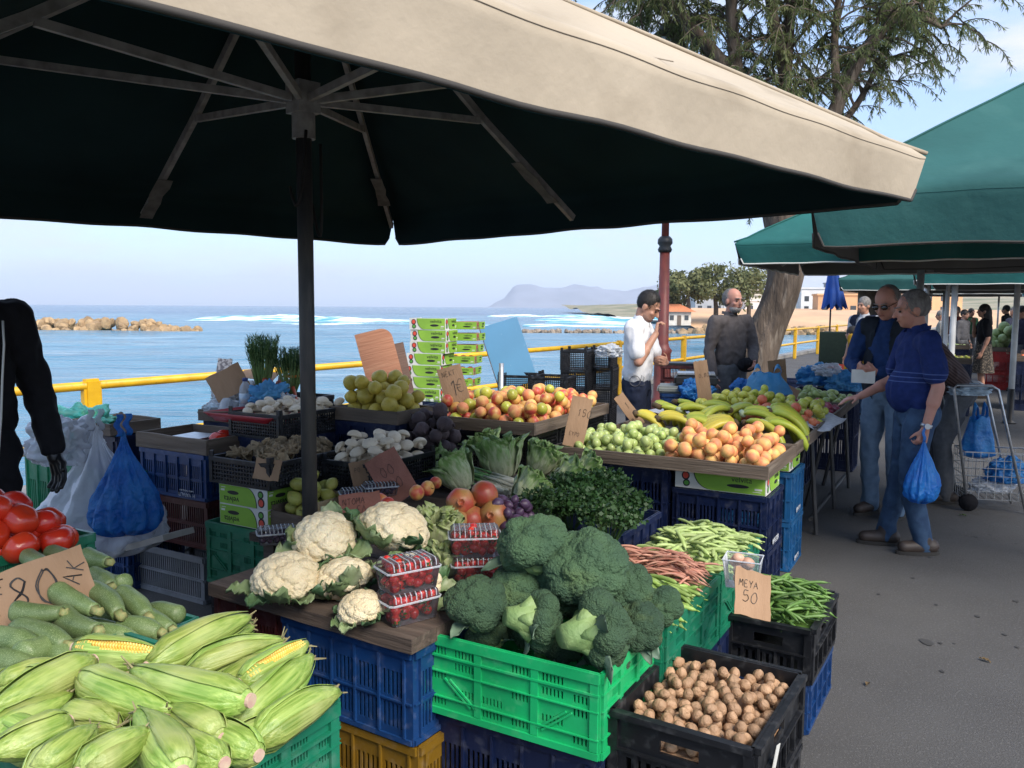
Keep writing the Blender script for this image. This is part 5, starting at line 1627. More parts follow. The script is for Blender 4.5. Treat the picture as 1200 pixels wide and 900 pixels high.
crate(KC, 0.31, 0.47, 0.20, 'vent', 'blue', 'blue crate on the ground under the string bean crate', 0.0, R(31))
rq = random.Random(9)
fA, fB, fK = Fr((AC[0], AC[1], 0)), Fr((BCn[0], BCn[1], 0)), Fr((KC[0], KC[1], 0), R(31))
for fr_, L_, W_, z_ in ((fA, .34, .57, .60), (fB, .34, .57, .60), (fK, .29, .45, .40)):
    s = MB(); s.sheet(lambda a, b: fr_(-L_ / 2 + L_ * a, -W_ / 2 + W_ * b, z_ - 0.015 + 0.03 * math.sin(math.pi * a) * math.sin(math.pi * b) + 0.006 * nz((a * 9, b * 9, 1))), 16, 20)
    tag(s.build('bean_underlayer', {0.60: m_bean, 0.40: m_beand}[z_], smooth=True), 'mass of beans filling the crate under its loose top layer', 'beans', None, 'stuff')
bm1 = [bean_mesh(s, 0.12, 0.0088, 0.75, m_bean) for s in range(5)]
bean_pile(180, (-0.15, 0.15, -0.27, 0.06), 0.60, 0.635, bm1, fA, 'plump green bean pod in the crate next to the broccoli', 'green beans next to the broccoli', rq, dirn=-0.5, spread=0.7, mound=0.055)
bm2 = [bean_mesh(s + 20, 0.13, 0.0052, 0.8, m_beanr) for s in range(4)]
bean_pile(190, (-0.19, 0.13, 0.09, 0.25), 0.625, 0.67, bm2, fA, 'thin reddish brown bean pod in the heap between the green beans', 'red beans', rq, name='red_bean_pod', dirn=-0.35, spread=0.4, mound=0.05)
bm3 = [bean_mesh(s + 40, 0.12, 0.0092, 0.7, m_beanp) for s in range(4)]
bean_pile(170, (-0.17, 0.17, -0.26, 0.26), 0.605, 0.645, bm3, fB, 'pale green bean pod in the crate by the fruit stall', 'pale beans by the fruit stall', rq, name='pale_bean_pod', dirn=-0.3, spread=0.6, mound=0.06)
bm4 = [bean_mesh(s + 60, 0.14, 0.0062, 0.95, m_beand) for s in range(4)]
bean_pile(170, (-0.13, 0.13, -0.20, 0.20), 0.40, 0.455, bm4, fK, 'thin dark green string bean in the black crate', 'string beans in the black crate', rq, name='string_bean', dirn=-0.5, spread=0.9, mound=0.05)

# tub of eggs and its sign
ep = P(872, 684, 0.64)
tub = empty('plastic_tub', ep, -0.4, 'clear plastic tub of brown eggs between the bean crates', 'tub')
mb = MB()
for z0, z1, a0, a1 in ((0.0, 0.10, 0.052, 0.064),):
    ring = lambda a, z: [(-a, -a * 0.85, z), (a, -a * 0.85, z), (a, a * 0.85, z), (-a, a * 0.85, z)]
    vs_ = ring(a0, z0) + ring(a1, z1)
    mb.add(vs_, [(3, 2, 1, 0), (0, 1, 5, 4), (1, 2, 6, 5), (2, 3, 7, 6), (3, 0, 4, 7)])
mb.build('tub_wall', clear_plastic('tub_plastic', amount=0.86, milk=(0.8, 0.85, 0.9)), tub)
mb = MB(); mb.tube([(-.064, -.0545, .1), (.064, -.0545, .1), (.064, .0545, .1), (-.064, .0545, .1), (-.064, -.0545, .1)], 0.003, 5); mb.build('tub_rim', clear_plastic('tub_rim', amount=0.5), tub)
eg = []
for s in range(2):
    mb = MB(); blob(mb, 3, lambda p: V((p.x, p.y, p.z * (1.3 if p.z > 0 else 1.12))) * 0.021); eg.append(mb.mesh('egg', m_egg, True))
re_ = random.Random(3); fe = Fr(ep, 0.4)
place('egg', 'brown egg in the clear plastic tub', 'egg', 'eggs in the tub', eg, [fe(*p) for p in heap(8, 0.021, (-0.05, 0.05, -0.043, 0.043), 0.003, re_, 14)], re_)
sign(P(884, 722, 0.60), 0.125, 0.165, 'cardboard sign with faint writing leaning on the egg tub', R(12), R(38), R(18), [('MEYA', -.4, .62, .024, .0011, 1, 0), ('5O', -.3, .3, .04, .0013, 1, 0)])

# ---- board with cauliflowers and strawberries
BA = R(32.6)
fb = Fr((-0.578, 2.737, 0), BA)
brd = empty('display_board', fb(0, 0, 0.605), -BA, 'thick brown wooden board carrying the cauliflowers', 'board')
plank('plank', brd, -0.46, 0.46, -0.18, -0.062, 0, 0.045, m_woodd); plank('plank', brd, -0.46, 0.46, -0.06, 0.058, 0.001, 0.044, m_woodd); plank('plank', brd, -0.46, 0.46, 0.06, 0.18, 0, 0.045, m_woodd)
crate(fb(0.16, 0.03), 0.56, 0.36, 0.30, 'vent', 'blue', 'blue crate under the front corner of the cauliflower board', 0.302, BA)
crate(fb(0.19, 0.04), 0.52, 0.36, 0.30, 'vent', 'yellow', 'dirty mustard yellow crate on the ground under the blue crate', 0.0, BA)
crate(fb(-0.33, 0.03), 0.36, 0.30, 0.30, 'vent', 'maroon', 'maroon crate under the left end of the cauliflower board', 0.302, BA)
crate(fb(-0.33, 0.03), 0.36, 0.30, 0.30, 'vent', 'navy', 'navy crate on the ground under the maroon crate', 0.0, BA)
cp = Proto([cauli_proto(2), cauli_proto(6), cauli_proto(11)])
low = empty('wooden_riser', fb(-0.02, 0.09, 0.651), -BA, 'low wooden riser behind the front cauliflowers', 'riser')
plank('plank', low, -0.30, 0.30, -0.08, 0.08, 0, 0.075, m_woodd)
for i, (u, v, r, z, sp, lb) in enumerate([
        (383, 625, 41, 0.775, 0.3, 'cauliflower in front of the umbrella pole'), (457, 622, 48, 0.77, 1.2, 'largest cauliflower below the reddish sign'),
        (338, 678, 45, 0.67, 2.0, 'cauliflower at the outer end of the board with green outer leaves'), (408, 678, 40, 0.665, 4.0, 'cauliflower in the middle of the front row on the board'),
        (428, 703, 31, 0.655, 5.1, 'small leafy cauliflower leaning on the strawberry boxes'), (480, 668, 38, 0.70, 0.8, 'cauliflower half hidden behind the strawberry boxes')]):
    p = P(u, v, z + 0.06); s = r * (p - V((0, 0, EYE))).length / FPX / 0.099
    cp.use(i, (p.x, p.y, z - 0.01), (rq.gauss(0.12, 0.12), rq.gauss(0, 0.12), sp), s, lb, 'cauliflower', 'cauliflowers on the board')

# strawberries in clear punnets
def berry_mesh(seed):
    mb = MB(); r = 0.0155
    def f(p):
        t = (p.z + 1) / 2
        w = 0.55 + 0.5 * math.sin(math.pi * min(1, t * 0.75 + 0.12)) ** 1.2
        return V((p.x * w, p.y * w, p.z * 1.25)) * r * (1 + 0.05 * nz(p, 4, seed))
    blob(mb, 3, f, 0)
    for k in range(5):
        q = k * 1.257; d = V((math.cos(q), math.sin(q), 0))
        mb.add([V((0, 0, r * 1.22)), d * r * 0.55 + V((-d.y, d.x, 0)) * r * 0.25 + V((0, 0, r * 1.2)), d * r * 1.0 + V((0, 0, r * 1.1)), d * r * 0.55 - V((-d.y, d.x, 0)) * r * 0.25 + V((0, 0, r * 1.2))], [(0, 1, 2, 3)], 1)
    return mb.mesh('strawberry', [m_straw, m_leafd], True)
berries = [berry_mesh(s) for s in (1, 2, 3)]
m_clam = clear_plastic('clamshell', amount=0.975, rough=0.06, bump=0.25, bs=60, milk=(.35, .36, .38))
m_clamr = clear_plastic('clamshell_rim', amount=0.62, rough=0.15, bump=0.5, bs=80)
def punnet(loc, rz, label, n, seed, w=0.18, d=0.115, h=0.095, meshes=None, fruit=('strawberry', 'strawberry', 0.0165)):
    root = empty('plastic_punnet', loc, rz, label, 'punnet')
    mb = MB()
    def ring(sx, sy, z, bev=0.18):
        out = []
        for (cx, cy) in ((-1, -1), (1, -1), (1, 1), (-1, 1)):
            a = (cx * sx, cy * sy * (1 - bev)); b = (cx * sx * (1 - bev * 0.6), cy * sy)
            out += ([b, a] if cx * cy < 0 else [a, b]) if False else ([a, b] if cx * cy > 0 else [b, a])
        return [(x, y, z) for x, y in out]
    levels = [(0.88, 0.0), (0.93, 0.3), (0.985, 0.66), (1.0, 0.70), (0.97, 0.74), (0.94, 0.92), (0.86, 1.0)]
    vs_ = []
    for k, z in levels: vs_ += ring(w / 2 * k, d / 2 * k, z * h)
    fs_ = [tuple(reversed(range(8))), tuple(range(8 * (len(levels) - 1), 8 * len(levels)))]
    for i in range(len(levels) - 1):
        for j in range(8): fs_.append((i * 8 + j, i * 8 + (j + 1) % 8, (i + 1) * 8 + (j + 1) % 8, (i + 1) * 8 + j))
    mb.add(vs_, fs_); mb.build('clamshell', m_clam, root)
    mb = MB(); rg = [V(p) for p in ring(w / 2 * 1.02, d / 2 * 1.02, 0.70 * h)]; mb.tube(rg + [rg[0]], 0.0035, 5, cap=False); mb.build('rim', m_clamr, root)
    mb = MB()
    for k in range(9):
        x = -w * 0.40 + w * 0.8 * k / 8
        mb.tube([(x, -d * 0.475, h * 0.76), (x, -d * 0.455, h * 0.93), (x, -d * 0.38, h * 1.005), (x, d * 0.38, h * 1.005)], 0.0022, 4)
    mb.build('lid_ribs', m_clamr, root)
    rr = random.Random(seed); f = Fr(loc, -rz)
    pts = heap(n, fruit[2], (-w / 2 * 0.93, w / 2 * 0.93, -d / 2 * 0.92, d / 2 * 0.92), 0.002, rr, 10, tight=0.66)
    pts = [p for p in pts if p[2] < h - 0.008]
    place(fruit[0], '%s inside the %s' % (fruit[1], label.split(' with ')[0].split(' on ')[0]), 'fruit', 'fruit in the clear boxes', meshes or berries, [f(*p) for p in pts], rr, sc=(0.9, 1.1))
ps = P(480, 724, 0.651)
punnet(ps, R(38), 'lower clear box of red strawberries at the board corner', 95, 1)
punnet(V((ps.x, ps.y + 0.005, 0.651 + 0.097)), R(34), 'upper clear box of red strawberries at the board corner', 95, 2)
p2 = P(560, 680, 0.66); p2.z = 0.66
punnet(p2, R(10), 'lower clear box of red strawberries behind the broccoli dome', 95, 3)
punnet(V((p2.x - 0.005, p2.y, 0.66 + 0.097)), R(6), 'upper clear box of red strawberries behind the broccoli dome', 95, 4)

# ---- table behind with salad, herbs, roots and fruit
fT = fA
tb = empty('trestle_table', fA(-1.20, 0.62, 0), -A30, 'low dark wooden table under the salad and herbs', 'table')
for k in range(8):
    y0 = -0.86 + 0.215 * k
    plank('plank', tb, -0.52, 0.52, y0, y0 + 0.211, 0.605, 0.64, m_woodd)
for sx in (-1, 1):
    for sy in (-1, 1):
        mb = MB(); mb.box(sx * 0.46 - 0.03, sx * 0.46 + 0.03, sy * 0.78 - 0.03, sy * 0.78 + 0.03, 0, 0.604); mb.build('leg', m_woodd, tb)
for k in range(3):
    crate(fA(-1.02 + 0.02 * k, 0.0 + 0.5 * k, 0), 0.58, 0.38, 0.31, 'vent', 'navy', ('nearest', 'middle', 'farthest')[k] + ' navy crate standing under the salad table', 0.0)
for k in range(2):
    for q in range(2): crate(fA(-0.50, 0.30 + 0.52 * q, 0), 0.34, 0.50, 0.318, 'vent', 'navy', ('lower', 'upper')[k] + ' navy crate under the parsley ' + ('beside the red beans', 'near the fruit stall')[q], 0.319 * k)

rp = random.Random(14)
poms = [round_mesh('pomegranate', m_pom, 0.060, 'pomegranate', s, 20, 16) for s in (1, 2, 3)]
fp = P(560, 606, 0.76)
pb = empty('fruit_box', (fp.x + 0.03, fp.y + 0.05, 0.641), -A30, 'pale thin wooden box under the pomegranates and plums', 'box')
m_ply = wood('pale', (0.48, 0.40, 0.24), (0.38, 0.30, 0.17))
for (x0, x1, y0, y1) in ((-.20, .20, -.15, -.142), (-.20, .20, .142, .15), (-.20, -.192, -.141, .141), (.192, .20, -.141, .141)):
    plank('slat', pb, x0, x1, y0, y1, 0.0, 0.075, m_ply)
plank('base', pb, -0.191, 0.191, -0.141, 0.141, 0.001, 0.045, m_ply)
for i, (u, v, z, lb) in enumerate([(541, 589, 0.815, 'yellow brown pomegranate with its crown towards the viewer'), (569, 580, 0.835, 'red pomegranate at the top of the heap'), (553, 609, 0.745, 'brownish pomegranate at the front of the heap'), (580, 604, 0.765, 'orange red pomegranate at the side of the heap'), (536, 612, 0.74, 'pomegranate half hidden by the pale lettuce')]):
    o = obj('pomegranate', poms[i % 3], None, P(u, v, z)); o.rotation_euler = V((-0.2 if i else 0.1, -1, 0.25)).to_track_quat('Z', 'Y').to_euler() if i in (0, 3) else (rp.uniform(0, 6), rp.uniform(0, 6), 0)
    tag(o, lb, 'pomegranate', 'pomegranates on the wooden box')
plm = [round_mesh('plum', m_plum, 0.021, 'lemon', s, 12, 8) for s in (1, 2)]
fpb = Fr((fp.x + 0.03, fp.y + 0.05, 0))
solid = []
place('plum', 'dark purple plum in the box with the pomegranates', 'plum', 'plums', plm, [fpb(*p) for p in heap(80, 0.021, (-0.19, 0.19, -0.04, 0.14), 0.69, rp, 8, (0.0, 0.12), 0.05)], rp)
redap = [round_mesh('red_apple', m_apeach, 0.034, 'apple', s, 14, 10) for s in (1, 2)]
place('red_apple', 'red apple beside the reddish cardboard sign', 'apple', 'red apples by the sign', redap, [P(u, v, 0.78) for u, v in ((502, 573), (512, 566), (490, 578), (447, 588), (456, 592))], rp)

lp = Proto([lettuce_proto(2), lettuce_proto(5), lettuce_proto(9), lettuce_proto(12)])
def lay(d):    # rotation that points the tip (+z) along d
    return V(d).to_track_quat('Z', 'Y').to_euler()
for i, (u, v, s, d, lb) in enumerate([(548, 572, 1.15, (-.35, .75, .75), 'lettuce head next to the beetroots'), (592, 560, 1.35, (-.1, .7, .95), 'tallest lettuce head below the peach tray'), (608, 592, 1.1, (.3, .85, .5), 'lettuce head lying at the front of the salad row'), (648, 580, 1.25, (.55, .7, .5), 'lettuce head beside the parsley'), (672, 566, 1.1, (.6, .6, .55), 'lettuce head at the end of the row under the green apples'), (574, 545, 1.15, (-.2, .6, .9), 'lettuce head at the back against the peach crates'), (628, 556, 1.15, (.25, .6, .8), 'lettuce head in the middle of the back row'), (530, 556, 1.0, (-.6, .5, .8), 'lettuce head standing nearest the umbrella pole')]):
    p = P(u, v, 0.70); lp.use(i, (p.x, p.y, 0.70), lay((d[0] * 1.1, d[1] * .5 - .25, d[2] * .8)), s * .95, lb, 'lettuce', 'lettuces on the table')
pl = Proto([lettuce_proto(21, 0.06, 9, True)])
p = P(510, 626, 0.74)
pl.use(0, (p.x, p.y, 0.69), lay((.15, -.25, 1)), 1.2, 'pale yellow green lettuce behind the cauliflowers', 'lettuce', None)
p = P(524, 664, 0.70); pl.use(0, (p.x, p.y, 0.67), lay((.3, -.1, 1)), 0.9, 'small pale lettuce between the strawberry boxes', 'lettuce', None)

def herb(name, label, pos, n, h, spread, ms, ml, seed, **k):
    root = empty(name, pos, 0, label, 'herbs')
    st, lf = bunch(root, (0, 0, 0), n, h, spread, ms, ml, random.Random(seed), **k)
    st.build('stems', ms, root); tag(lf.build('leaves', ml, root), kind='stuff')
for i, (u, v, lb) in enumerate([(640, 600, 'bunch of parsley nearest the broccoli'), (672, 595, 'thick dark bunch of parsley in the middle of the heap'), (700, 600, 'bunch of parsley hanging over the table edge'), (655, 578, 'bunch of parsley next to the lettuce'), (690, 578, 'bunch of parsley under the green apple tray'), (715, 615, 'loose parsley bunch above the red beans'), (728, 592, 'parsley bunch in the shade of the fruit stall'), (705, 570, 'parsley bunch farthest back by the navy crates')]):
    p = P(u, v + 22, 0.66); herb('parsley_bunch', lb, (p.x, p.y, 0.655), 34, 0.20, 0.13, m_leafy, m_leafd, 40 + i, leaves=34, ls=0.021)
for i, (u, v, lb) in enumerate([(440, 505, 'dark spinach leaves under the quince tray'), (470, 500, 'dark spinach leaves behind the beetroots')]):
    p = P(u, v + 10, 0.80); root = empty('leafy_greens', p, 0, lb, 'greens')
    rr = random.Random(60 + i)
    for k in range(13):
        q = rr.uniform(0, 6.28); d = V((math.cos(q), math.sin(q) - 0.2, rr.uniform(0.2, 1.1))); mb = MB()
        leaf_sheet(mb, (rr.gauss(0, .03), rr.gauss(0, .03), 0), d, V((0, -0.3, 1)), rr.uniform(0.10, 0.17), rr.uniform(0.06, 0.09), 0.4, 0.2, k + i, 8, 6)
        mb.build('leaf', m_leafd if k % 3 else m_leafy, root, smooth=True)

# spring onions lying with their white roots forward
so_ = empty('spring_onions', P(545, 572, 0.66), 0, 'bundle of spring onions with long green stalks and white roots', 'onions')
rr = random.Random(17); a0 = P(492, 550, 0.70) - so_.location; a1 = P(606, 578, 0.69) - so_.location
for k in range(26):
    j = lambda s: V((rr.gauss(0, s), rr.gauss(0, s), abs(rr.gauss(0, s * 0.7))))
    s_, e_ = a0 + j(0.05), a1 + j(0.035); mb = MB()
    pts = curve_pts(s_, e_, (0, 0, rr.uniform(0, 0.04)), 8)
    mb.tube(pts[:7], [0.0035, 0.0045, 0.005, 0.006, 0.006, 0.006, 0.0065], 6); mb.build('stalk', mat('onion_green', (0.075, 0.19, 0.065), (0.13, 0.26, 0.10), scale=9, rough=0.4, var=0.25), so_, smooth=True)
    mb = MB(); mb.tube(pts[6:], [0.0065, 0.008, 0.011], 7)
    for _ in range(9): mb.tube([pts[-1], pts[-1] + V((rr.gauss(.012, .012), rr.gauss(-.012, .012), rr.gauss(0, .012)))], [0.0014, 0.0006], 3, cap=False)
    mb.build('bulb', mat('onion_white', (0.66, 0.65, 0.55), (0.55, 0.54, 0.40), scale=20, rough=0.5), so_, smooth=True)

# signs over the middle
sign(P(476, 585, 0.70), 0.165, 0.245, 'large tilted brown cardboard sign above the biggest cauliflower', R(8), R(15), R(-30), [('OO', -.25, .55, .05, .0012, 1, 0), ('8O', -.2, .25, .05, .0012, 1, 0)], m_cardred)
sign(P(428, 572, 0.74), 0.10, 0.13, 'small blank cardboard sign by the umbrella pole', R(10), R(12), R(-12), [('PO', -.3, .6, .022, .0009, 1, 0)])
sign(P(425, 606, 0.76), 0.17, 0.10, 'low reddish cardboard sign behind the cauliflowers', R(4), R(30), R(-8), [('NTOMA', -.42, .55, .026, .001, 1, 0), ('EΛ', -.1, .15, .03, .001, 1, 0)], m_cardred)

# grapes in flat boxes between the signs
gm = [round_mesh('grape', m_plum, 0.010, 'lemon', 3, 10, 8)]
for i, (u, v, z, lb) in enumerate([(420, 588, 0.70, 'clear box of dark grapes behind the reddish sign'), (447, 580, 0.72, 'clear box of dark grapes next to the large tilted sign'), (327, 636, 0.655, 'clear box with purple lid beside the outer cauliflower')]):
    p = P(u, v, z); punnet(p, R(20), lb, 55, 30 + i, 0.16, 0.10, 0.06, gm, ('grape', 'dark grape', 0.0105))

# ------------------------------------------------------------------ maize, courgettes, tomatoes
CCn = (-0.7645, 1.60)
crate(CCn, 0.70, 0.45, 0.20, 'fold', 'dgreen', 'green folding crate heaped with maize cobs', 0.622, name='folding_crate')
crate(CCn, 0.66, 0.42, 0.31, 'vent', 'navy', 'upper navy crate under the maize', 0.311); crate(CCn, 0.66, 0.42, 0.31, 'vent', 'navy', 'lower navy crate under the maize', 0.0)
cobs = Proto([corn_proto(1), corn_proto(2), corn_proto(3), corn_proto(5)]); peel = Proto([corn_proto(4, True)])
rc = random.Random(6)
CORN = [  # butt end, tip end (photo points), heights, peeled
    ((170, 783), (293, 722), .875, .90, 0), ((215, 790), (334, 748), .865, .885, 0), ((283, 808), (364, 758), .862, .885, 1), ((280, 856), (372, 770), .845, .87, 0), ((295, 872), (400, 805), .845, .855, 0),
    ((293, 830), (150, 794), .90, .905, 0), ((113, 777), (-8, 836), .91, .91, 0), ((89, 766), (192, 772), .885, .885, 1), ((95, 800), (200, 842), .905, .90, 0), ((78, 838), (150, 852), .895, .89, 0),
    ((266, 868), (196, 836), .88, .885, 0), ((304, 888), (238, 852), .86, .865, 0), ((262, 900), (205, 866), .88, .88, 0), ((222, 915), (168, 842), .91, .91, 0), ((94, 912), (176, 858), .93, .935, 0),
    ((88, 850), (-10, 892), .915, .92, 0), ((40, 915), (120, 855), .92, .925, 0), ((-15, 872), (85, 822), .885, .88, 0), ((200, 770), (300, 735), .85, .86, 0), ((20, 800), (110, 815), .87, .87, 0),
    ((250, 820), (330, 770), .84, .85, 0), ((130, 880), (40, 905), .88, .885, 0), ((190, 885), (250, 905), .85, .85, 0), ((150, 815), (230, 835), .86, .86, 0), ((60, 880), (-20, 850), .88, .88, 0), ((340, 850), (255, 885), .835, .835, 0), ((-5, 812), (75, 780), .87, .875, 0)]
notes = ['maize cob in smooth pale husk pointing up beside the courgettes', 'maize cob with dry frayed tip near the board', 'maize cob with a strip of yellow kernels showing at the right of the heap', 'maize cob leaning over the crate rim by the blue crate', 'maize cob at the outer edge of the green crate',
         'large maize cob lying across the top of the heap', 'large maize cob at the picture edge below the courgettes', 'half peeled maize cob with a broad band of kernels next to the courgettes', 'maize cob with dark silk lying under the big one', 'short maize cob with trimmed tip in the middle of the heap']
for i, (a, b, za, zb, pe) in enumerate(CORN):
    pa, pb_ = P(a[0], a[1], za), P(b[0], b[1], zb)
    L = (pb_ - pa).length
    o = (peel if pe else cobs).use(i, (0, 0, 0))
    orient(o, pa, pb_, (rc.uniform(-.3, .3) if pe else rc.uniform(0, 6.28)))
    k = L / 0.29; o.scale = (k, (0.35 * k + 0.65) * 1.12, (0.35 * k + 0.65) * 1.12)
    tag(o, notes[i] if i < len(notes) else 'green maize cob lower in the heap in the green crate', 'maize cob', 'maize cobs in the green crate')
fC = Fr((CCn[0], CCn[1], 0))
for i in range(12):     # lower layer that fills the crate
    o = cobs.use(i, fC(-0.28 + 0.05 * i, rc.uniform(-0.06, 0.06), 0.80 + rc.uniform(-.01, .01)), (0, 0, R(60) + rc.gauss(0, .25)), 1.05, 'green maize cob lower in the heap in the green crate', 'maize cob', 'maize cobs in the green crate')

ZC = (-1.233, 2.217)
crate(ZC, 0.60, 0.40, 0.20, 'fold', 'dgreen', 'green folding crate of courgettes behind the maize', 0.552, name='folding_crate')
crate(ZC, 0.58, 0.38, 0.55, 'vent', 'navy', 'navy crate under the courgettes', 0.0)
cm_ = [courgette_mesh(s) for s in (1, 2, 3, 4)]
ZUC = [((53, 690), (128, 728), .875, .85), ((100, 684), (154, 724), .865, .835), ((143, 694), (178, 724), .84, .81), ((212, 722), (178, 716), .785, .785), ((18, 722), (70, 724), .87, .865), ((70, 726), (114, 748), .845, .835), ((18, 737), (84, 758), .85, .84), ((-6, 750), (46, 760), .85, .845),
       ((36, 770), (64, 758), .835, .83), ((-4, 775), (40, 782), .83, .825), ((62, 765), (84, 775), .82, .815), ((150, 735), (180, 740), .80, .795), ((172, 726), (198, 738), .79, .785), ((120, 745), (150, 750), .81, .805), ((110, 675), (135, 690), .845, .84), ((28, 652), (60, 672), .87, .87), ((100, 655), (130, 664), .865, .865), ((150, 690), (120, 684), .83, .82), ((88, 742), (120, 766), .815, .81), ((-8, 790), (30, 800), .80, .80), ((195, 735), (150, 758), .765, .765), ((60, 700), (20, 704), .82, .82), ((90, 720), (40, 735), .80, .80), ((60, 650), (90, 662), .86, .86)]
for i, (a, b, za, zb) in enumerate(ZUC):
    o = obj('courgette', cm_[i % 4]); pa, pb_ = P(a[0], a[1], za), P(b[0], b[1], zb)
    L = max(0.13, min(0.2, (pb_ - pa).length)) ; orient(o, pa, pb_, rc.uniform(0, 6)); w = 0.21 * rc.uniform(.9, 1.12); o.scale = (L * 0.95, w, w)
    tag(o, ['speckled courgette on top of the heap against the 80 sign', 'speckled courgette with cut yellow end beside the 80 sign', 'speckled courgette sloping towards the green crate rim', 'small courgette at the far corner of the crate'][i] if i < 4 else 'pale speckled courgette in the heap behind the maize', 'courgette', 'courgettes in the green crate')
fz = Fr((ZC[0], ZC[1], 0))
for i in range(16):
    o = obj('courgette', cm_[i % 4], None, fz(-0.24 + 0.155 * (i % 4), -0.14 + 0.09 * (i // 4), 0.735), (rc.uniform(0, 6), 0, rc.gauss(0.2, 0.3))); o.scale = (0.16, 0.18, 0.18)
    tag(o, 'pale speckled courgette in the heap behind the maize', 'courgette', 'courgettes in the green crate')
sign(P(46, 738, 0.80), 0.30, 0.165, 'brown cardboard sign reading 80 among the courgettes', R(28), R(20), R(-14),
     [('8O', -.14, .30, .085, .0022, 2, 0.0), ('PIAK', .30, .05, .045, .0018, 1, R(62)), ('NTOΠIA', -.30, .02, .036, .0018, 1, R(70)), ('KOΛOK', -.45, .0, .036, .0018, 1, R(72))])

TC = (-1.75, 2.68)
crate(TC, 0.60, 0.40, 0.20, 'fold', 'dgreen', 'dark green crate of tomatoes next to the vendor in black', 0.662, name='folding_crate')
crate(TC, 0.58, 0.38, 0.33, 'vent', 'navy', 'upper navy crate under the tomatoes', 0.332); crate(TC, 0.58, 0.38, 0.33, 'vent', 'navy', 'lower navy crate under the tomatoes', 0.0)
toms = [round_mesh('tomato', m_tomato, 0.053, 'tomato', s, 22, 14) for s in (1, 2, 3)]
ft = Fr((TC[0], TC[1], 0)); tp = []
TOM = [((68, 637), .875, 'tomato at the corner of the heap beside the 80 sign'), ((27, 645), .88, 'tomato low in the heap above the 80 sign'), ((26, 612), .95, 'tomato on top of the heap'), ((-6, 600), .99, 'highest tomato cut by the picture edge'), ((52, 618), .915, 'tomato behind the top of the heap'), ((-8, 630), .92, 'tomato cut by the picture edge below the highest one'), ((20, 596), .95, 'tomato at the back of the heap near the vendor'), ((60, 640), .87, None), ((-10, 655), .86, None)]
for i, ((u, v), z, lb) in enumerate(TOM):
    o = obj('tomato', toms[i % 3], None, P(u, v, z) + (V((0, .06, 0)) if lb is None else V((0, 0, 0))), (rc.gauss(0, .5), rc.gauss(0, .5), rc.uniform(0, 6))); tag(o, lb or 'red tomato deeper in the heap by the vendor', 'tomato', 'tomatoes by the vendor')
for p in heap(26, 0.052, (-0.29, 0.29, -0.19, 0.19), 0.74, rc, 10):
    o = obj('tomato', toms[rc.randrange(3)], None, ft(*p), (rc.gauss(0, .5), rc.gauss(0, .5), rc.uniform(0, 6))); tag(o, 'red tomato deeper in the heap by the vendor', 'tomato', 'tomatoes by the vendor')

# ------------------------------------------------------------------ back left: scale tray, mushrooms, quinces, greens
fS = Fr((-1.67, 4.48, 0))          # front right corner of the scale tray
tray(fS(-0.30, 0.20), 0.60, 0.40, 0.085, 'small wooden tray with the scale and a tomato', 0.80)
crate(fS(-0.30, 0.20), 0.56, 0.38, 0.265, 'vent', 'blue', 'blue crate with white print under the scale tray', 0.534)
crate(fS(-0.30, 0.20), 0.58, 0.39, 0.27, 'slots', 'maroon', 'maroon slotted crate in the middle of the stack under the scale tray', 0.263)
crate(fS(-0.22, 0.10), 0.58, 0.39, 0.26, 'slots', 'grey', 'grey slotted crate on the ground under the maroon one', 0.0)
crate(fS(-0.72, 0.02), 0.50, 0.38, 0.33, 'vent', 'blue', 'dark blue crate on the ground behind the hanging bags', 0.0)
crate(fS(-0.78, 0.04), 0.5, 0.38, 0.33, 'vent', 'dgreen', 'dark green crate behind the vendor hand', 0.332)
def print_on(fr_, x, z, w, seed, up=False, y=0.0):
    o = empty('crate_print', fr_(x, y - 0.0118, z), -fr_.a, 'white print on the blue crate below the scale', 'print')
    me = text_mesh('Н. VAFALTI', 0.028, m_print).copy()
    if up: me.transform(MX.Rotation(R(180), 4, 'Y'))
    obj('lettering', me, o); me = text_mesh('CARLO ΠΑΠΑΔΑΚΗ', 0.013, m_print).copy()
    if up: me.transform(MX.Rotation(R(180), 4, 'Y'))
    obj('small_lettering', me, o, (0, 0, 0.024))
print_on(fS, -0.17, 0.562, 0.2, 1, True, 0.01)

# scale lying in the tray
sc_ = empty('market_scale', fS(-0.27, 0.16, 0.814), -A30 + 0.1, 'flat grey scale lying in the small wooden tray', 'scale')
mb = MB(); mb.box(-0.12, 0.12, -0.10, 0.10, 0, 0.045); o = mb.build('body', mat('scale_body', (0.05, 0.055, 0.06), (0.08, 0.085, 0.09), scale=20, rough=0.5), sc_)
mb = MB(); mb.box(-0.11, 0.11, -0.09, 0.09, 0.047, 0.056); mb.build('plate', m_galv, sc_)
o = obj('tomato', toms[1], None, fS(-0.06, 0.14, 0.865), (0.1, 0.2, 1)); tag(o, 'red tomato in the small wooden tray by the scale', 'tomato')
o = obj('tomato', toms[2], None, fS(-0.15, 0.26, 0.86), (0.1, 0.2, 2)); tag(o, 'red tomato half hidden behind the scale', 'tomato')
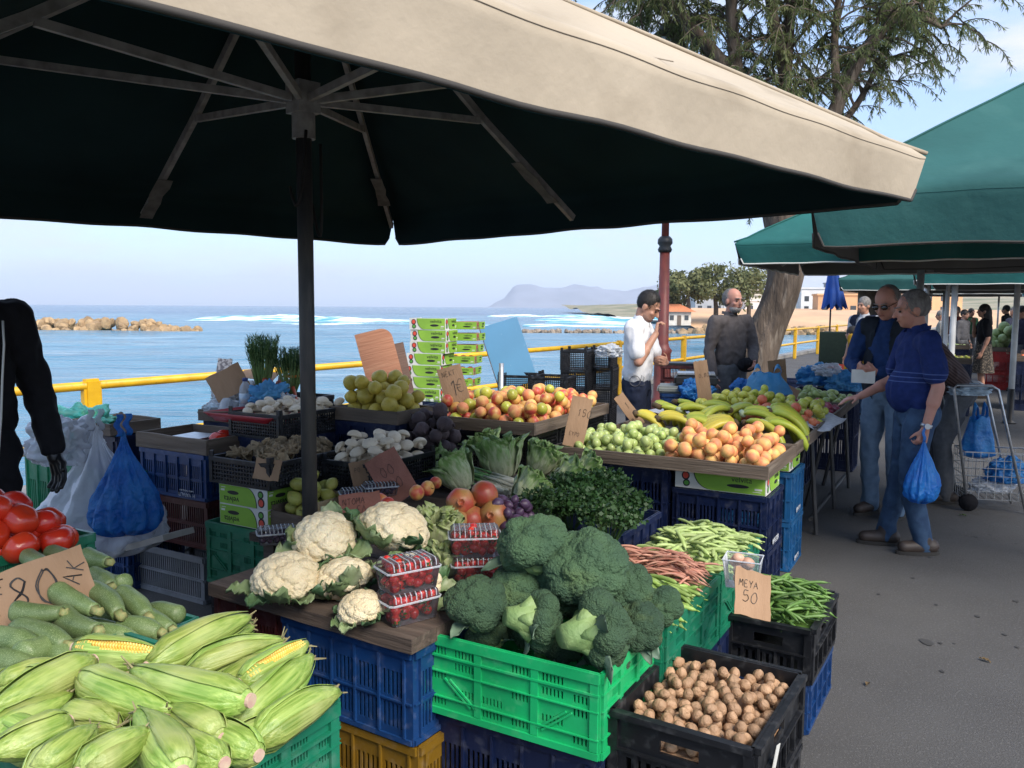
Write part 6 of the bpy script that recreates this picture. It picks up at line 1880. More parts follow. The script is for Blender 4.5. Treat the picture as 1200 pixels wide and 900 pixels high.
# red dustpan shaped tray over the scale
rt = empty('red_tray', fS(0.02, 0.34, 0.95), -A30, 'shallow red plastic tray lying over the scale tray', 'tray')
mb = MB()
def f(a, b):
    x, y = (a - .5) * 0.55, (b - .5) * 0.30
    e_ = max(abs(2 * a - 1), abs(2 * b - 1)); return (x, y, 0.055 * max(0, (e_ - 0.72) / 0.28))
mb.sheet(f, 24, 16, th=0.004); mb.build('pan', mat('red_plastic', (0.36, 0.022, 0.03), (0.28, 0.018, 0.025), scale=9, rough=0.4), rt, smooth=True)
mb = MB(); mb.tube([(-0.30, -0.16, 0.05), (0.34, 0.10, 0.075)], 0.006, 6); mb.build('stick', m_woodt, rt)

# junk behind the scale: bottle, clear bags, blue bag, cartons
def crumple(name, c, r, m, label, cat, seed, sq=(1, 1, 0.8), amp=0.35, sub=5, fr=2.2):
    mb = MB()
    def f(p):
        n = NZ.fractal(p * fr + V((seed, 0, seed)), 0.9, 2.0, 5)
        n2 = abs(NZ.noise(p * 5 + V((0, seed, 0))))
        q = p * (1 + amp * n - 0.22 * n2)
        return V((q.x * sq[0], q.y * sq[1], max(q.z, -0.62) * sq[2])) * r
    blob(mb, sub, f)
    o = mb.build(name, m, None, True, loc=c); tag(o, label, cat); return o
m_bagblue = mat('bag_blue', (0.02, 0.20, 0.58), (0.04, 0.30, 0.66), scale=9, rough=0.28, bump=0.6, bs=26, bd=0.03, trans=0.3, spec=0.6)
m_bagdeep = mat('bag_deep_blue', (0.015, 0.17, 0.56), (0.04, 0.28, 0.68), scale=9, rough=0.25, bump=0.9, bs=30, bd=0.03, trans=0.4, spec=0.6)
m_bagsky = mat('bag_sky', (0.12, 0.40, 0.66), (0.06, 0.30, 0.60), scale=7, rough=0.3, bump=0.5, bs=20, bd=0.03, trans=0.4)
m_bagwhite = clear_plastic('bag_white', amount=0.42, rough=0.3, bump=0.9, bs=16, milk=(0.62, 0.65, 0.70))
m_bagclear = clear_plastic('bag_clear', amount=0.55, rough=0.2, bump=1.0, bs=18, milk=(0.66, 0.70, 0.74))
m_net = clear_plastic('net_turquoise', tint=(0.25, 0.85, 0.75), amount=0.55, rough=0.5, bump=1.0, bs=30, milk=(0.10, 0.48, 0.42))
bx = fS(-0.36, 0.62, 0)
tray(fS(-0.30, 0.66), 0.62, 0.42, 0.07, 'wooden tray of odds and ends behind the scale', 0.90)
crate(fS(-0.30, 0.66), 0.56, 0.38, 0.30, 'vent', 'navy', 'upper navy crate under the tray of odds and ends', 0.598); crate(fS(-0.30, 0.66), 0.56, 0.38, 0.30, 'vent', 'navy', 'middle navy crate under the tray of odds and ends', 0.299); crate(fS(-0.30, 0.66), 0.56, 0.38, 0.298, 'vent', 'navy', 'lowest navy crate under the tray of odds and ends', 0.0)
bt = empty('water_bottle', fS(-0.26, 0.52, 0.975), 0, 'clear water bottle with dark blue cap behind the scale', 'bottle')
mb = MB(); mb.lathe([(0, 0), (0.036, 0), (0.038, 0.02), (0.036, 0.06), (0.038, 0.09), (0.036, 0.12), (0.032, 0.15), (0.016, 0.175), (0.014, 0.185), (0, 0.185)], 18); mb.build('body', clear_plastic('bottle_plastic', amount=0.72, bump=0.3), bt, smooth=True)
mb = MB(); mb.lathe([(0.0385, 0.05), (0.0388, 0.05), (0.0388, 0.11), (0.0385, 0.11)], 18); mb.build('wrapper', mat('bottle_wrapper', (0.30, 0.45, 0.60), (0.62, 0.68, 0.72), scale=30, rough=0.4), bt, smooth=True)
mb = MB(); mb.lathe([(0, 0.184), (0.017, 0.184), (0.017, 0.203), (0, 0.205)], 14); mb.build('cap', mat('cap_blue', (0.02, 0.04, 0.16), rough=0.4), bt, smooth=True)
crumple('plastic_bag', fS(-0.10, 0.56, 1.06), 0.105, m_bagsky, 'crumpled light blue bag beside the water bottle', 'bag', 3, (1.1, .8, .9), 0.5)
crumple('plastic_bag', fS(-0.02, 0.60, 1.02), 0.075, m_bagwhite, 'small crumpled white bag next to the light blue bag', 'bag', 5, (1, .9, .9), 0.45)
crumple('plastic_bag', fS(-0.44, 0.62, 1.05), 0.13, m_bagclear, 'clear plastic bag stuffed with a carton behind the scale', 'bag', 8, (1.25, .8, .8), 0.3)
crumple('plastic_bag', fS(-0.42, 0.50, 0.98), 0.09, m_bagclear, 'clear bag of empty cups in front of the odds and ends', 'bag', 12, (1.5, .7, .7), 0.25)
cb = empty('cardboard_box', fS(-0.46, 0.68, 0.975), -0.2, 'torn open cardboard box inside the clear bags', 'box')
for (x0, x1, y0, y1, z1) in ((-.12, .12, -.08, -.075, .13), (-.12, .12, .075, .08, .16), (-.12, -.115, -.074, .074, .12), (.115, .12, -.074, .074, .15)):
    mb = MB(); mb.box(x0, x1, y0, y1, 0, z1); mb.build('flap', m_card, cb)
mb = MB(); mb.box(-.115, .115, -.074, .074, .001, .006); mb.build('base', m_card, cb)
mb = MB(); mb.sheet(lambda a, b: V((-.1 + .26 * a, .08 + .12 * b, .165 + .05 * b + .01 * math.sin(a * 5))), 6, 3, th=0.003); mb.build('lid_flap', m_kraft, cb)
cp_ = empty('plastic_cup', fS(-0.36, 0.46, 0.975), 0, 'upturned clear cup with red rim in the clear bag', 'cup')
mb = MB(); mb.lathe([(0.045, 0), (0.043, 0.02), (0.034, 0.06), (0.02, 0.078), (0, 0.08)], 16); mb.build('wall', clear_plastic('cup_clear', amount=0.6), cp_, smooth=True)
mb = MB(); mb.lathe([(0.044, 0.0), (0.046, 0.0), (0.046, 0.012), (0.044, 0.012)], 16); mb.build('rim', mat('red_rim', (0.5, 0.05, 0.06), rough=0.4), cp_)
crumple('plastic_net', V((-2.72, 5.15, 0.86)), 0.20, m_net, 'crumpled turquoise net behind the vendor in black', 'net', 15, (1.3, .8, .65), 0.4)
crate((-2.75, 5.2), 0.5, 0.4, 0.72, 'vent', 'dgreen', 'dark green crate under the turquoise net', 0.0)
tray((-2.42, 5.0), 0.42, 0.34, 0.07, 'old wooden tray end beside the turquoise net', 0.86); crate((-2.40, 5.03), 0.40, 0.32, 0.85, 'vent', 'navy', 'navy crate under the old tray by the net', 0.0)

# bags hanging at the corner of the stack
def hanging_bag(name, loc, w, d, h, m, label, seed, rz=0.0, tail=0.0):
    """a full carrier bag hung by its gathered top: pear shaped with folds running to the knot"""
    root = empty(name, loc, rz, label, 'bag')
    mb = MB()
    def f(a, t):
        q = a * 2 * math.pi
        prof = 0.05 + 0.95 * (math.sin(math.pi * min(1.0, t ** 1.25 * 0.63)) ** 1.3) if t < 0.86 else (0.05 + 0.95 * (math.sin(math.pi * min(1.0, 0.86 ** 1.25 * 0.63)) ** 1.3)) * math.sqrt(max(0, 1 - ((t - 0.86) / 0.14) ** 2))
        fold = 1 + 0.10 * (1 - t) * math.sin(q * 7 + seed + 2 * t) + 0.05 * math.sin(q * 13 + 3 * t)
        fold += 0.10 * NZ.noise(V((math.cos(q) * 2, math.sin(q) * 2, t * 4 + seed)))
        fold -= 0.14 * abs(NZ.noise(V((math.cos(q) * 4 + seed, math.sin(q) * 4, t * 5)))) + 0.08 * abs(NZ.noise(V((math.cos(q) * 9, math.sin(q) * 9 + seed, t * 11))))
        z = -h * (t + tail * t * math.cos(q - 0.8))
        return (w * prof * fold * math.cos(q), d * prof * fold * math.sin(q), z + 0.02 * NZ.noise(V((math.cos(q) * 3, math.sin(q) * 3, seed))))
    mb.sheet(f, 110, 60); mb.build('film', m, root, smooth=True)
    mb = MB()
    for s in (-1, 1):
        mb.sheet(lambda a, b: V((s * 0.02 + (b - .5) * 0.03 + 0.01 * math.sin(a * 9), s * 0.012, -0.02 + 0.11 * a)), 8, 3, th=0.001)
    mb.build('handle', m, root, smooth=True)
    return root
hanging_bag('carrier_bag', V((-1.93, 4.08, 0.99)), 0.175, 0.12, 0.52, m_bagdeep, 'full blue carrier bag hanging from the corner of the scale tray', 4, 0.4)
hanging_bag('carrier_bag', V((-2.12, 4.18, 1.0)), 0.34, 0.17, 0.68, m_bagwhite, 'large milky white bag hanging behind the blue one', 7, 0.2)
crumple('plastic_bag', V((-2.30, 4.20, 0.90)), 0.15, m_bagwhite, 'milky bag with folded black film on top of the hanging bags', 'bag', 21, (1.2, .8, 1.0), 0.3)
sh = empty('stone_slab', V((-1.80, 4.1, 0.42)), -A30, 'pale worn board edge below the hanging blue bag', 'board')
o = plank('slab', sh, -0.20, 0.20, -0.09, 0.09, 0, 0.03, mat('pale_slab', (0.40, 0.37, 0.33), (0.28, 0.26, 0.23), scale=9, rough=0.9)); sh.rotation_euler = (0, R(-18), -A30)
st_ = MB(); st_.tube([(-1.93, 4.08, 0.97), (-2.02, 4.25, 1.06)], 0.012, 7); tag(st_.build('wooden_stick', m_woodt), 'short wooden stick that carries the hanging bags', 'stick')

# mushrooms
mm = [round_mesh('mushroom', m_mush, 0.032, 'mushroom', s, 16, 10) for s in (1, 2, 3)]
rm = random.Random(12)
fO = Fr((-1.135, 3.86, 0))         # front right corner of the oyster mushroom crate
crate(fO(-0.21, 0.27), 0.42, 0.55, 0.13, 'mesh', 'black', 'black mesh crate of oyster mushrooms on the fruit cartons', 0.745, name='mesh_crate')
fW = Fr((-1.33, 4.53, 0))
crate(fW(-0.13, 0.30), 0.40, 0.60, 0.14, 'mesh', 'black', 'black mesh crate of white mushrooms behind the oyster mushrooms', 0.88, name='mesh_crate')
for k in range(2): crate(fW(-0.13, 0.30), 0.38, 0.56, 0.44, 'vent', 'navy', ('lower', 'upper')[k] + ' navy crate under the white mushrooms', 0.44 * k)
fW2 = Fr((-0.70, 3.98, 0))
crate(fW2(-0.13, 0.26), 0.34, 0.50, 0.13, 'mesh', 'black', 'black mesh crate of large white mushrooms half hidden by the pole', 0.72, name='mesh_crate')
for k in range(2): crate(fW2(-0.13, 0.26), 0.33, 0.48, 0.36, 'vent', 'navy', ('lower', 'upper')[k] + ' navy crate under the large white mushrooms', 0.36 * k)
place('mushroom', 'white mushroom in the upper black crate', 'mushroom', 'white mushrooms in the upper crate', mm, [fW(p[0] - 0.13, p[1] + 0.30, p[2]) for p in heap(75, 0.03, (-0.19, 0.19, -0.29, 0.29), 0.955, rm, 10, (0, 0), 0.12)], rm, 'up')
place('mushroom', 'large white mushroom in the crate beside the pole', 'mushroom', 'white mushrooms beside the pole', mm, [fW2(p[0] - 0.13, p[1] + 0.26, p[2]) for p in heap(48, 0.036, (-0.165, 0.165, -0.24, 0.24), 0.79, rm, 10, (0, 0), 0.15)], rm, 'up', (1.1, 1.3))
oy = []
for s in range(4):
    mb = MB(); rr = random.Random(s + 70)
    for k in range(7):
        q = rr.uniform(0, 6.28); d = V((math.cos(q), math.sin(q), rr.uniform(0.3, 1.0)))
        leaf_sheet(mb, (0, 0, 0), d, V((0, 0, 1)), rr.uniform(0.035, 0.06), rr.uniform(0.045, 0.075), rr.uniform(-.2, .5), 0.22, s * 7 + k, 6, 6, th=0.004, cup=0.4)
    oy.append(mb.mesh('oyster_mushroom', m_oyst, True))
rO = random.Random(31)
for i in range(46):
    x, y = rO.uniform(-0.37, -0.05), rO.uniform(0.05, 0.49); e_ = min(1, 8 * min(x + 0.42, -x)) 
    o = obj('oyster_mushroom', oy[i % 4], None, fO(x, y, 0.825 + 0.045 * e_ + rO.uniform(0, .02)), (rO.gauss(0, .4), rO.gauss(0, .4), rO.uniform(0, 6))); s = rO.uniform(0.9, 1.35); o.scale = (s, s, s)
    tag(o, 'beige oyster mushroom cluster in the black crate', 'mushroom', 'oyster mushrooms')
# printed cartons below, standing upside down, and the green crate
carton(fO(-0.20, 0.145), 0.644, 0.33, 0.28, 0.099, 'upper printed green and white carton upside down under the oyster mushrooms', A30, True)
carton(fO(-0.20, 0.145), 0.544, 0.33, 0.28, 0.099, 'lower printed green and white carton upside down under the oyster mushrooms', A30, True)
crate(fO(-0.20, 0.20), 0.50, 0.42, 0.31, 'fold', 'dgreen', 'dark green folding crate under the printed cartons', 0.232, name='folding_crate'); crate(fO(-0.20, 0.20), 0.48, 0.40, 0.23, 'vent', 'black', 'black crate on the ground under the dark green one', 0.0)
# box of pears beside them
px_ = fO(0.10, 0.16)
pbx = empty('fruit_box', (px_.x, px_.y, 0.545), -A30, 'thin wooden box of pears beside the printed cartons', 'box')
for (x0, x1, y0, y1, h_) in ((-.13, .13, -.14, -.134, .10), (-.13, .13, .134, .14, .16), (-.13, -.124, -.133, .133, .12), (.124, .13, -.133, .133, .16)): plank('slat', pbx, x0, x1, y0, y1, 0, h_, m_ply if h_ > .13 else m_woodt)
plank('base', pbx, -.123, .123, -.133, .133, .001, .01, m_ply)
crate(px_, 0.24, 0.30, 0.54, 'vent', 'black', 'black crate under the box of pears', 0.0)
pears = [round_mesh('pear', m_pear, 0.034, 'pear', s, 16, 12) for s in (1, 2)]
fpx = Fr((px_.x, px_.y, 0))
place('pear', 'green yellow pear in the thin wooden box', 'pear', 'pears in the wooden box', pears, [fpx(*p) for p in heap(26, 0.036, (-.122, .122, -.13, .13), 0.558, rm, 12)], rm)
sign(fO(-0.02, -0.02, 0.80), 0.13, 0.10, 'blank cardboard flap standing in the oyster mushroom crate', R(-10), R(20), R(4))

# quinces
fQ = PD(437, 486, 4.75); fq = Fr((fQ.x, fQ.y, 0))
tray(fq(-0.06, 0.17), 0.50, 0.36, 0.075, 'wooden tray of yellow quinces behind the pole', 0.95)
for k in range(3): crate(fq(-0.06, 0.17), 0.48, 0.34, 0.316, 'vent', 'navy', ('lowest', 'middle', 'upper')[k] + ' navy crate under the quinces', 0.316 * k)
qm = [round_mesh('quince', m_quince, 0.046, 'quince', s, 18, 14) for s in (1, 2, 3)]
place('quince', 'yellow quince in the wooden tray', 'quince', 'quinces', qm, [fq(p[0] - 0.06, p[1] + 0.17, p[2]) for p in heap(34, 0.044, (-.235, .235, -.165, .165), 0.963, rm, 12, (-0.06, 0), 0.10)], rm)

# carrots, chives and dill in a crate with a cardboard sheet
fG = PD(318, 462, 5.25); fg = Fr((fG.x, fG.y, 0))
crate(fg(0, 0.15), 0.46, 0.36, 0.30, 'vent', 'black', 'black crate holding the carrots and chives', 0.74, name='mesh_crate'); crate(fg(0, 0.15), 0.45, 0.35, 0.74, 'vent', 'navy', 'navy crate under the carrots', 0.0)
m_car = mat('carrot_skin', (0.46, 0.085, 0.03), (0.36, 0.06, 0.03), scale=20, rough=0.55, var=0.15, stretch=(4, 1, 1))
rg_ = random.Random(19)
for i, (u, v, u2, v2) in enumerate([(311, 448, 314, 470), (318, 450, 324, 470), (326, 452, 318, 472), (330, 448, 338, 468), (336, 452, 330, 472), (342, 450, 348, 468), (308, 456, 322, 474)]):
    a, b = PD(u, v, 5.15 + .02 * i), PD(u2, v2, 5.0); mb = MB(); L = (a - b).length
    bent_tube(mb, 1.0, lambda t: 0.13 * (1 - 0.75 * t) * min(1, t / .05 + .4), 0.02, 10, 10)
    o = mb.build('carrot', m_car, smooth=True); orient(o, a, b); o.scale = (L * 1.5, 0.14, 0.14); tag(o, 'orange carrot sticking out of the bunch behind the mushrooms', 'carrot', 'carrots')
def stalks(name, pos, n, h, sp, m, label, seed, tip=0.0, th=0.003, lean=(0, 0)):
    root = empty(name, pos, 0, label, 'greens'); rr = random.Random(seed); mb = MB(); lf = MB()
    for i in range(n):
        q = rr.uniform(0, 6.28); s = sp * math.sqrt(rr.random())
        b = V((math.cos(q) * 0.03, math.sin(q) * 0.03, 0)); t = V((math.cos(q) * s + lean[0], math.sin(q) * s + lean[1], h * rr.uniform(.75, 1.05)))
        pts = curve_pts(b, t, (0, 0, 0.0), 5); mb.tube(pts, [th, th, th, th * .8, th * .6, th * .3], 4, cap=False)
        for k in range(int(tip)):
            p = pts[3].lerp(pts[5], rr.random()); d = V((rr.gauss(0, .6), rr.gauss(0, .6), 1)).normalized(); w = d.orthogonal().normalized() * 0.0022; l = rr.uniform(.02, .05)
            lf.add([p - w, p + w, p + d * l], [(0, 1, 2)])
    tag(mb.build('stems', mat('stalk_green', (0.12, 0.21, 0.055), (0.19, 0.27, 0.09), scale=9, rough=.5), root), kind='stuff')
    if tip: tag(lf.build('leaves', m_leafd, root), kind='stuff')
stalks('asparagus_bunch', PD(309, 462, 5.2), 130, 0.35, 0.11, None, 'tall bunch of wild greens with pale stems standing behind the mushrooms', 3, 16)
stalks('dill_bunch', PD(342, 462, 5.2), 110, 0.27, 0.13, None, 'dark feathery bunch tied with an orange band beside the pole', 5, 22)
bd_ = MB(); q = PD(342, 462, 5.2); bd_.lathe([(0.05, 0.1), (0.056, 0.105), (0.05, 0.115)], 16, c=q); tag(bd_.build('rubber_band', mat('orange_band', (0.6, 0.2, 0.03), rough=0.5), smooth=True), 'orange band round the dark feathery bunch', 'band')
sign(PD(276, 464, 5.1), 0.22, 0.17, 'plain brown cardboard sheet leaning left of the tall greens', R(10), R(10), R(-28), (), m_card, 'cardboard_sheet')
sign(PD(262, 446, 5.6), 0.10, 0.14, 'small newspaper scrap behind the cardboard sheet', R(0), R(10), R(4), (), mat('newspaper', (0.30, 0.31, 0.34), (0.10, 0.10, 0.12), scale=60, rough=0.9, fac=(.45, .55)), 'paper_sheet')

# beets
fB_ = PD(487, 545, 4.55); fbt = Fr((fB_.x, fB_.y, 0))
crate(fbt(0, 0.14), 0.44, 0.36, 0.14, 'mesh', 'black', 'black mesh crate of beetroots in the middle of the stall', 0.66, name='mesh_crate'); crate(fbt(0, 0.14), 0.42, 0.34, 0.655, 'vent', 'navy', 'navy crate under the beetroots', 0.0)
bt_ = [round_mesh('beetroot', m_beet, 0.041, 'beet', s, 16, 12) for s in (1, 2, 3)]
place('beetroot', 'dark earthy beetroot heaped in front of the peach tray', 'beetroot', 'beetroots', bt_, [fbt(p[0], p[1] + 0.14, p[2]) for p in heap(40, 0.042, (-.2, .2, -.16, .16), 0.72, rm, 10, (0.05, 0.05), 0.3)], rm)

# ------------------------------------------------------------------ boards and stacked cartons at the back
lb_ = empty('leaning_plank', PD(462, 482, 5.9), 0, 'terracotta coloured board with rounded corner leaning behind the quinces', 'board')
lb_.rotation_euler = (R(-12), R(-14), R(12))
mb = MB(); w_, h_ = 0.26, 0.60
poly = [(-w_ / 2, 0), (w_ / 2 * .55, 0)] + [(w_ / 2, .12), (w_ / 2, h_ - .08)] + [(w_ / 2 - .08 + .08 * math.cos(q * R(15)), h_ - .08 + .08 * math.sin(q * R(15))) for q in range(1, 7)] + [(-w_ / 2, h_)]
prof_poly(mb, poly, 0, 0.018); mb.build('panel', m_woodr, lb_)
lb2 = empty('leaning_plank', PD(473, 482, 6.05), 0, 'dark brown board leaning behind the terracotta one', 'board'); lb2.rotation_euler = (R(-12), R(-12), R(8))
mb = MB(); mb.box(-0.09, 0.11, 0, 0.02, 0, 0.50); mb.build('panel', wood('deep', (0.16, 0.10, 0.08), (0.11, 0.07, 0.055)), lb2)
bk = PD(462, 480, 6.1); crate((bk.x, bk.y + 0.15), 0.5, 0.4, 0.45, 'vent', 'navy', 'navy crate upper support of the leaning boards', 0.44, R(20)); crate((bk.x, bk.y + 0.15), 0.5, 0.4, 0.44, 'vent', 'navy', 'navy crate lower support of the leaning boards', 0.0, R(20))
ord9 = ['lowest', 'second', 'third', 'fourth', 'fifth', 'sixth', 'seventh', 'eighth', 'topmost']
s0 = PD(503, 480, 7.2)
rs = random.Random(33)
for k in range(9):
    dx = 0.045 if k > 5 else (0.02 if k == 5 else 0.0)
    carton((s0.x + dx + rs.uniform(-.008, .008), s0.y), 0.62 + 0.1005 * k, 0.33, 0.26, 0.099, ord9[k] + ' printed carton in the tall closed stack beside the dark board', R(18) + rs.uniform(-.04, .04))
crate((s0.x + 0.1, s0.y + 0.05), 0.62, 0.42, 0.31, 'vent', 'navy', 'upper navy crate under the tall carton stacks', 0.309); crate((s0.x + 0.1, s0.y + 0.05), 0.62, 0.42, 0.309, 'vent', 'navy', 'lower navy crate under the tall carton stacks', 0.0)
s1 = PD(541, 480, 7.35)
apm = [round_mesh('peach', m_apeach, 0.034, 'peach', s, 12, 9) for s in (1, 2, 3)]
for k in range(9):
    z = 0.62 + 0.1005 * k
    c = (s1.x + (0.03 if k > 5 else 0) + rs.uniform(-.01, .01), s1.y + 0.06)
    carton(c, z, 0.30, 0.26, 0.066, ord9[k] + ' open carton in the taller fruit stack behind the 1 euro sign', R(14) + rs.uniform(-.03, .03), body=m_kraft)
    if k < 6:
        fr_ = Fr((c[0], c[1], 0), R(14))
        for j in range(4):
            o = obj('peach', apm[j % 3], None, fr_(-0.108 + 0.072 * j, -0.085, z + 0.042), (rs.uniform(0, 6), rs.uniform(0, 6), 0)); tag(o, 'peach showing in the open cartons behind the 1 euro sign', 'peach', 'peaches in the stacked cartons')
    else:
        b = MB(); b.box(-0.13, 0.13, -0.10, -0.06, 0.004, 0.06)
        tag(b.build('carton_liner', m_kraft, None, loc=(c[0], c[1], z + 0.01)), 'kraft liner in the %s open carton of the fruit stack' % ord9[k], 'liner')
crate((s1.x + 0.12, s1.y + 0.20), 0.3, 0.3, 0.62, 'vent', 'navy', 'navy crate tucked behind the carton stacks', 0.0)
pc = empty('plastic_sheet', PD(500, 490, 6.4), 0, 'clear crumpled film at the foot of the carton stack', 'film')
mb = MB(); mb.sheet(lambda a, b: V(((a - .5) * .22 * (1 - .5 * b), .03 * math.sin(a * 9 + b * 4), b * .2 - .05)), 14, 10); mb.build('film', m_bagclear, pc, smooth=True)
bb = empty('blue_board', PD(607, 446, 7.9), 0, 'light blue painted board leaning above the black crates', 'board'); bb.rotation_euler = (R(-15), R(-17), R(8))
mb = MB(); mb.box(-0.19, 0.19, 0, 0.02, -0.05, 0.60); mb.build('panel', mat('blue_paint', (0.05, 0.205, 0.36), (0.042, 0.18, 0.32), scale=3, rough=0.5, c4_=(0.35, 0.48, 0.58), s4=60, f4=(0.70, 0.76)), bb)
mb = MB(); mb.box(-0.196, -0.1905, -0.001, 0.021, -0.05, 0.60); mb.build('edge_strip', m_woodd, bb)
mp_ = PD(588, 465, 7.4); mb = MB(); mb.lathe([(0, 0), (.022, 0), (.022, 1.12), (0, 1.12)], 10); t_ = empty('metal_post', (mp_.x, mp_.y, 0), 0, 'short galvanised post in front of the blue board', 'post'); mb.build('shaft', m_galv, t_, smooth=True)
for i, (u, Y, n, lb) in enumerate([(612, 7.75, 5, 'black crate in the stack below the blue board'), (648, 7.55, 5, 'black crate with purple bars beside the blue board'), (677, 8.3, 6, 'black crate in the tall stack left of the white t-shirt man'), (706, 8.6, 6, 'black crate in the stack behind the white t-shirt man')]):
    q = PD(u, 450, Y)
    for k in range(n):
        crate((q.x + rs.uniform(-.01, .01), q.y), 0.36 if i < 2 else 0.26, 0.36, 0.198, 'mesh', 'black', '%s, %s from the ground' % (lb, ('lowest', 'second', 'third', 'fourth', 'fifth', 'sixth')[k]), 0.2 * k + (0.0), R(16) + rs.uniform(-.05, .05), name='mesh_crate')
crumple('plastic_bag', PD(714, 412, 8.3), 0.13, m_bagclear, 'clear film over the top of the black crate stack', 'bag', 41, (1.1, .8, .6), 0.35)

# ------------------------------------------------------------------ peach tray
fPch = Fr((0.135, 4.83, 0), R(28))
tray(fPch(-0.37, 0.60), 0.74, 1.20, 0.075, 'wooden tray of peaches and nectarines in front of the carton stacks', 0.865, R(28), m_woodt)
for i, (x, y) in enumerate([(-.2, .22), (-.55, .22), (-.2, .62), (-.55, .62), (-.2, 1.0), (-.55, 1.0)]):
    for k in range(2): crate(fPch(x, y), 0.33, 0.37, 0.425, 'mesh' if k else 'vent', 'black', '%s black crate %s under the peach tray' % (('front', 'front', 'middle', 'middle', 'back', 'back')[i], ('near the aisle side, lower', 'near the aisle side, upper', 'near the sea side, lower', 'near the sea side, upper')[(i % 2) * 2 + k]), 0.428 * k, R(28))
rpc = random.Random(44)
pm = [round_mesh('peach', m_apeach, 0.041, 'peach', s, 16, 12) for s in (4, 5, 6)] + [round_mesh('peach', m_yapple, 0.04, 'peach', 7, 16, 12)] + [round_mesh('peach', m_peach, 0.041, 'peach', 8, 16, 12)]
place('peach', 'blushed peach in the tray in front of the carton stacks', 'peach', 'peaches in front of the cartons', pm, [fPch(*p) for p in heap(175, 0.041, (-.715, -.025, .025, 1.175), 0.88, rpc, 9, (-.33, .55), 0.13)], rpc)
sign(fPch(-.60, .16, 0.955), 0.16, 0.30, 'brown cardboard sign reading 1 € standing in the peach tray', R(14), R(14), R(-14), [('NEKT', -.36, .80, .032, .0012, 1, 0), ('1', -.18, .38, .09, .0022, 2, 0), ('€', .05, .40, .085, .0018, 1, 0), ('TO K', -.2, .12, .03, .0012, 1, 0)])

# ------------------------------------------------------------------ fruit stall along the aisle
FA = R(29)
f1 = Fr((0.978, 4.91, 0), FA)
TY = [0.0, 0.80, 1.60, 2.40, 3.20]
tray(f1(0, 0), 1.27, 0.79, 0.072, 'front wooden tray of green apples and peaches on the aisle stall', 0.728, FA, m_woodt)
tray(f1(0, .80), 1.27, 0.79, 0.072, 'second wooden tray with bananas on the aisle stall', 0.732, FA, m_woodt)
tray(f1(.13, 1.60), 1.0, 0.79, 0.072, 'third wooden tray of yellow apples on the aisle stall', 0.736, FA, m_woodt)
tray(f1(.13, 2.40), 1.0, 0.79, 0.072, 'fourth wooden tray of red onions and pears on the aisle stall', 0.740, FA, m_woodt)
tray(f1(.13, 3.20), 1.0, 0.79, 0.072, 'farthest wooden tray of the aisle stall', 0.744, FA, m_woodt)
def aisle_stack(x, y, L, W, colr, tag_, top=0.62):
    n = 2
    for k in range(n): crate(f1(x, y), L, W, top / n - 0.001, 'vent', colr, '%s %s crate %s' % (('lower', 'upper')[k], {'navy': 'navy', 'sky': 'petrol blue', 'blue': 'blue'}[colr], tag_), top / n * k, FA)
    return
aisle_stack(.36, -.12, .52, .40, 'navy', 'under the aisle corner of the front tray'); aisle_stack(-.20, -.12, .54, .40, 'navy', 'under the middle of the front tray', 0.727)
aisle_stack(.36, .62, .50, .40, 'sky', 'under the banana tray at the aisle side'); aisle_stack(-.2, .75, .54, .40, 'navy', 'under the middle of the banana tray', 0.727)
aisle_stack(-.02, 1.55, .54, .40, 'navy', 'under the yellow apples', 0.727); aisle_stack(-.02, 2.35, .54, .40, 'navy', 'under the red onions', 0.727); aisle_stack(-.02, 3.2, .54, .40, 'navy', 'under the farthest tray', 0.727)
trs = empty('metal_trestle', f1(.5, 2.3, 0), -FA, 'dark metal trestle under the aisle side of the apple trays', 'trestle')
for y in (-.9, .0, .9):
    mb = MB(); mb.tube([(-.1, y, .002), (.04, y, .725)], .016, 8); mb.build('leg', m_steel, trs); mb = MB(); mb.tube([(.12, y, .002), (.06, y, .725)], .016, 8); mb.build('leg', m_steel, trs)
mb = MB(); mb.tube([(.085, -.95, .12), (.085, .95, .12)], .014, 8); mb.build('crossbar', m_steel, trs)
carton(f1(.36, -.14), 0.622, 0.50, 0.34, 0.104, 'printed green and white carton between tray and navy crates', FA)
carton(f1(.36, .62), 0.622, 0.46, 0.34, 0.106, 'printed carton between the banana tray and petrol blue crates', FA)
carton(f1(-.50, -.18), 0.60, 0.40, 0.30, 0.10, 'printed carton in the shade behind the parsley', FA); crate(f1(-.50, -.18), .12, .3, .60, 'vent', 'navy', 'narrow navy crate in the shade behind the parsley', 0.0, FA)
def side_print(x, y, z, body):
    o = empty('crate_print', f1(x, y, z), -FA + R(90), 'white print on the side of the crate at x', 'print')
    o['label'] = 'white lettering on the aisle side of the %s' % ('navy corner crate' if y < 0.3 else ('upper petrol blue crate' if z > .3 else 'lower petrol blue crate'))
    obj('lettering', text_mesh(body, 0.04, m_print), o)
side_print(.6205 + .0112, -.12, .345, 'ΦΡΕΣΚΑ'); side_print(.6105 + .0112, .62, .36, 'ΚΡΗΤΗ'); side_print(.6105 + .0112, .62, .05, 'ΚΡΗΤΗ')
rf = random.Random(51)
ga = [round_mesh('green_apple', m_gapple, 0.033, 'apple', s, 16, 12) for s in (1, 2, 3)]
ya = [round_mesh('yellow_apple', m_yapple, 0.037, 'apple', s, 14, 10) for s in (1, 2, 3)]
pk = [round_mesh('peach', m_peach, 0.040, 'peach', s, 16, 12) for s in (1, 2, 3)]
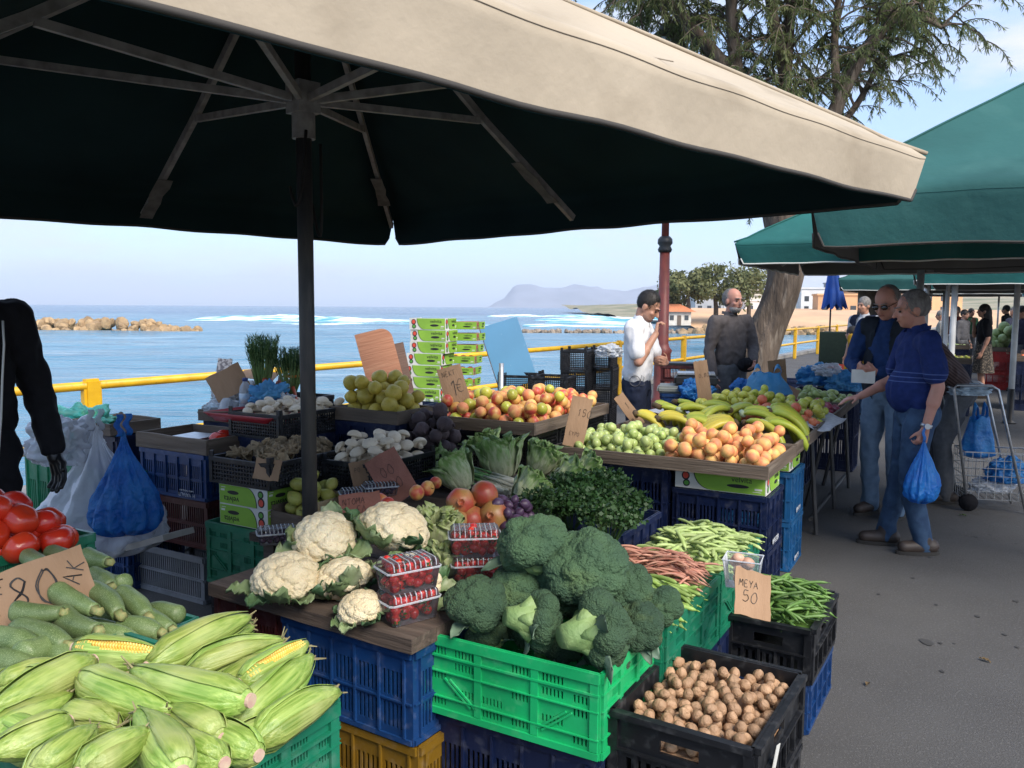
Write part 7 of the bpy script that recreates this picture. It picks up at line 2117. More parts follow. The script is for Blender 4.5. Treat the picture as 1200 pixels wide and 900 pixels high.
place('green_apple', 'pale green apple in the front tray of the aisle stall', 'apple', 'green apples', ga, [f1(*p) for p in heap(135, 0.033, (-.61, .02, -.375, .375), .742, rf, 9, (-.25, .05), 0.10)], rf)
place('peach', 'orange peach in the front tray of the aisle stall', 'peach', 'peaches on the aisle stall', pk, [f1(*p) for p in heap(98, 0.040, (0.0, .615, -.375, .375), .742, rf, 10, (.32, .1), 0.10)], rf)
# bananas: each hand is a thing, each banana a part
m_ban = mat('banana_green', (0.36, 0.44, 0.045), (0.50, 0.47, 0.05), scale=6, rough=0.4, var=0.12, c4_=(0.20, 0.30, 0.03), s4=4, f4=(0.5, 0.8))
m_bany = mat('banana_yellow', (0.62, 0.48, 0.05), (0.52, 0.47, 0.06), scale=6, rough=0.4, var=0.1)
def banana_hand(n, m, seed):
    rr = random.Random(seed); root = bpy.data.objects.new('banana_hand', None); link(root)
    for k in range(n):
        mb = MB(); q = (k - (n - 1) / 2) * 0.20
        pts, rad = [], []
        for i in range(11):
            t = i / 10; a = -0.3 + 1.75 * t
            pts.append(V((0.155 * math.sin(a) * math.cos(q) + 0.0, 0.155 * math.sin(a) * math.sin(q) + (k - (n - 1) / 2) * 0.026, 0.155 * (math.cos(a) - 0.35))))
            rad.append(0.0185 * (min(1, t / .16 + .28)) * (min(1, (1 - t) / .14 + .22)))
        mb.tube(pts, rad, 6); mb.build('banana', m, root, smooth=True)
    mb = MB(); mb.tube([(-0.045, -0.03, 0.09), (-0.05, 0.03, 0.09)], 0.016, 7); mb.build('stem_cluster', m_stem if seed % 2 else m_pstem, root, smooth=True)
    return root
bh = Proto([banana_hand(5, m_ban, 1), banana_hand(4, m_ban, 2), banana_hand(5, m_bany, 3)])
BAN = [(-.42, -.25, 2), (-.22, -.24, 2), (-.05, -.22, 0), (.16, -.26, 2), (.34, -.26, 0), (.44, -.14, 1), (-.36, 0.0, 0), (-.16, .02, 1), (.06, .0, 0), (.28, .02, 1), (.42, .1, 0), (-.30, .24, 0), (-.06, .24, 1), (.18, .25, 0), (.38, .27, 1)]
for i, (x, y, k) in enumerate(BAN):
    bh.use(k, f1(x, y + .80, .78 + .04 * (i > 5)), (rf.gauss(0, .15), rf.gauss(0, .15), -FA + 0.5 + rf.gauss(0, .3) + (3.1 if i % 5 == 3 else 0)), 1.25, 'hand of %s bananas in the second tray of the aisle stall' % ('yellow' if k == 2 else 'green'), 'bananas', 'hands of bananas')
place('yellow_apple', 'yellow green apple in the third tray of the aisle stall', 'apple', 'yellow apples', ya, [f1(p[0], p[1] + 1.6, p[2]) for p in heap(150, 0.037, (-.36, .62, -.10, .38), .75, rf, 8, (.1, .2), 0.2)], rf)
sal = [round_mesh('nectarine', m_orange, 0.036, 'peach', s, 14, 10) for s in (1, 2)]
place('nectarine', 'salmon red nectarine between bananas and yellow apples', 'nectarine', 'nectarines', sal, [f1(p[0], p[1] + 1.6, p[2]) for p in heap(60, 0.036, (-.05, .62, -.38, -.06), .75, rf, 8, (.2, -.1), 0.2)], rf)
place('yellow_apple', 'yellow green apple near the blue bag on the aisle stall', 'apple', 'yellow apples near the bag', ya, [f1(p[0], p[1] + 2.4, p[2]) for p in heap(70, 0.037, (-.36, .10, -.38, .30), .755, rf, 8, (-.1, -.1), 0.25)], rf)
on_ = [round_mesh('red_onion', m_radish, 0.030, 'beet', s, 12, 9) for s in (1, 2)]
place('red_onion', 'dark red onion in the fourth tray of the aisle stall', 'onion', 'red onions', on_, [f1(p[0], p[1] + 2.4, p[2]) for p in heap(90, 0.030, (.10, .62, -.38, .38), .755, rf, 8, (.35, .0), 0.2)], rf)
gp = [round_mesh('green_pear', m_gapple, 0.034, 'pear', s, 12, 9) for s in (1, 2)]
place('green_pear', 'green pear in the farthest tray of the aisle stall', 'pear', 'green pears', gp, [f1(p[0], p[1] + 3.2, p[2]) for p in heap(110, 0.035, (-.30, .62, -.38, .38), .76, rf, 8, (.2, .0), 0.2)], rf)
sign(P(672, 523, 0.80), 0.125, 0.30, 'tall cardboard sign with a price in front of the green apples', R(6), R(4), R(12), [('15O', -.12, .62, .042, .0014, 1, 0), ('EYPO', -.3, .22, .022, .0009, 1, 0)])
sign(f1(-.47, .70, .80), 0.09, 0.26, 'narrow cardboard sign leaning in the banana tray', R(20), R(20), R(-32), [('1', -.1, .55, .05, .0013, 1, 0), ('MΠA', -.35, .2, .022, .001, 1, 0)])
sign(f1(-.30, 1.72, .87), 0.12, 0.34, 'tall cardboard sign standing in the yellow apples', R(14), R(4), R(-8), [('O,8O', -.25, .6, .032, .0012, 1, 0)])
sign(f1(-.05, 3.3, .88), 0.19, 0.26, 'square cardboard sign at the far end in front of the tree', R(14), R(4), R(-4), [('1,5', -.3, .5, .06, .0014, 1, 0)])
sign(f1(.12, 2.72, .86), 0.22, 0.12, 'brown cardboard flap behind the blue carrier bag', R(10), R(30), R(30), ())
ppr = MB(); ppr.sheet(lambda a, b: f1(.50 + .22 * a, 1.15 + .85 * b, .822 + .012 * math.sin(a * 7 + b * 5) - .03 * a), 10, 16, th=0.002); tag(ppr.build('newspaper_sheet', mat('paper_pale', (0.50, 0.51, 0.52), (0.36, 0.37, 0.39), scale=30, rough=0.9), smooth=True), 'pale paper sheet lining the tray edge beside the customer', 'paper')
pp2 = MB(); pp2.sheet(lambda a, b: f1(-.64 + .36 * a, 1.18 + .24 * b, .83 + .01 * math.sin(a * 8)), 10, 6, th=0.002); tag(pp2.build('newspaper_sheet', MAT['paper_pale'], smooth=True), 'pale folded paper at the sea side of the banana tray', 'paper')

# carrier bags lying on the stall
def lying_bag(loc, w, d, h, m, label, seed, rz):
    root = empty('carrier_bag', loc, rz, label, 'bag')
    mb = MB()
    def f(a, t):
        q = a * 2 * math.pi
        pr = (1 - 0.45 * t ** 1.5) * (min(1, t / .12 + .35)) 
        fo = 1 + 0.08 * math.sin(q * 5 + seed + 3 * t) + 0.16 * NZ.noise(V((math.cos(q) * 2.2, math.sin(q) * 2.2, t * 3 + seed)))
        return (w * pr * fo * math.cos(q), d * pr * fo * math.sin(q), h * t * (1 + 0.12 * NZ.noise(V((math.cos(q) * 2, math.sin(q) * 2, seed)))) + 0.01)
    mb.sheet(f, 48, 22); mb.build('film', m, root, smooth=True)
    for s in (-1, 1):
        mb = MB()
        def g(a, b):
            th = math.pi * a
            return V((s * w * 0.42 + w * 0.28 * math.cos(th) * 0.6, (b - .5) * 0.03 + s * 0.01, h * 0.92 + h * 0.42 * math.sin(th) + (b - .5) * 0.035 * math.sin(th)))
        mb.sheet(g, 14, 3, th=0.001); mb.build('handle', m, root, smooth=True)
    return root
lying_bag(f1(.0, 2.55, .86), 0.20, 0.13, 0.20, m_bagsky, 'light blue carrier bag with two handles on the yellow apples', 2, -0.3)
crumple('plastic_bag', f1(-.52, 2.2, .90), 0.13, m_bagdeep, 'crumpled deep blue bag beside the tall sign', 'bag', 51, (1.1, .8, .9), 0.4)
crate(f1(-.55, 2.25), .30, .40, .82, 'vent', 'navy', 'navy crate under the crumpled deep blue bag', 0.0, FA)
crumple('plastic_bag', f1(-.30, 2.95, .88), 0.10, m_bagdeep, 'small deep blue bag behind the tall sign', 'bag', 53, (1.1, .8, .9), 0.4)
crumple('plastic_bag', f1(.15, 4.2, .92), 0.16, m_bagsky, 'bright blue bag at the far end of the stall', 'bag', 55, (1.2, .8, .8), 0.45)
crumple('plastic_bag', f1(.45, 4.1, .88), 0.15, m_bagsky, 'blue bag next to the folding table', 'bag', 57, (1.2, .8, .8), 0.45)
crate(f1(.25, 4.2), .60, .40, .80, 'vent', 'navy', 'navy crate under the far blue bags', 0.0, FA)
crumple('plastic_bag', f1(.28, 4.05, 1.0), 0.11, m_bagwhite, 'white crumpled bag between the far blue bags', 'bag', 59, (1.3, .8, .7), 0.4)

# scale on its crate behind the stall
q = PD(806, 450, 7.3)
crate((q.x, q.y), .44, .34, .44, 'vent', 'blue', 'upper blue crate carrying the weighing scale', .44, R(12)); crate((q.x, q.y), .44, .34, .439, 'vent', 'navy', 'lower navy crate under the weighing scale', 0.0, R(12))
mb = MB(); mb.box(-.23, .15, -.18, .18, 0, .06); o = mb.build('plastic_cover', mat('grey_lid', (0.26, 0.28, 0.26), (0.20, 0.22, 0.20), scale=6, rough=.6), None, loc=(q.x - .03, q.y, .882), rot=(0, 0, R(-12))); tag(o, 'grey green plastic lid on the blue crate', 'lid')
bm = bmesh.new(); bm.from_mesh(o.data); bmesh.ops.bevel(bm, geom=bm.edges[:], offset=.018, segments=3, affect='EDGES'); bm.to_mesh(o.data); bm.free()
w_ = empty('weighing_scale', (q.x + .08, q.y + .02, .943), R(-12), 'black weighing scale with pale plate behind the banana tray', 'scale')
mb = MB(); mb.box(-.19, .19, -.15, .15, 0, .09); o = mb.build('body', mat('black_body', (0.02, 0.021, 0.023), rough=.45), w_); bm = bmesh.new(); bm.from_mesh(o.data); bmesh.ops.bevel(bm, geom=bm.edges[:], offset=.02, segments=3, affect='EDGES'); bm.to_mesh(o.data); bm.free()
mb = MB(); mb.box(-.16, .16, -.13, .13, .098, .112); mb.build('plate', m_galv, w_); mb = MB(); mb.box(-.1, .1, -.154, -.1505, .03, .065); mb.build('display', mat('lcd', (.12, .15, .12), rough=.2), w_)
tg = MB(); tg.box(-.03, .03, -.001, .001, -.02, .02); tag(tg.build('paper_tag', m_carton, None, loc=(q.x - .12, q.y - .175, .76), rot=(0, R(-12), R(-12))), 'white paper tag on the blue crate under the scale', 'tag')
q2 = PD(797, 440, 9.2)
for k in range(3): crate((q2.x, q2.y), .40, .3, .33, 'slots', 'maroon', ('lowest', 'middle', 'top')[k] + ' brown slotted crate behind the weighing scale', .331 * k, R(14))
mb = MB(); mb.box(-.2, .2, -.15, .15, 0, .025); tag(mb.build('plastic_cover', mat('black_body', (0.02, 0.021, 0.023)), None, loc=(q2.x, q2.y, .993 + .002), rot=(0, 0, -R(14))), 'black lid on the brown slotted crates', 'lid')

# ------------------------------------------------------------------ people
TMP = bpy.data.scenes.new('workbench')
def capsule(mb, a, b, ra, rb, n=12, flat=1.0):
    a, b = V(a), V(b); d = (b - a); L = d.length
    if L < 1e-6: return
    d /= L; pts, rad = [], []
    for k in range(5):
        q = math.pi / 2 * (1 - k / 4); pts.append(a - d * ra * math.sin(q) * 0.999); rad.append(max(0.0008, ra * math.cos(q)))
    for k in range(1, 5): pts.append(a + d * L * k / 5); rad.append(ra + (rb - ra) * k / 5)
    for k in range(5):
        q = math.pi / 2 * k / 4; pts.append(b + d * rb * math.sin(q) * 0.999); rad.append(max(0.0008, rb * math.cos(q)))
    mb.tube(pts, rad, n, True, flat=flat)
def ell(mb, c, r, mtx=None, sub=3):
    c = V(c)
    blob(mb, sub, lambda p: c + (mtx @ V((p.x * r[0], p.y * r[1], p.z * r[2])) if mtx is not None else V((p.x * r[0], p.y * r[1], p.z * r[2]))))

def solid(mb, name, m, parent, vox, smooth=3, wr=0.0, wseed=0.0, ws=9.0, cut=None):
    """join the forms into one continuous skin"""
    me = mb.mesh(name, m)
    o = bpy.data.objects.new(name, me); TMP.collection.objects.link(o)
    md = o.modifiers.new('r', 'REMESH'); md.mode = 'VOXEL'; md.voxel_size = vox
    TMP.view_layers[0].update(); dg = TMP.view_layers[0].depsgraph
    me2 = bpy.data.meshes.new_from_object(o.evaluated_get(dg))
    bpy.data.objects.remove(o); bpy.data.meshes.remove(me)
    bm = bmesh.new(); bm.from_mesh(me2)
    for _ in range(smooth): bmesh.ops.smooth_vert(bm, verts=bm.verts, factor=0.5, use_axis_x=True, use_axis_y=True, use_axis_z=True)
    if wr:
        bm.normal_update()
        for v in bm.verts:
            p = v.co
            n = NZ.noise(V((p.x * ws, p.y * ws, p.z * ws * 0.55 + wseed))) + 0.6 * NZ.noise(V((p.x * ws * 2.1 + 5, p.y * ws * 2.1, p.z * ws * 1.5 - wseed)))
            r = 1 - abs(n) * 2.2
            v.co += v.normal * wr * 1.5 * (r * 0.7 + 0.5 * n)
    if cut:
        dead = [v for v in bm.verts if cut(v.co)]
        bmesh.ops.delete(bm, geom=dead, context='VERTS')
    bm.to_mesh(me2); bm.free()
    me2.name = name; me2.materials.clear(); me2.materials.append(m)
    me2.polygons.foreach_set('use_smooth', [True] * len(me2.polygons))
    return obj(name, me2, parent)

def hand(mb, w, d, n, side, s=1.0, curl=0.6, glove=0.0, spread=0.12):
    """palm with four fingers and a thumb; w wrist, d finger direction, n palm normal, side +1 when the thumb lies along d x n"""
    d = V(d).normalized(); n = V(n); n = (n - d * n.dot(d)).normalized(); t = d.cross(n) * side
    g = glove
    for k in range(-1, 2): capsule(mb, V(w) + d * 0.015 * s + t * k * 0.018 * s, V(w) + d * 0.085 * s + t * k * 0.026 * s, (0.015 + g) * s, (0.013 + g) * s, 10)
    for k, (ln, off) in enumerate(((0.070, 0.031), (0.078, 0.0105), (0.073, -0.0105), (0.058, -0.031))):
        b = V(w) + d * (0.088 - 0.004 * abs(k - 1)) * s + t * off * s
        dd = (d + t * off * spread * 12).normalized()
        a1 = curl * (0.85 + 0.1 * k)
        d1 = dd * math.cos(a1 * 0.6) + n * math.sin(a1 * 0.6); d2 = dd * math.cos(a1 * 1.5) + n * math.sin(a1 * 1.5)
        m_ = b + d1 * ln * 0.52 * s; e_ = m_ + d2 * ln * 0.52 * s
        capsule(mb, b, m_, (0.0090 + g) * s, (0.0082 + g) * s, 8); capsule(mb, m_, e_, (0.0082 + g) * s, (0.0070 + g) * s, 8)
    b = V(w) + d * 0.028 * s + t * 0.026 * s
    m_ = b + (d * 0.7 + t * 0.75 + n * 0.25).normalized() * 0.042 * s; e_ = m_ + (d * 0.9 + t * 0.3 + n * 0.5).normalized() * 0.034 * s
    capsule(mb, b, m_, (0.012 + g) * s, (0.0098 + g) * s, 8); capsule(mb, m_, e_, (0.0098 + g) * s, (0.008 + g) * s, 8)

def skin(name, c, c2): return mat('skin_' + name, c, c2, scale=18, rough=0.5, sss=0.08, bump=0.15, bs=90, bd=0.004, spec=0.4)
m_skin = skin('tan', (0.40, 0.215, 0.145), (0.46, 0.24, 0.165)); m_skin2 = skin('ruddy', (0.44, 0.22, 0.16), (0.50, 0.24, 0.18))
m_eye = mat('eye_dark', (0.02, 0.014, 0.010), rough=0.15)
def cloth(name, c, c2=None, scale=30, rough=0.85, **k): return mat('cloth_' + name, c, c2 or tuple(q * 0.8 for q in c), scale=scale, rough=rough, bump=0.35, bs=160, bd=0.004, spec=0.2, **k)

def person(loc, heading, H, label, J=None, skinm=None, shirt=None, sleeve='short', trousers=None, shoes=None, hair=None, hair_m=None, beard=None,
           look=(0, 1, 0), belly=0.0, glove=None, vox=0.0072, hands=None, extra=None, width=1.0, skirt=None, group=None, collar=False, shirt_low=0.88, vest=None):
    s = H / 1.75
    root = empty('person', loc, -heading, label, 'person', group)
    j = dict(pel=(0, 0, .95), che=(0, .0, 1.26), nek=(0, -.01, 1.48), hd=(0, .03, 1.635), shL=(-.185, -.005, 1.415), shR=(.185, -.005, 1.415), elL=(-.235, -.03, 1.13), elR=(.235, -.03, 1.13),
             wrL=(-.245, .06, .88), wrR=(.245, .06, .88), hiL=(-.09, 0, .92), hiR=(.09, 0, .92), knL=(-.10, .02, .50), knR=(.10, .02, .50), anL=(-.105, -.02, .09), anR=(.105, -.02, .09), ftL=None, ftR=None)
    if J: j.update(J)
    j = {k: (V(v) * s if v is not None else None) for k, v in j.items()}
    hd = hands or {}
    skinm = skinm or m_skin
    up = V((0, 0, 1)); f = V(look).normalized(); sd = f.cross(up).normalized(); u = sd.cross(f).normalized()
    B = MX((sd, f, u)).transposed()
    c = j['hd']
    h = lambda x, y, z: c + (sd * x + f * y + u * z) * s
    b = MB()
    E = lambda p, r: ell(b, p, tuple(q * s for q in r), B)
    E(h(0, -.012, .022), (.075, .094, .096)); E(h(0, .03, -.042), (.058, .064, .082)); E(h(0, .055, -.094), (.031, .028, .024)); E(h(0, .08, .018), (.050, .017, .012)); E(h(0, .083, -.066), (.022, .011, .010))
    capsule(b, h(0, .09, .004), h(0, .113, -.036), .009 * s, .0135 * s, 10)
    for q in (-1, 1): E(h(q * .076, -.012, -.02), (.011, .022, .033)); E(h(q * .038, .06, -.035), (.022, .022, .018))
    capsule(b, h(0, -.022, -.06), j['nek'], .054 * s, .060 * s, 14)
    # slim continuous core under the clothes, then bare forearms and hands
    capsule(b, j['nek'], j['che'], .06 * s, .10 * s, 14); capsule(b, j['che'], j['pel'], .10 * s, .10 * s, 14)
    for S in 'LR':
        capsule(b, j['che'] + (j['sh' + S] - j['che']) * .4, j['sh' + S], .06 * s, .05 * s); capsule(b, j['sh' + S], j['el' + S], .047 * s, .040 * s); capsule(b, j['el' + S], j['wr' + S], .041 * s, .027 * s)
        capsule(b, j['el' + S], j['el' + S].lerp(j['wr' + S], .4), .041 * s, .043 * s)
        capsule(b, j['hi' + S], j['kn' + S], .065 * s, .045 * s); capsule(b, j['kn' + S], j['an' + S], .046 * s, .034 * s); capsule(b, j['pel'], j['hi' + S], .09 * s, .07 * s)
        hs = hd.get(S, {})
        dv = hs.get('d', j['wr' + S] - j['el' + S]); nv = hs.get('n', V(((1 if S == 'L' else -1), 0.2, 0)))
        # the thumb points forwards when the palms face the body
        t_ = V(dv).normalized().cross(V(nv)); side = 1 if t_.dot(V(hs.get('t', (0, 1, 0)))) > 0 else -1
        hand(b, j['wr' + S], dv, nv, side, s, hs.get('curl', 0.6))
    solid(b, 'body', skinm, root, vox, 2)
    for q in (-1, 1):
        e_ = MB(); ell(e_, h(q * .031, .0815, -.006), (.012 * s, .008 * s, .008 * s), B, 2); e_.build('eye', m_eye, root, smooth=True)
        e_ = MB(); capsule(e_, h(q * .014, .098, .020), h(q * .050, .083, .022), .0045 * s, .003 * s, 6); e_.build('eyebrow', hair_m or m_eye, root, smooth=True)
    e_ = MB(); capsule(e_, h(-.02, .0915, -.066), h(.02, .0915, -.066), .0035 * s, .0035 * s, 6); e_.build('mouth', mat('lips', (0.30, 0.11, 0.09), rough=.5), root, smooth=True)
    if shirt:
        t = MB(); W = width
        mid = (j['shL'] + j['shR']) / 2
        tx = (j['shR'] - j['shL']).normalized(); tz = (mid - j['pel']).normalized(); ty = tz.cross(tx).normalized()
        TB = MX((tx, ty, tz)).transposed()
        at = lambda x, y, k: j['pel'].lerp(mid, k) + tx * x * s + ty * y * s
        Q = lambda p, r: ell(t, p, tuple(q * s for q in r), TB)
        Q(at(0, 0, .80), (.172 * W, .112, .17)); Q(at(0, .01, .48), (.165 * W, .115 + belly * .3, .19)); Q(at(0, -.005, .17), (.172 * W, .122 + belly * .2, .13)); Q(at(0, -.02, .93), (.13 * W, .085, .085))
        if belly: Q(at(0, .05 + belly * .6, .30), (.135 * W, .07 + belly, .16))
        capsule(t, at(0, .0, .22), at(0, .0, .78), .128 * s * W, .135 * s * W, 20, .80)
        Q(at(0, .005, .64), (.170 * W, .114, .17)); Q(at(0, .005, .30), (.168 * W, .118 + belly * .3, .18))
        capsule(t, j['nek'] - tz * .03 * s, j['nek'] + tz * .012 * s, .072 * s, .064 * s, 16)
        for S in 'LR':
            capsule(t, at(0, 0, .92) + (j['sh' + S] - at(0, 0, .92)) * .45, j['sh' + S], .085 * s, .073 * s, 14)
            if sleeve == 'short': capsule(t, j['sh' + S], j['sh' + S].lerp(j['el' + S], .72), .076 * s, .070 * s, 14)
            else:
                capsule(t, j['sh' + S], j['el' + S], .074 * s, .058 * s, 14); capsule(t, j['el' + S], j['el' + S].lerp(j['wr' + S], .93), .058 * s, .043 * s, 14)
        sho = solid(t, 'shirt', shirt, root, vox * 1.25, 6, .007 * s, H * 7, 8.5)
        if collar:
            for q in (-1, 1):
                k_ = MB(); n0 = j['nek'] + tz * .015 * s
                k_.sheet(lambda a, bb: n0 + tx * q * s * (.062 - .05 * a * a + .014 * bb) + ty * s * (-.062 + .135 * a + .01 * bb) + tz * s * (.030 - .028 * bb - .02 * a), 8, 4, th=0.003); k_.build('collar', shirt, sho, smooth=True)
        if vest:
            t = MB()
            for p, r in ((at(0, 0, .80), (.186 * W, .126, .17)), (at(0, .01, .45), (.180 * W, .130 + belly * .3, .20)), (at(0, 0, .08), (.188 * W, .138, .16)), (at(0, -.02, .95), (.15 * W, .10, .08))): ell(t, p, tuple(q * s for q in r), TB)
            for S in 'LR': capsule(t, at(0, 0, .92) + (j['sh' + S] - at(0, 0, .92)) * .45, j['sh' + S].lerp(at(0, 0, .92), .12), .098 * s, .09 * s, 14)
            P0 = j['pel']
            solid(t, 'vest', vest, root, vox * 1.25, 4, .006 * s, H * 3, 8.5, cut=lambda p: (p - P0).dot(ty) > 0.06 * s and abs((p - P0).dot(tx)) < 0.055 * s)
    if trousers:
        t = MB()
        ell(t, j['pel'] + V((0, -.01, -.02)) * s, (.168 * s * width, (.120 + belly * .25) * s, .13 * s))
        for S in 'LR':
            capsule(t, j['hi' + S] + V((0, 0, -.02)) * s, j['kn' + S], .096 * s, .068 * s, 16); capsule(t, j['kn' + S], j['an' + S] + V((0, 0, -.03)) * s, .070 * s, .058 * s, 16)
        solid(t, 'trousers', trousers, root, vox * 1.25, 4, .008 * s, H * 5, 8.0)
    if skirt:
        t = MB(); z1, z0 = j['pel'].z + .12 * s, j['knL'].z - .02 * s
        t.sheet(lambda a, bb: V(((.155 + .06 * bb) * s * math.cos(a * 6.2832) * (1 + .05 * math.sin(a * 44)), (.12 + .08 * bb) * s * math.sin(a * 6.2832) * (1 + .05 * math.sin(a * 44)), z1 + (z0 - z1) * bb)) + V((j['pel'].x, j['pel'].y, 0)), 48, 12); t.build('skirt', skirt, root, smooth=True)
    if shoes:
        for S in 'LR':
            t = MB(); a = j['an' + S]; fd = j['ft' + S].normalized() if j['ft' + S] is not None else V((.1 if S == 'R' else -.1, 1, 0)).normalized()
            capsule(t, V((a.x, a.y, .055 * s)) - fd * .05 * s, V((a.x, a.y, .048 * s)) + fd * .13 * s, .052 * s, .043 * s, 12); capsule(t, V((a.x, a.y, .06 * s)), a + V((0, 0, .02)) * s, .052 * s, .05 * s, 12)
            solid(t, 'shoe', shoes, root, vox * 1.2, 2, cut=lambda p: p.z < 0.004)
            t = MB(); sx = V((fd.y, -fd.x, 0)); cc = V((a.x, a.y, 0)) + fd * .04 * s
            pol = [cc + fd * .145 * s * math.cos(q * math.pi / 12) + sx * (.052 - .006 * math.cos(q * math.pi / 12)) * s * math.sin(q * math.pi / 12) for q in range(24)]
            n = 24; t.add([p + V((0, 0, .002)) for p in pol] + [p + V((0, 0, .024)) for p in pol], [tuple(reversed(range(n))), tuple(range(n, 2 * n))] + [(i, (i + 1) % n, n + (i + 1) % n, n + i) for i in range(n)]); t.build('sole', mat('sole', (0.03, 0.028, 0.026), rough=.9), root)
    if hair:
        t = MB()
        fwd, upz, k1 = hair
        cc = h(0, -.012 + fwd, .022 + upz)
        blob(t, 5, lambda p: cc + (sd * p.x * .079 * k1 + f * p.y * .097 * k1 + u * p.z * .100 * k1) * s * (1 + .018 * NZ.noise(p * 9) + .02 * NZ.noise(p * 22)))
        rh = random.Random(int(H * 100)); base_ = list(t.v)
        for k in range(1800 if vox < .01 else 500):
            p_ = V(rh.choice(base_)); nn = (p_ - cc).normalized(); dn = (V((rh.gauss(0, .35), rh.gauss(0, .35), rh.gauss(0, .35))) - u * .9 - f * .35); dn = (dn - nn * dn.dot(nn)).normalized(); sw = nn.cross(dn) * .0011 * s
            a_ = p_ + nn * .001; m2 = a_ + dn * .010 * s + nn * .003 * s; e2 = a_ + dn * .021 * s + nn * rh.uniform(.001, .005) * s
            t.add([a_ - sw, a_ + sw, m2 + sw, m2 - sw, e2], [(0, 1, 2, 3), (3, 2, 4)])
        t.build('hair', hair_m, root, smooth=True)
        if extra and 'long_hair' in extra:
            t = MB(); capsule(t, h(0, -.05, 0), h(0, -.09, -.24), .085 * s, .07 * s, 14); solid(t, 'long_hair', hair_m, root, vox * 1.3, 2, .006)
    if beard:
        t = MB(); ccb = h(0, .034, -.088)
        blob(t, 4, lambda p: ccb + (sd * p.x * .058 + f * (p.y * .060 - .002) + u * p.z * .044) * s * (1 + .05 * NZ.noise(p * 12))); t.build('beard', beard, root, smooth=True)
    if glove:
        for S in 'LR':
            t = MB(); hs = hd.get(S, {}); dv = hs.get('d', j['wr' + S] - j['el' + S]); nv = hs.get('n', V(((1 if S == 'L' else -1), 0.2, 0)))
            t_ = V(dv).normalized().cross(V(nv)); side = 1 if t_.dot(V(hs.get('t', (0, 1, 0)))) > 0 else -1
            hand(t, j['wr' + S], dv, nv, side, s, hs.get('curl', 0.6), .0032); capsule(t, j['wr' + S] - V(dv).normalized() * .035 * s, j['wr' + S] + V(dv).normalized() * .02 * s, .033 * s, .030 * s)
            solid(t, 'glove', glove, root, .0045, 1)
    root['h'] = H
    return root, j, h

m_black = cloth('black', (0.010, 0.010, 0.013)); m_navy = cloth('navy', (0.016, 0.022, 0.045)); m_white = cloth('white', (0.70, 0.71, 0.73), (0.62, 0.63, 0.66)); m_greyb = cloth('grey_brown', (0.115, 0.10, 0.098))
m_polo = cloth('polo', (0.014, 0.030, 0.135), (0.010, 0.023, 0.105)); m_jean = cloth('jeans', (0.05, 0.095, 0.17), (0.028, 0.055, 0.11), 14); m_jean2 = cloth('jeans_pale', (0.16, 0.23, 0.32), (0.11, 0.17, 0.25), 14)
m_greyt = cloth('grey_trousers', (0.11, 0.115, 0.125)); m_shoe = mat('shoe_leather', (0.035, 0.025, 0.02), (0.05, 0.035, 0.028), scale=20, rough=.55)
m_hgrey = mat('hair_grey', (0.24, 0.23, 0.22), (0.14, 0.13, 0.125), scale=60, rough=.7, stretch=(1, 1, .3), bump=.8, bs=140, bd=.006); m_hblack = mat('hair_black', (0.012, 0.010, 0.009), (0.022, 0.018, 0.016), scale=60, rough=.5, bump=.8, bs=140, bd=.006)
m_hwhite = mat('beard_grey', (0.34, 0.32, 0.30), (0.20, 0.18, 0.17), scale=60, rough=.8, bump=.8, bs=140, bd=.006); m_glove = mat('glove_black', (0.008, 0.008, 0.009), rough=.4, bump=.4, bs=120, bd=.003)
# striped sweater: the knit really is banded
def striped(name, c1, c2, n):
    m = bpy.data.materials.new(name); m.use_nodes = True; N, L = m.node_tree.nodes, m.node_tree.links; b = N['Principled BSDF']; b.inputs['Roughness'].default_value = .9
    tc = N.new('ShaderNodeTexCoord'); w = N.new('ShaderNodeTexWave'); w.wave_type = 'BANDS'; w.bands_direction = 'Z'; w.inputs['Scale'].default_value = n; w.inputs['Distortion'].default_value = .6
    mp = N.new('ShaderNodeMapping'); mp.inputs['Rotation'].default_value = (R(-38), 0, 0); L.new(tc.outputs['Object'], mp.inputs[0]); L.new(mp.outputs[0], w.inputs[0])
    mx = N.new('ShaderNodeMix'); mx.data_type = 'RGBA'; L.new(w.outputs['Fac'], mx.inputs['Factor']); mx.inputs['A'].default_value = c4(c1); mx.inputs['B'].default_value = c4(c2); L.new(mx.outputs['Result'], b.inputs['Base Color']); return m
def banded(m, z0, gap, n, c):
    N, L = m.node_tree.nodes, m.node_tree.links; b = [q for q in N if q.type == 'BSDF_PRINCIPLED'][0]; src = b.inputs['Base Color'].links[0].from_socket
    tc = N.new('ShaderNodeTexCoord'); sp = N.new('ShaderNodeSeparateXYZ'); L.new(tc.outputs['Object'], sp.inputs[0])
    for k in range(n):
        cp = N.new('ShaderNodeMath'); cp.operation = 'COMPARE'; cp.inputs[1].default_value = z0 + gap * k; cp.inputs[2].default_value = .003; L.new(sp.outputs['Z'], cp.inputs[0])
        mx = N.new('ShaderNodeMix'); mx.data_type = 'RGBA'; L.new(cp.outputs[0], mx.inputs['Factor']); L.new(src, mx.inputs['A']); mx.inputs['B'].default_value = c4(c); src = mx.outputs['Result']
    L.new(src, b.inputs['Base Color'])
banded(m_polo, 1.15, .03, 3, (.07, .11, .27))
m_stripe = striped('sweater_striped', (0.030, 0.018, 0.018), (0.10, 0.06, 0.055), 14)

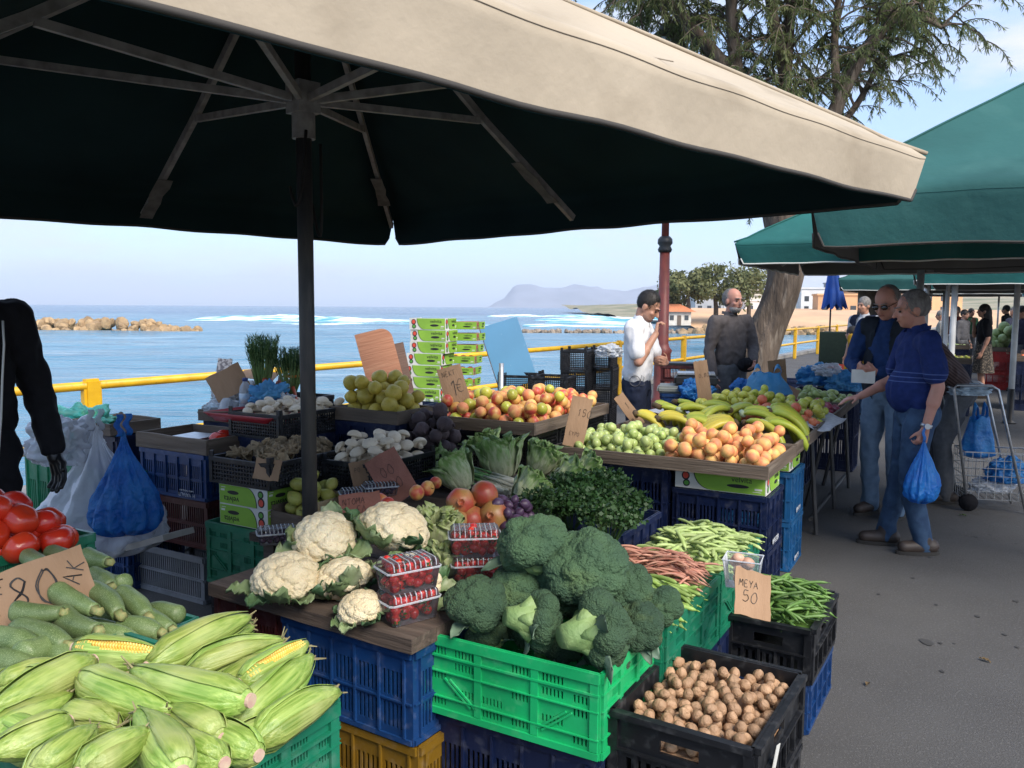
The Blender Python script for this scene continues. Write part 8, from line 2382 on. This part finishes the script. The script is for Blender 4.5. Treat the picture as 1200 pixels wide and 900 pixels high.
# the vendor in black at the picture edge
rv, jv, hv = person((-2.30, 3.46, 0), R(128), 1.93, 'vendor in black zipped jacket and black gloves at the picture edge', dict(elL=(-.27, -.02, 1.12), wrL=(-.285, .07, .87), elR=(.25, .02, 1.14), wrR=(.24, .16, .92)),
    m_skin, m_black, 'long', m_black, m_shoe, (0, .004, 1.0), m_hblack, hands={'L': {'curl': .5}, 'R': {'curl': .5}}, glove=m_glove, width=1.05)
t = MB(); t.tube([V((-.115, .125, 1.55)), V((-.10, .165, 1.45)), V((-.085, .168, 1.3)), V((-.075, .165, 1.15)), V((-.06, .16, 1.0)), V((-.055, .15, .9))], .0045, 6); t.build('jacket_piping', m_piping, rv, smooth=True)

# the man in the white t-shirt
rw_, jw, hw = person((1.10, 7.2, 0), R(112), 1.79, 'man in white t-shirt with hand at his chin behind the fruit stall',
    dict(hd=(0, .085, 1.60), nek=(0, .02, 1.47), elR=(.235, .06, 1.14), wrR=(.10, .17, 1.37), elL=(-.225, .12, 1.13), wrL=(.03, .245, 1.13)), m_skin, m_white, 'short', m_navy, m_shoe, (-.012, .010, 1.0), m_hblack,
    beard=mat('stubble', (0.17, 0.095, 0.07), (0.24, 0.135, 0.10), scale=60, rough=.8), look=(0.0, .84, -.54), hands={'R': {'d': (-.35, .05, .9), 'n': (-.3, .6, .3), 'curl': 1.4, 't': (-.6, 0, .4)}, 'L': {'d': (.9, .1, .15), 'n': (0, -1, .2), 'curl': .7, 't': (0, 0, 1)}})
t = MB(); rr = random.Random(2)      # printed ring and letters on the shirt front
cx = V((.168, .045, 1.0))
for k in range(2): t.tube([V((.176 + .004 * k, .02 + .045 * math.cos(q * .33), 1.0 + .045 * math.sin(q * .33))) for q in range(20)], .003, 4)
t.tube([V((.172, .055, .96)), V((.168, .075, 1.05)), V((.16, .095, 1.03)), V((.16, .085, 1.0)), V((.16, .105, .97)), V((.165, .06, .96))], .003, 4); t.build('shirt_print', mat('print_grey', (.10, .10, .11), rough=.8), rw_, smooth=True)

# the man in the grey shirt
rg2, jg, hg = person((2.34, 8.85, 0), R(160), 1.83, 'bearded man in grey brown shirt with a black shoulder bag in front of the tree', dict(elL=(-.24, .05, 1.15), wrL=(-.12, .22, 1.02), elR=(.25, -.02, 1.12), wrR=(.25, .08, .88)), m_skin2, m_greyb, 'long', m_greyt, m_shoe, (-.035, -.006, .99), m_hgrey,
    beard=m_hwhite, look=(-.12, .96, -.05), collar=True)
bg = MB(); ell(bg, (-.07, .20, 1.03), (.11, .06, .075)); ell(bg, (-.05, .24, 1.05), (.07, .04, .05)); ob = solid(bg, 'shoulder_bag', m_black, None, .01, 2, .006); ob.location = (2.34, 8.85, 0); ob.rotation_euler = (0, 0, -R(160)); tag(ob, 'black shoulder bag at the waist of the man in the grey shirt', 'bag')

# the customer in the navy polo shirt
HP = (2.70, 5.50)
rpo, jp, hp = person((HP[0], HP[1], 0), R(-84), 1.75, 'grey haired customer in blue polo shirt and jeans holding a blue bag',
    dict(hd=(0, .055, 1.625), nek=(0, .005, 1.475), elR=(.24, .07, 1.13), wrR=(.20, .29, 1.02), elL=(-.235, -.05, 1.13), wrL=(-.235, .015, .86), knL=(-.10, .05, .50), anL=(-.11, -.06, .09), knR=(.10, .03, .50), anR=(.10, .12, .09), pel=(0, -.01, .95)), m_skin2, m_polo, 'short', m_jean, m_shoe,
    (-.014, .004, 1.012), m_hgrey, look=(.05, 1, -.16), belly=.045, hands={'R': {'d': (0, 1, -.25), 'n': (0, -.25, -1), 'curl': .35, 't': (-1, 0, 0)}, 'L': {'curl': 1.5}}, width=1.06, collar=True)
def rz(v, hdg): return MX.Rotation(-hdg, 3, 'Z') @ V(v)
wp = V((HP[0], HP[1], 0)) + rz(jp['wrL'], R(-84))
wt = MB(); d_ = (jp['wrL'] - jp['elL']).normalized(); wt.tube([jp['wrL'] - d_ * .030, jp['wrL'] - d_ * .008], .035, 16); o = wt.build('watch_strap', m_galv, rpo, smooth=True)
wt = MB(); wt.tube([jp['wrL'] - d_ * .019 + V((-.034, .006, 0)), jp['wrL'] - d_ * .019 + V((-.045, .008, 0))], .018, 14); wt.build('watch_face', mat('watch_dial', (.6, .6, .58), rough=.3), rpo)
hanging_bag('carrier_bag', V((wp.x - .01, wp.y - .01, .80)), 0.135, 0.10, 0.42, mat('bag_bright', (0.012, 0.17, 0.60), (0.03, 0.26, 0.70), scale=9, rough=0.3, bump=0.6, bs=26, bd=0.03, trans=0.35), 'blue carrier bag hanging from the hand of the polo shirt customer', 12, 0.5)

# the man in vest and sunglasses beside him
rvs, jvs, hvs = person((2.92, 6.4, 0), R(-128), 1.83, 'man in sunglasses, dark vest and blue shirt holding a white paper', dict(hd=(0, .075, 1.60), nek=(0, .01, 1.47), elR=(.24, .08, 1.15), wrR=(.08, .27, 1.10), elL=(-.24, .08, 1.15), wrL=(-.08, .29, 1.10)), m_skin2, cloth('royal', (0.014, 0.04, 0.13)), 'long', m_jean2, m_shoe, (-.03, -.004, .985), m_hgrey,
    look=(.0, .93, -.36), vest=cloth('vest', (0.014, 0.020, 0.030)), hands={'R': {'d': (-.7, .5, .1), 'n': (-.3, -.5, .5), 'curl': .9, 't': (0, 0, 1)}, 'L': {'d': (.7, .5, .1), 'n': (.3, -.5, .5), 'curl': .9, 't': (0, 0, 1)}})
gl = MB()
for q in (-1, 1): ell(gl, hvs(q * .033, .093, -.004), (.028, .010, .020)); capsule(gl, hvs(q * .06, .085, 0), hvs(q * .08, -.01, 0), .003, .003, 6)
capsule(gl, hvs(-.01, .1, .004), hvs(.01, .1, .004), .003, .003, 6); gl.build('sunglasses', mat('dark_glass', (.008, .008, .010), rough=.12), rvs, smooth=True)
pp = MB(); pp.sheet(lambda a, b: V(((a - .5) * .16, .34 + .05 * a, 1.12 + (b - .5) * .10)), 4, 3, th=.001); o = pp.build('paper_sheet', m_carton); o.location = (2.92, 6.4, 0); o.rotation_euler = (0, 0, R(128)); tag(o, 'white paper in the hands of the man in sunglasses', 'paper')

# the bending shopper in the striped sweater
person((3.66, 6.95, 0), R(-75), 1.78, 'shopper in brown striped sweater bending behind the polo shirt customer', dict(pel=(0, -.10, .93), che=(0, .08, 1.20), nek=(0, .26, 1.34), hd=(0, .38, 1.40), shL=(-.19, .20, 1.29), shR=(.19, .20, 1.29), elL=(-.24, .28, 1.02), elR=(.24, .30, 1.02), wrL=(-.2, .44, .86), wrR=(.2, .46, .86), hiL=(-.09, -.09, .90), hiR=(.09, -.09, .90)),
    m_skin, m_stripe, 'long', m_greyt, m_shoe, (-.01, .006, 1.0), m_hgrey, look=(0, .8, -.6), width=1.12)

# far shoppers and sellers
def far(u, Y, hdg, H, label, shirt, trousers, hair_m, sleeve='long', vox=.012, **k):
    p = PD(u, 400, Y); p.z = 0
    return person(p, R(hdg), H, label, k.pop('J', None), m_skin, shirt, sleeve, trousers, m_shoe, (-.005, .008, 1.03), hair_m, vox=vox, **k)
far(1153, 15.2, -70, 1.72, 'woman with long dark hair in black top and patterned skirt in the aisle', m_black, None, m_hblack, 'short', extra=('long_hair',), skirt=mat('skirt_print', (.035, .03, .026), (.16, .13, .10), scale=34, rough=.9, fac=(.5, .6)), J=dict(elR=(.22, .12, 1.16), wrR=(.10, .16, 1.40)))
far(1007, 12.0, -30, 1.5, 'person in a yellow jacket standing by the folding table', cloth('yellow', (0.40, 0.23, 0.02)), m_jean, m_hblack, J=dict(hd=(0, .16, 1.48), nek=(0, .08, 1.36), che=(0, .04, 1.2)))
far(1012, 12.6, -120, 1.80, 'man in dark vest with white collar beyond the folding table', cloth('pale_shirt', (.48, .5, .54)), m_navy, m_hgrey, 'short', vest=m_navy)
for i, (u, Y, hd_, H_, c_, lb) in enumerate([(1128, 20, 150, 1.62, (.10, .10, .11), 'short person in grey deep in the crowd beside the white poles'), (1120, 22.5, 200, 1.70, (.20, .05, .04), 'person in dark red deep in the crowd'), (1136, 24, 170, 1.66, (.03, .09, .05), 'person in green in the far crowd'), (1188, 19, -100, 1.70, (.16, .14, .17), 'person in mauve jacket by the far cabbages'), (1178, 23, -40, 1.75, (.02, .02, .025), 'person in black behind the far cabbages'), (1102, 19, -60, 1.60, (.28, .27, .25), 'pale clothed person behind the white poles'), (1196, 16.5, -90, 1.70, (.03, .03, .06), 'dark clothed person cut by the picture edge')]):
    far(u, Y, hd_, H_, lb, cloth('crowd%d' % i, c_), m_greyt, (m_hblack, m_hgrey)[i % 2], vox=.016)

bpy.data.scenes.remove(TMP)
# ------------------------------------------------------------------ shopping trolley with bags
def trolley():
    c = V((3.86, 6.72, 0)); a = R(14)
    root = empty('shopping_trolley', c, -a, 'wire shopping trolley with blue bags beside the aisle', 'trolley')
    m = m_galv
    def bar(pts, r=.011, nm='frame_tube'): b = MB(); b.tube(pts, r, 8); b.build(nm, m, root, smooth=True)
    for y in (-.17, .17):
        bar([(-.12, y, .01), (-.27, y, .99), (-.25, y, 1.02), (0.0, y, 1.02), (.05, y, .99), (.30, y, .01)])
    bar([(-.27, -.17, .99), (-.27, .17, .99)]); bar([(.05, -.17, .99), (.05, .17, .99)])
    def basket(x0, x1, y0, y1, z0, z1, n, k):
        b = MB()
        for i in range(n + 1):
            x = x0 + (x1 - x0) * i / n
            for y in (y0, y1): b.tube([(x, y, z0), (x, y, z1)], .0028, 4)
            b.tube([(x, y0, z0), (x, y1, z0)], .0028, 4)
        for i in range(k + 1):
            z = z0 + (z1 - z0) * i / k
            b.tube([(x0, y0, z), (x1, y0, z), (x1, y1, z), (x0, y1, z), (x0, y0, z)], .0032 if i < k else .006, 4)
        for i in range(7):
            y = y0 + (y1 - y0) * i / 6
            for x in (x0, x1): b.tube([(x, y, z0), (x, y, z1)], .0028, 4)
        b.build('wire_basket', m, root)
    basket(-.16, .36, -.16, .16, .10, .48, 9, 6)
    for x, y in ((-.12, -.17), (-.12, .17)):
        b = MB(); b.tube([(x, y - .015, .07), (x, y + .015, .07)], .07, 16); b.build('wheel', m_black, root, smooth=True)
    f = Fr(c, a)
    lying_bag(f(-.02, 0, .40), .14, .11, .34, m_bagblue, 'tall blue carrier bag in the shopping trolley', 6, .3)
    crumple('plastic_bag', f(.20, 0, .30), .15, m_bagblue, 'crumpled blue bag at the end of the shopping trolley', 'bag', 71, (1.1, .8, .8), .35)
    crumple('plastic_bag', f(.10, .02, .17), .12, m_bagwhite, 'pale bag at the bottom of the shopping trolley', 'bag', 73, (1.5, .8, .6), .3)
    crumple('cloth_sheet', f(-.10, .02, .96), .10, mat('pale_cloth', (.42, .52, .60), (.34, .44, .52), scale=6, rough=.8), 'pale blue cloth over the trolley handle', 'cloth', 75, (1.6, .8, .6), .4)
trolley()

# ------------------------------------------------------------------ far stalls
ft_ = empty('folding_table', PD(992, 430, 11.6) * V((1, 1, 0)) if False else (PD(992, 430, 11.6).x, 11.6, 0), -A30, 'folding table with white cover by the railing', 'table')
mb = MB(); mb.box(-.45, .45, -.3, .3, .70, .725); mb.build('top', m_carton, ft_)
for sx in (-1, 1):
    for sy in (-1, 1):
        mb = MB(); mb.tube([(sx * .4, sy * .26, .70), (-sx * .3, sy * .26, .01)], .014, 6); mb.build('leg', m_black, ft_)
mb = MB(); mb.sheet(lambda a, b: V((-.2 + .45 * a, -.31 - .01 * math.sin(a * 9), .735 - .32 * b)), 8, 4, th=.002); mb.build('cover', m_carton, ft_, smooth=True)
q = PD(990, 400, 13.5); ch = empty('dark_cabinet', (q.x, 13.5, 0), -A30, 'dark green equipment box with red strip beyond the folding table', 'cabinet')
mb = MB(); mb.box(-.35, .35, -.25, .25, .0, 1.25); mb.build('body', cloth('dark_green', (.02, .035, .028)), ch); mb = MB(); mb.box(-.352, .352, -.26, -.252, .62, .74); mb.build('strip', m_inkred, ch)
q = PD(930, 430, 10.6)
for k in range(2): crate((q.x, 10.6), .5, .36, .36, 'vent', 'navy', ('lower', 'upper')[k] + ' navy crate at the far end of the fruit stall', .361 * k, A30)
rk = random.Random(77)
def far_stall(c, L, W, z, name_l, fruits, colr):
    f = Fr((c[0], c[1], 0))
    tray(f(0, 0), L, W, .09, 'wooden tray of %s' % name_l, z, A30)
    n = int(L / .62)
    for i in range(n): crate(f(-L / 2 + (i + .5) * L / n, 0), L / n - .03, W - .04, z - .002, 'vent', colr, '%s crate number %s along the %s' % (colr, ('one', 'two', 'three', 'four', 'five')[i], name_l), 0)
    me, nm, lb, r, cnt = fruits
    place(nm, lb, nm.split('_')[-1], lb, me, [f(*p) for p in heap(cnt, r, (-L / 2 + .03, L / 2 - .03, -W / 2 + .03, W / 2 - .03), z + .02, rk, 5, (0, 0), .06)], rk)
cabm = []
for s in range(2):
    mb = MB(); blob(mb, 3, lambda p: p * .10 * (1 + .10 * NZ.noise(p * 2.5 + V((s, 0, 0))))); cabm.append(mb.mesh('cabbage', mat('cabbage_leaf', (.40, .47, .22), (.28, .38, .14), scale=14, rough=.5, var=.15, bump=.6, bs=22, bd=.03), True))
q = PD(1172, 440, 17.0); far_stall((q.x + .3, q.y), 1.3, .8, .78, 'pale cabbages on the far stall', (cabm, 'cabbage', 'pale green cabbage on the far stall', .10, 34), 'red')
q = PD(1110, 430, 17.5); far_stall((q.x, q.y + .5), 1.3, .8, .80, 'mixed greens beyond the white poles', (gp, 'green_pear', 'green pear on the stall beyond the white poles', .035, 60), 'navy')
q = PD(1085, 430, 13.2); far_stall((q.x, q.y), 1.3, .8, .80, 'yellow apples on the next stall', (ya, 'yellow_apple', 'yellow apple on the next stall along the aisle', .037, 70), 'navy')
q = PD(1196, 440, 13.4); far_stall((q.x + .6, q.y), 1.3, .8, .80, 'oranges at the picture edge', (sal, 'nectarine', 'nectarine on the stall at the picture edge', .036, 40), 'navy')
# second tree beyond the stall
t2 = empty('tamarisk_tree', (PD(1018, 400, 15.5).x, 15.5, 0), 0, 'second tree trunk behind the man in sunglasses', 'tree')
mb = MB(); bark_tube(mb, curve_pts((0, 0, -.05), (-.1, 0, 3.6), (.12, 0, 0), 24), [.26 + .12 * (1 - i / 24) ** 3 for i in range(25)], 24, .16); mb.build('trunk', m_bark, t2, smooth=True)
mb = MB(); rr = random.Random(91); tw2 = MB()
for i in range(34):
    d = V((rr.gauss(0, 1), rr.gauss(0, 1), rr.gauss(.5, .6))).normalized(); tip = V((-.1, 0, 3.5)) + d * rr.uniform(.7, 1.25)
    tw2.tube(curve_pts((-.1, 0, 3.4), tip, (0, 0, .15), 5), [.05, .04, .03, .024, .018, .012], 5)
    for k in range(150):
        p = tip + V((rr.gauss(0, .17), rr.gauss(0, .17), rr.gauss(-.05, .15))); a = V((rr.gauss(0, 1), rr.gauss(0, 1), rr.gauss(-.3, 1))).normalized(); w = a.orthogonal().normalized() * .008
        mb.add([p, p + a * .05 + w, p + a * .10, p + a * .05 - w], [(0, 1, 2, 3)])
tw2.build('limbs', m_bark, t2, smooth=True)
mb.build('crown', m_leaf, t2)

# ------------------------------------------------------------------ small litter on the ground
rl = random.Random(88)
lm_ = []
for k in range(3):
    mb = MB(); leaf_sheet(mb, (0, 0, 0.006), (1, 0, .1), (0, 0, 1), .06, .028, .2, .25, k, 6, 4); lm_.append(mb.mesh('fallen_leaf', (mat('dry_leaf', (.20, .13, .05), (.12, .08, .035), scale=20, rough=.8, var=.3), m_leafy, mat('dry_leaf2', (.28, .22, .09), rough=.8))[k], True))
for k in range(10):
    p = V((rl.uniform(1.25, 3.6), rl.uniform(2.6, 8.5), 0.004))
    if p.x < 1.3 + (p.y - 3.2) * .56: continue
    o = obj('fallen_leaf', lm_[k % 3], None, p, (0, 0, rl.uniform(0, 6))); q_ = rl.uniform(.5, 1.1); o.scale = (q_, q_, q_); tag(o, 'small fallen leaf on the asphalt of the aisle', 'leaf', 'leaves lying in the aisle')
for k in range(34):
    x, y = rl.uniform(1.25, 3.4), rl.uniform(2.5, 7.0); mb = MB(); n = 14; rr_ = rl.uniform(.005, .016) * (2.0 if k % 9 == 0 else 1)
    if x < 1.5 + (y - 3.2) * .56: x += .8
    mb.add([(x + rr_ * math.cos(q * 6.2832 / n) * (1 + .35 * NZ.noise(V((math.cos(q * 6.2832 / n) * 1.5, math.sin(q * 6.2832 / n) * 1.5, k * 3.3)))), y + rr_ * 1.5 * math.sin(q * 6.2832 / n) * (1 + .35 * NZ.noise(V((math.cos(q * 6.2832 / n) * 1.5, math.sin(q * 6.2832 / n) * 1.5, k * 3.3 + 7)))), .0040) for q in range(n)], [tuple(range(n))])
    tag(mb.build('ground_stain', mat('damp_stain', (.040, .039, .039), (.055, .054, .053), scale=14, rough=.7)), kind='structure')

# ------------------------------------------------------------------ sea air
hz = MB(); hz.box(-14500, 14500, -120, 14500, -8.5, 460)
m_h = bpy.data.materials.new('sea_haze'); m_h.use_nodes = True; hn = m_h.node_tree; hn.nodes.clear()
ho = hn.nodes.new('ShaderNodeOutputMaterial'); hv_ = hn.nodes.new('ShaderNodeVolumePrincipled'); hv_.inputs['Color'].default_value = (0.92, 0.935, 0.975, 1); hv_.inputs['Density'].default_value = 0.00010; hv_.inputs['Anisotropy'].default_value = 0.2
hn.links.new(hv_.outputs[0], ho.inputs['Volume'])
tag(hz.build('haze', m_h), kind='stuff')
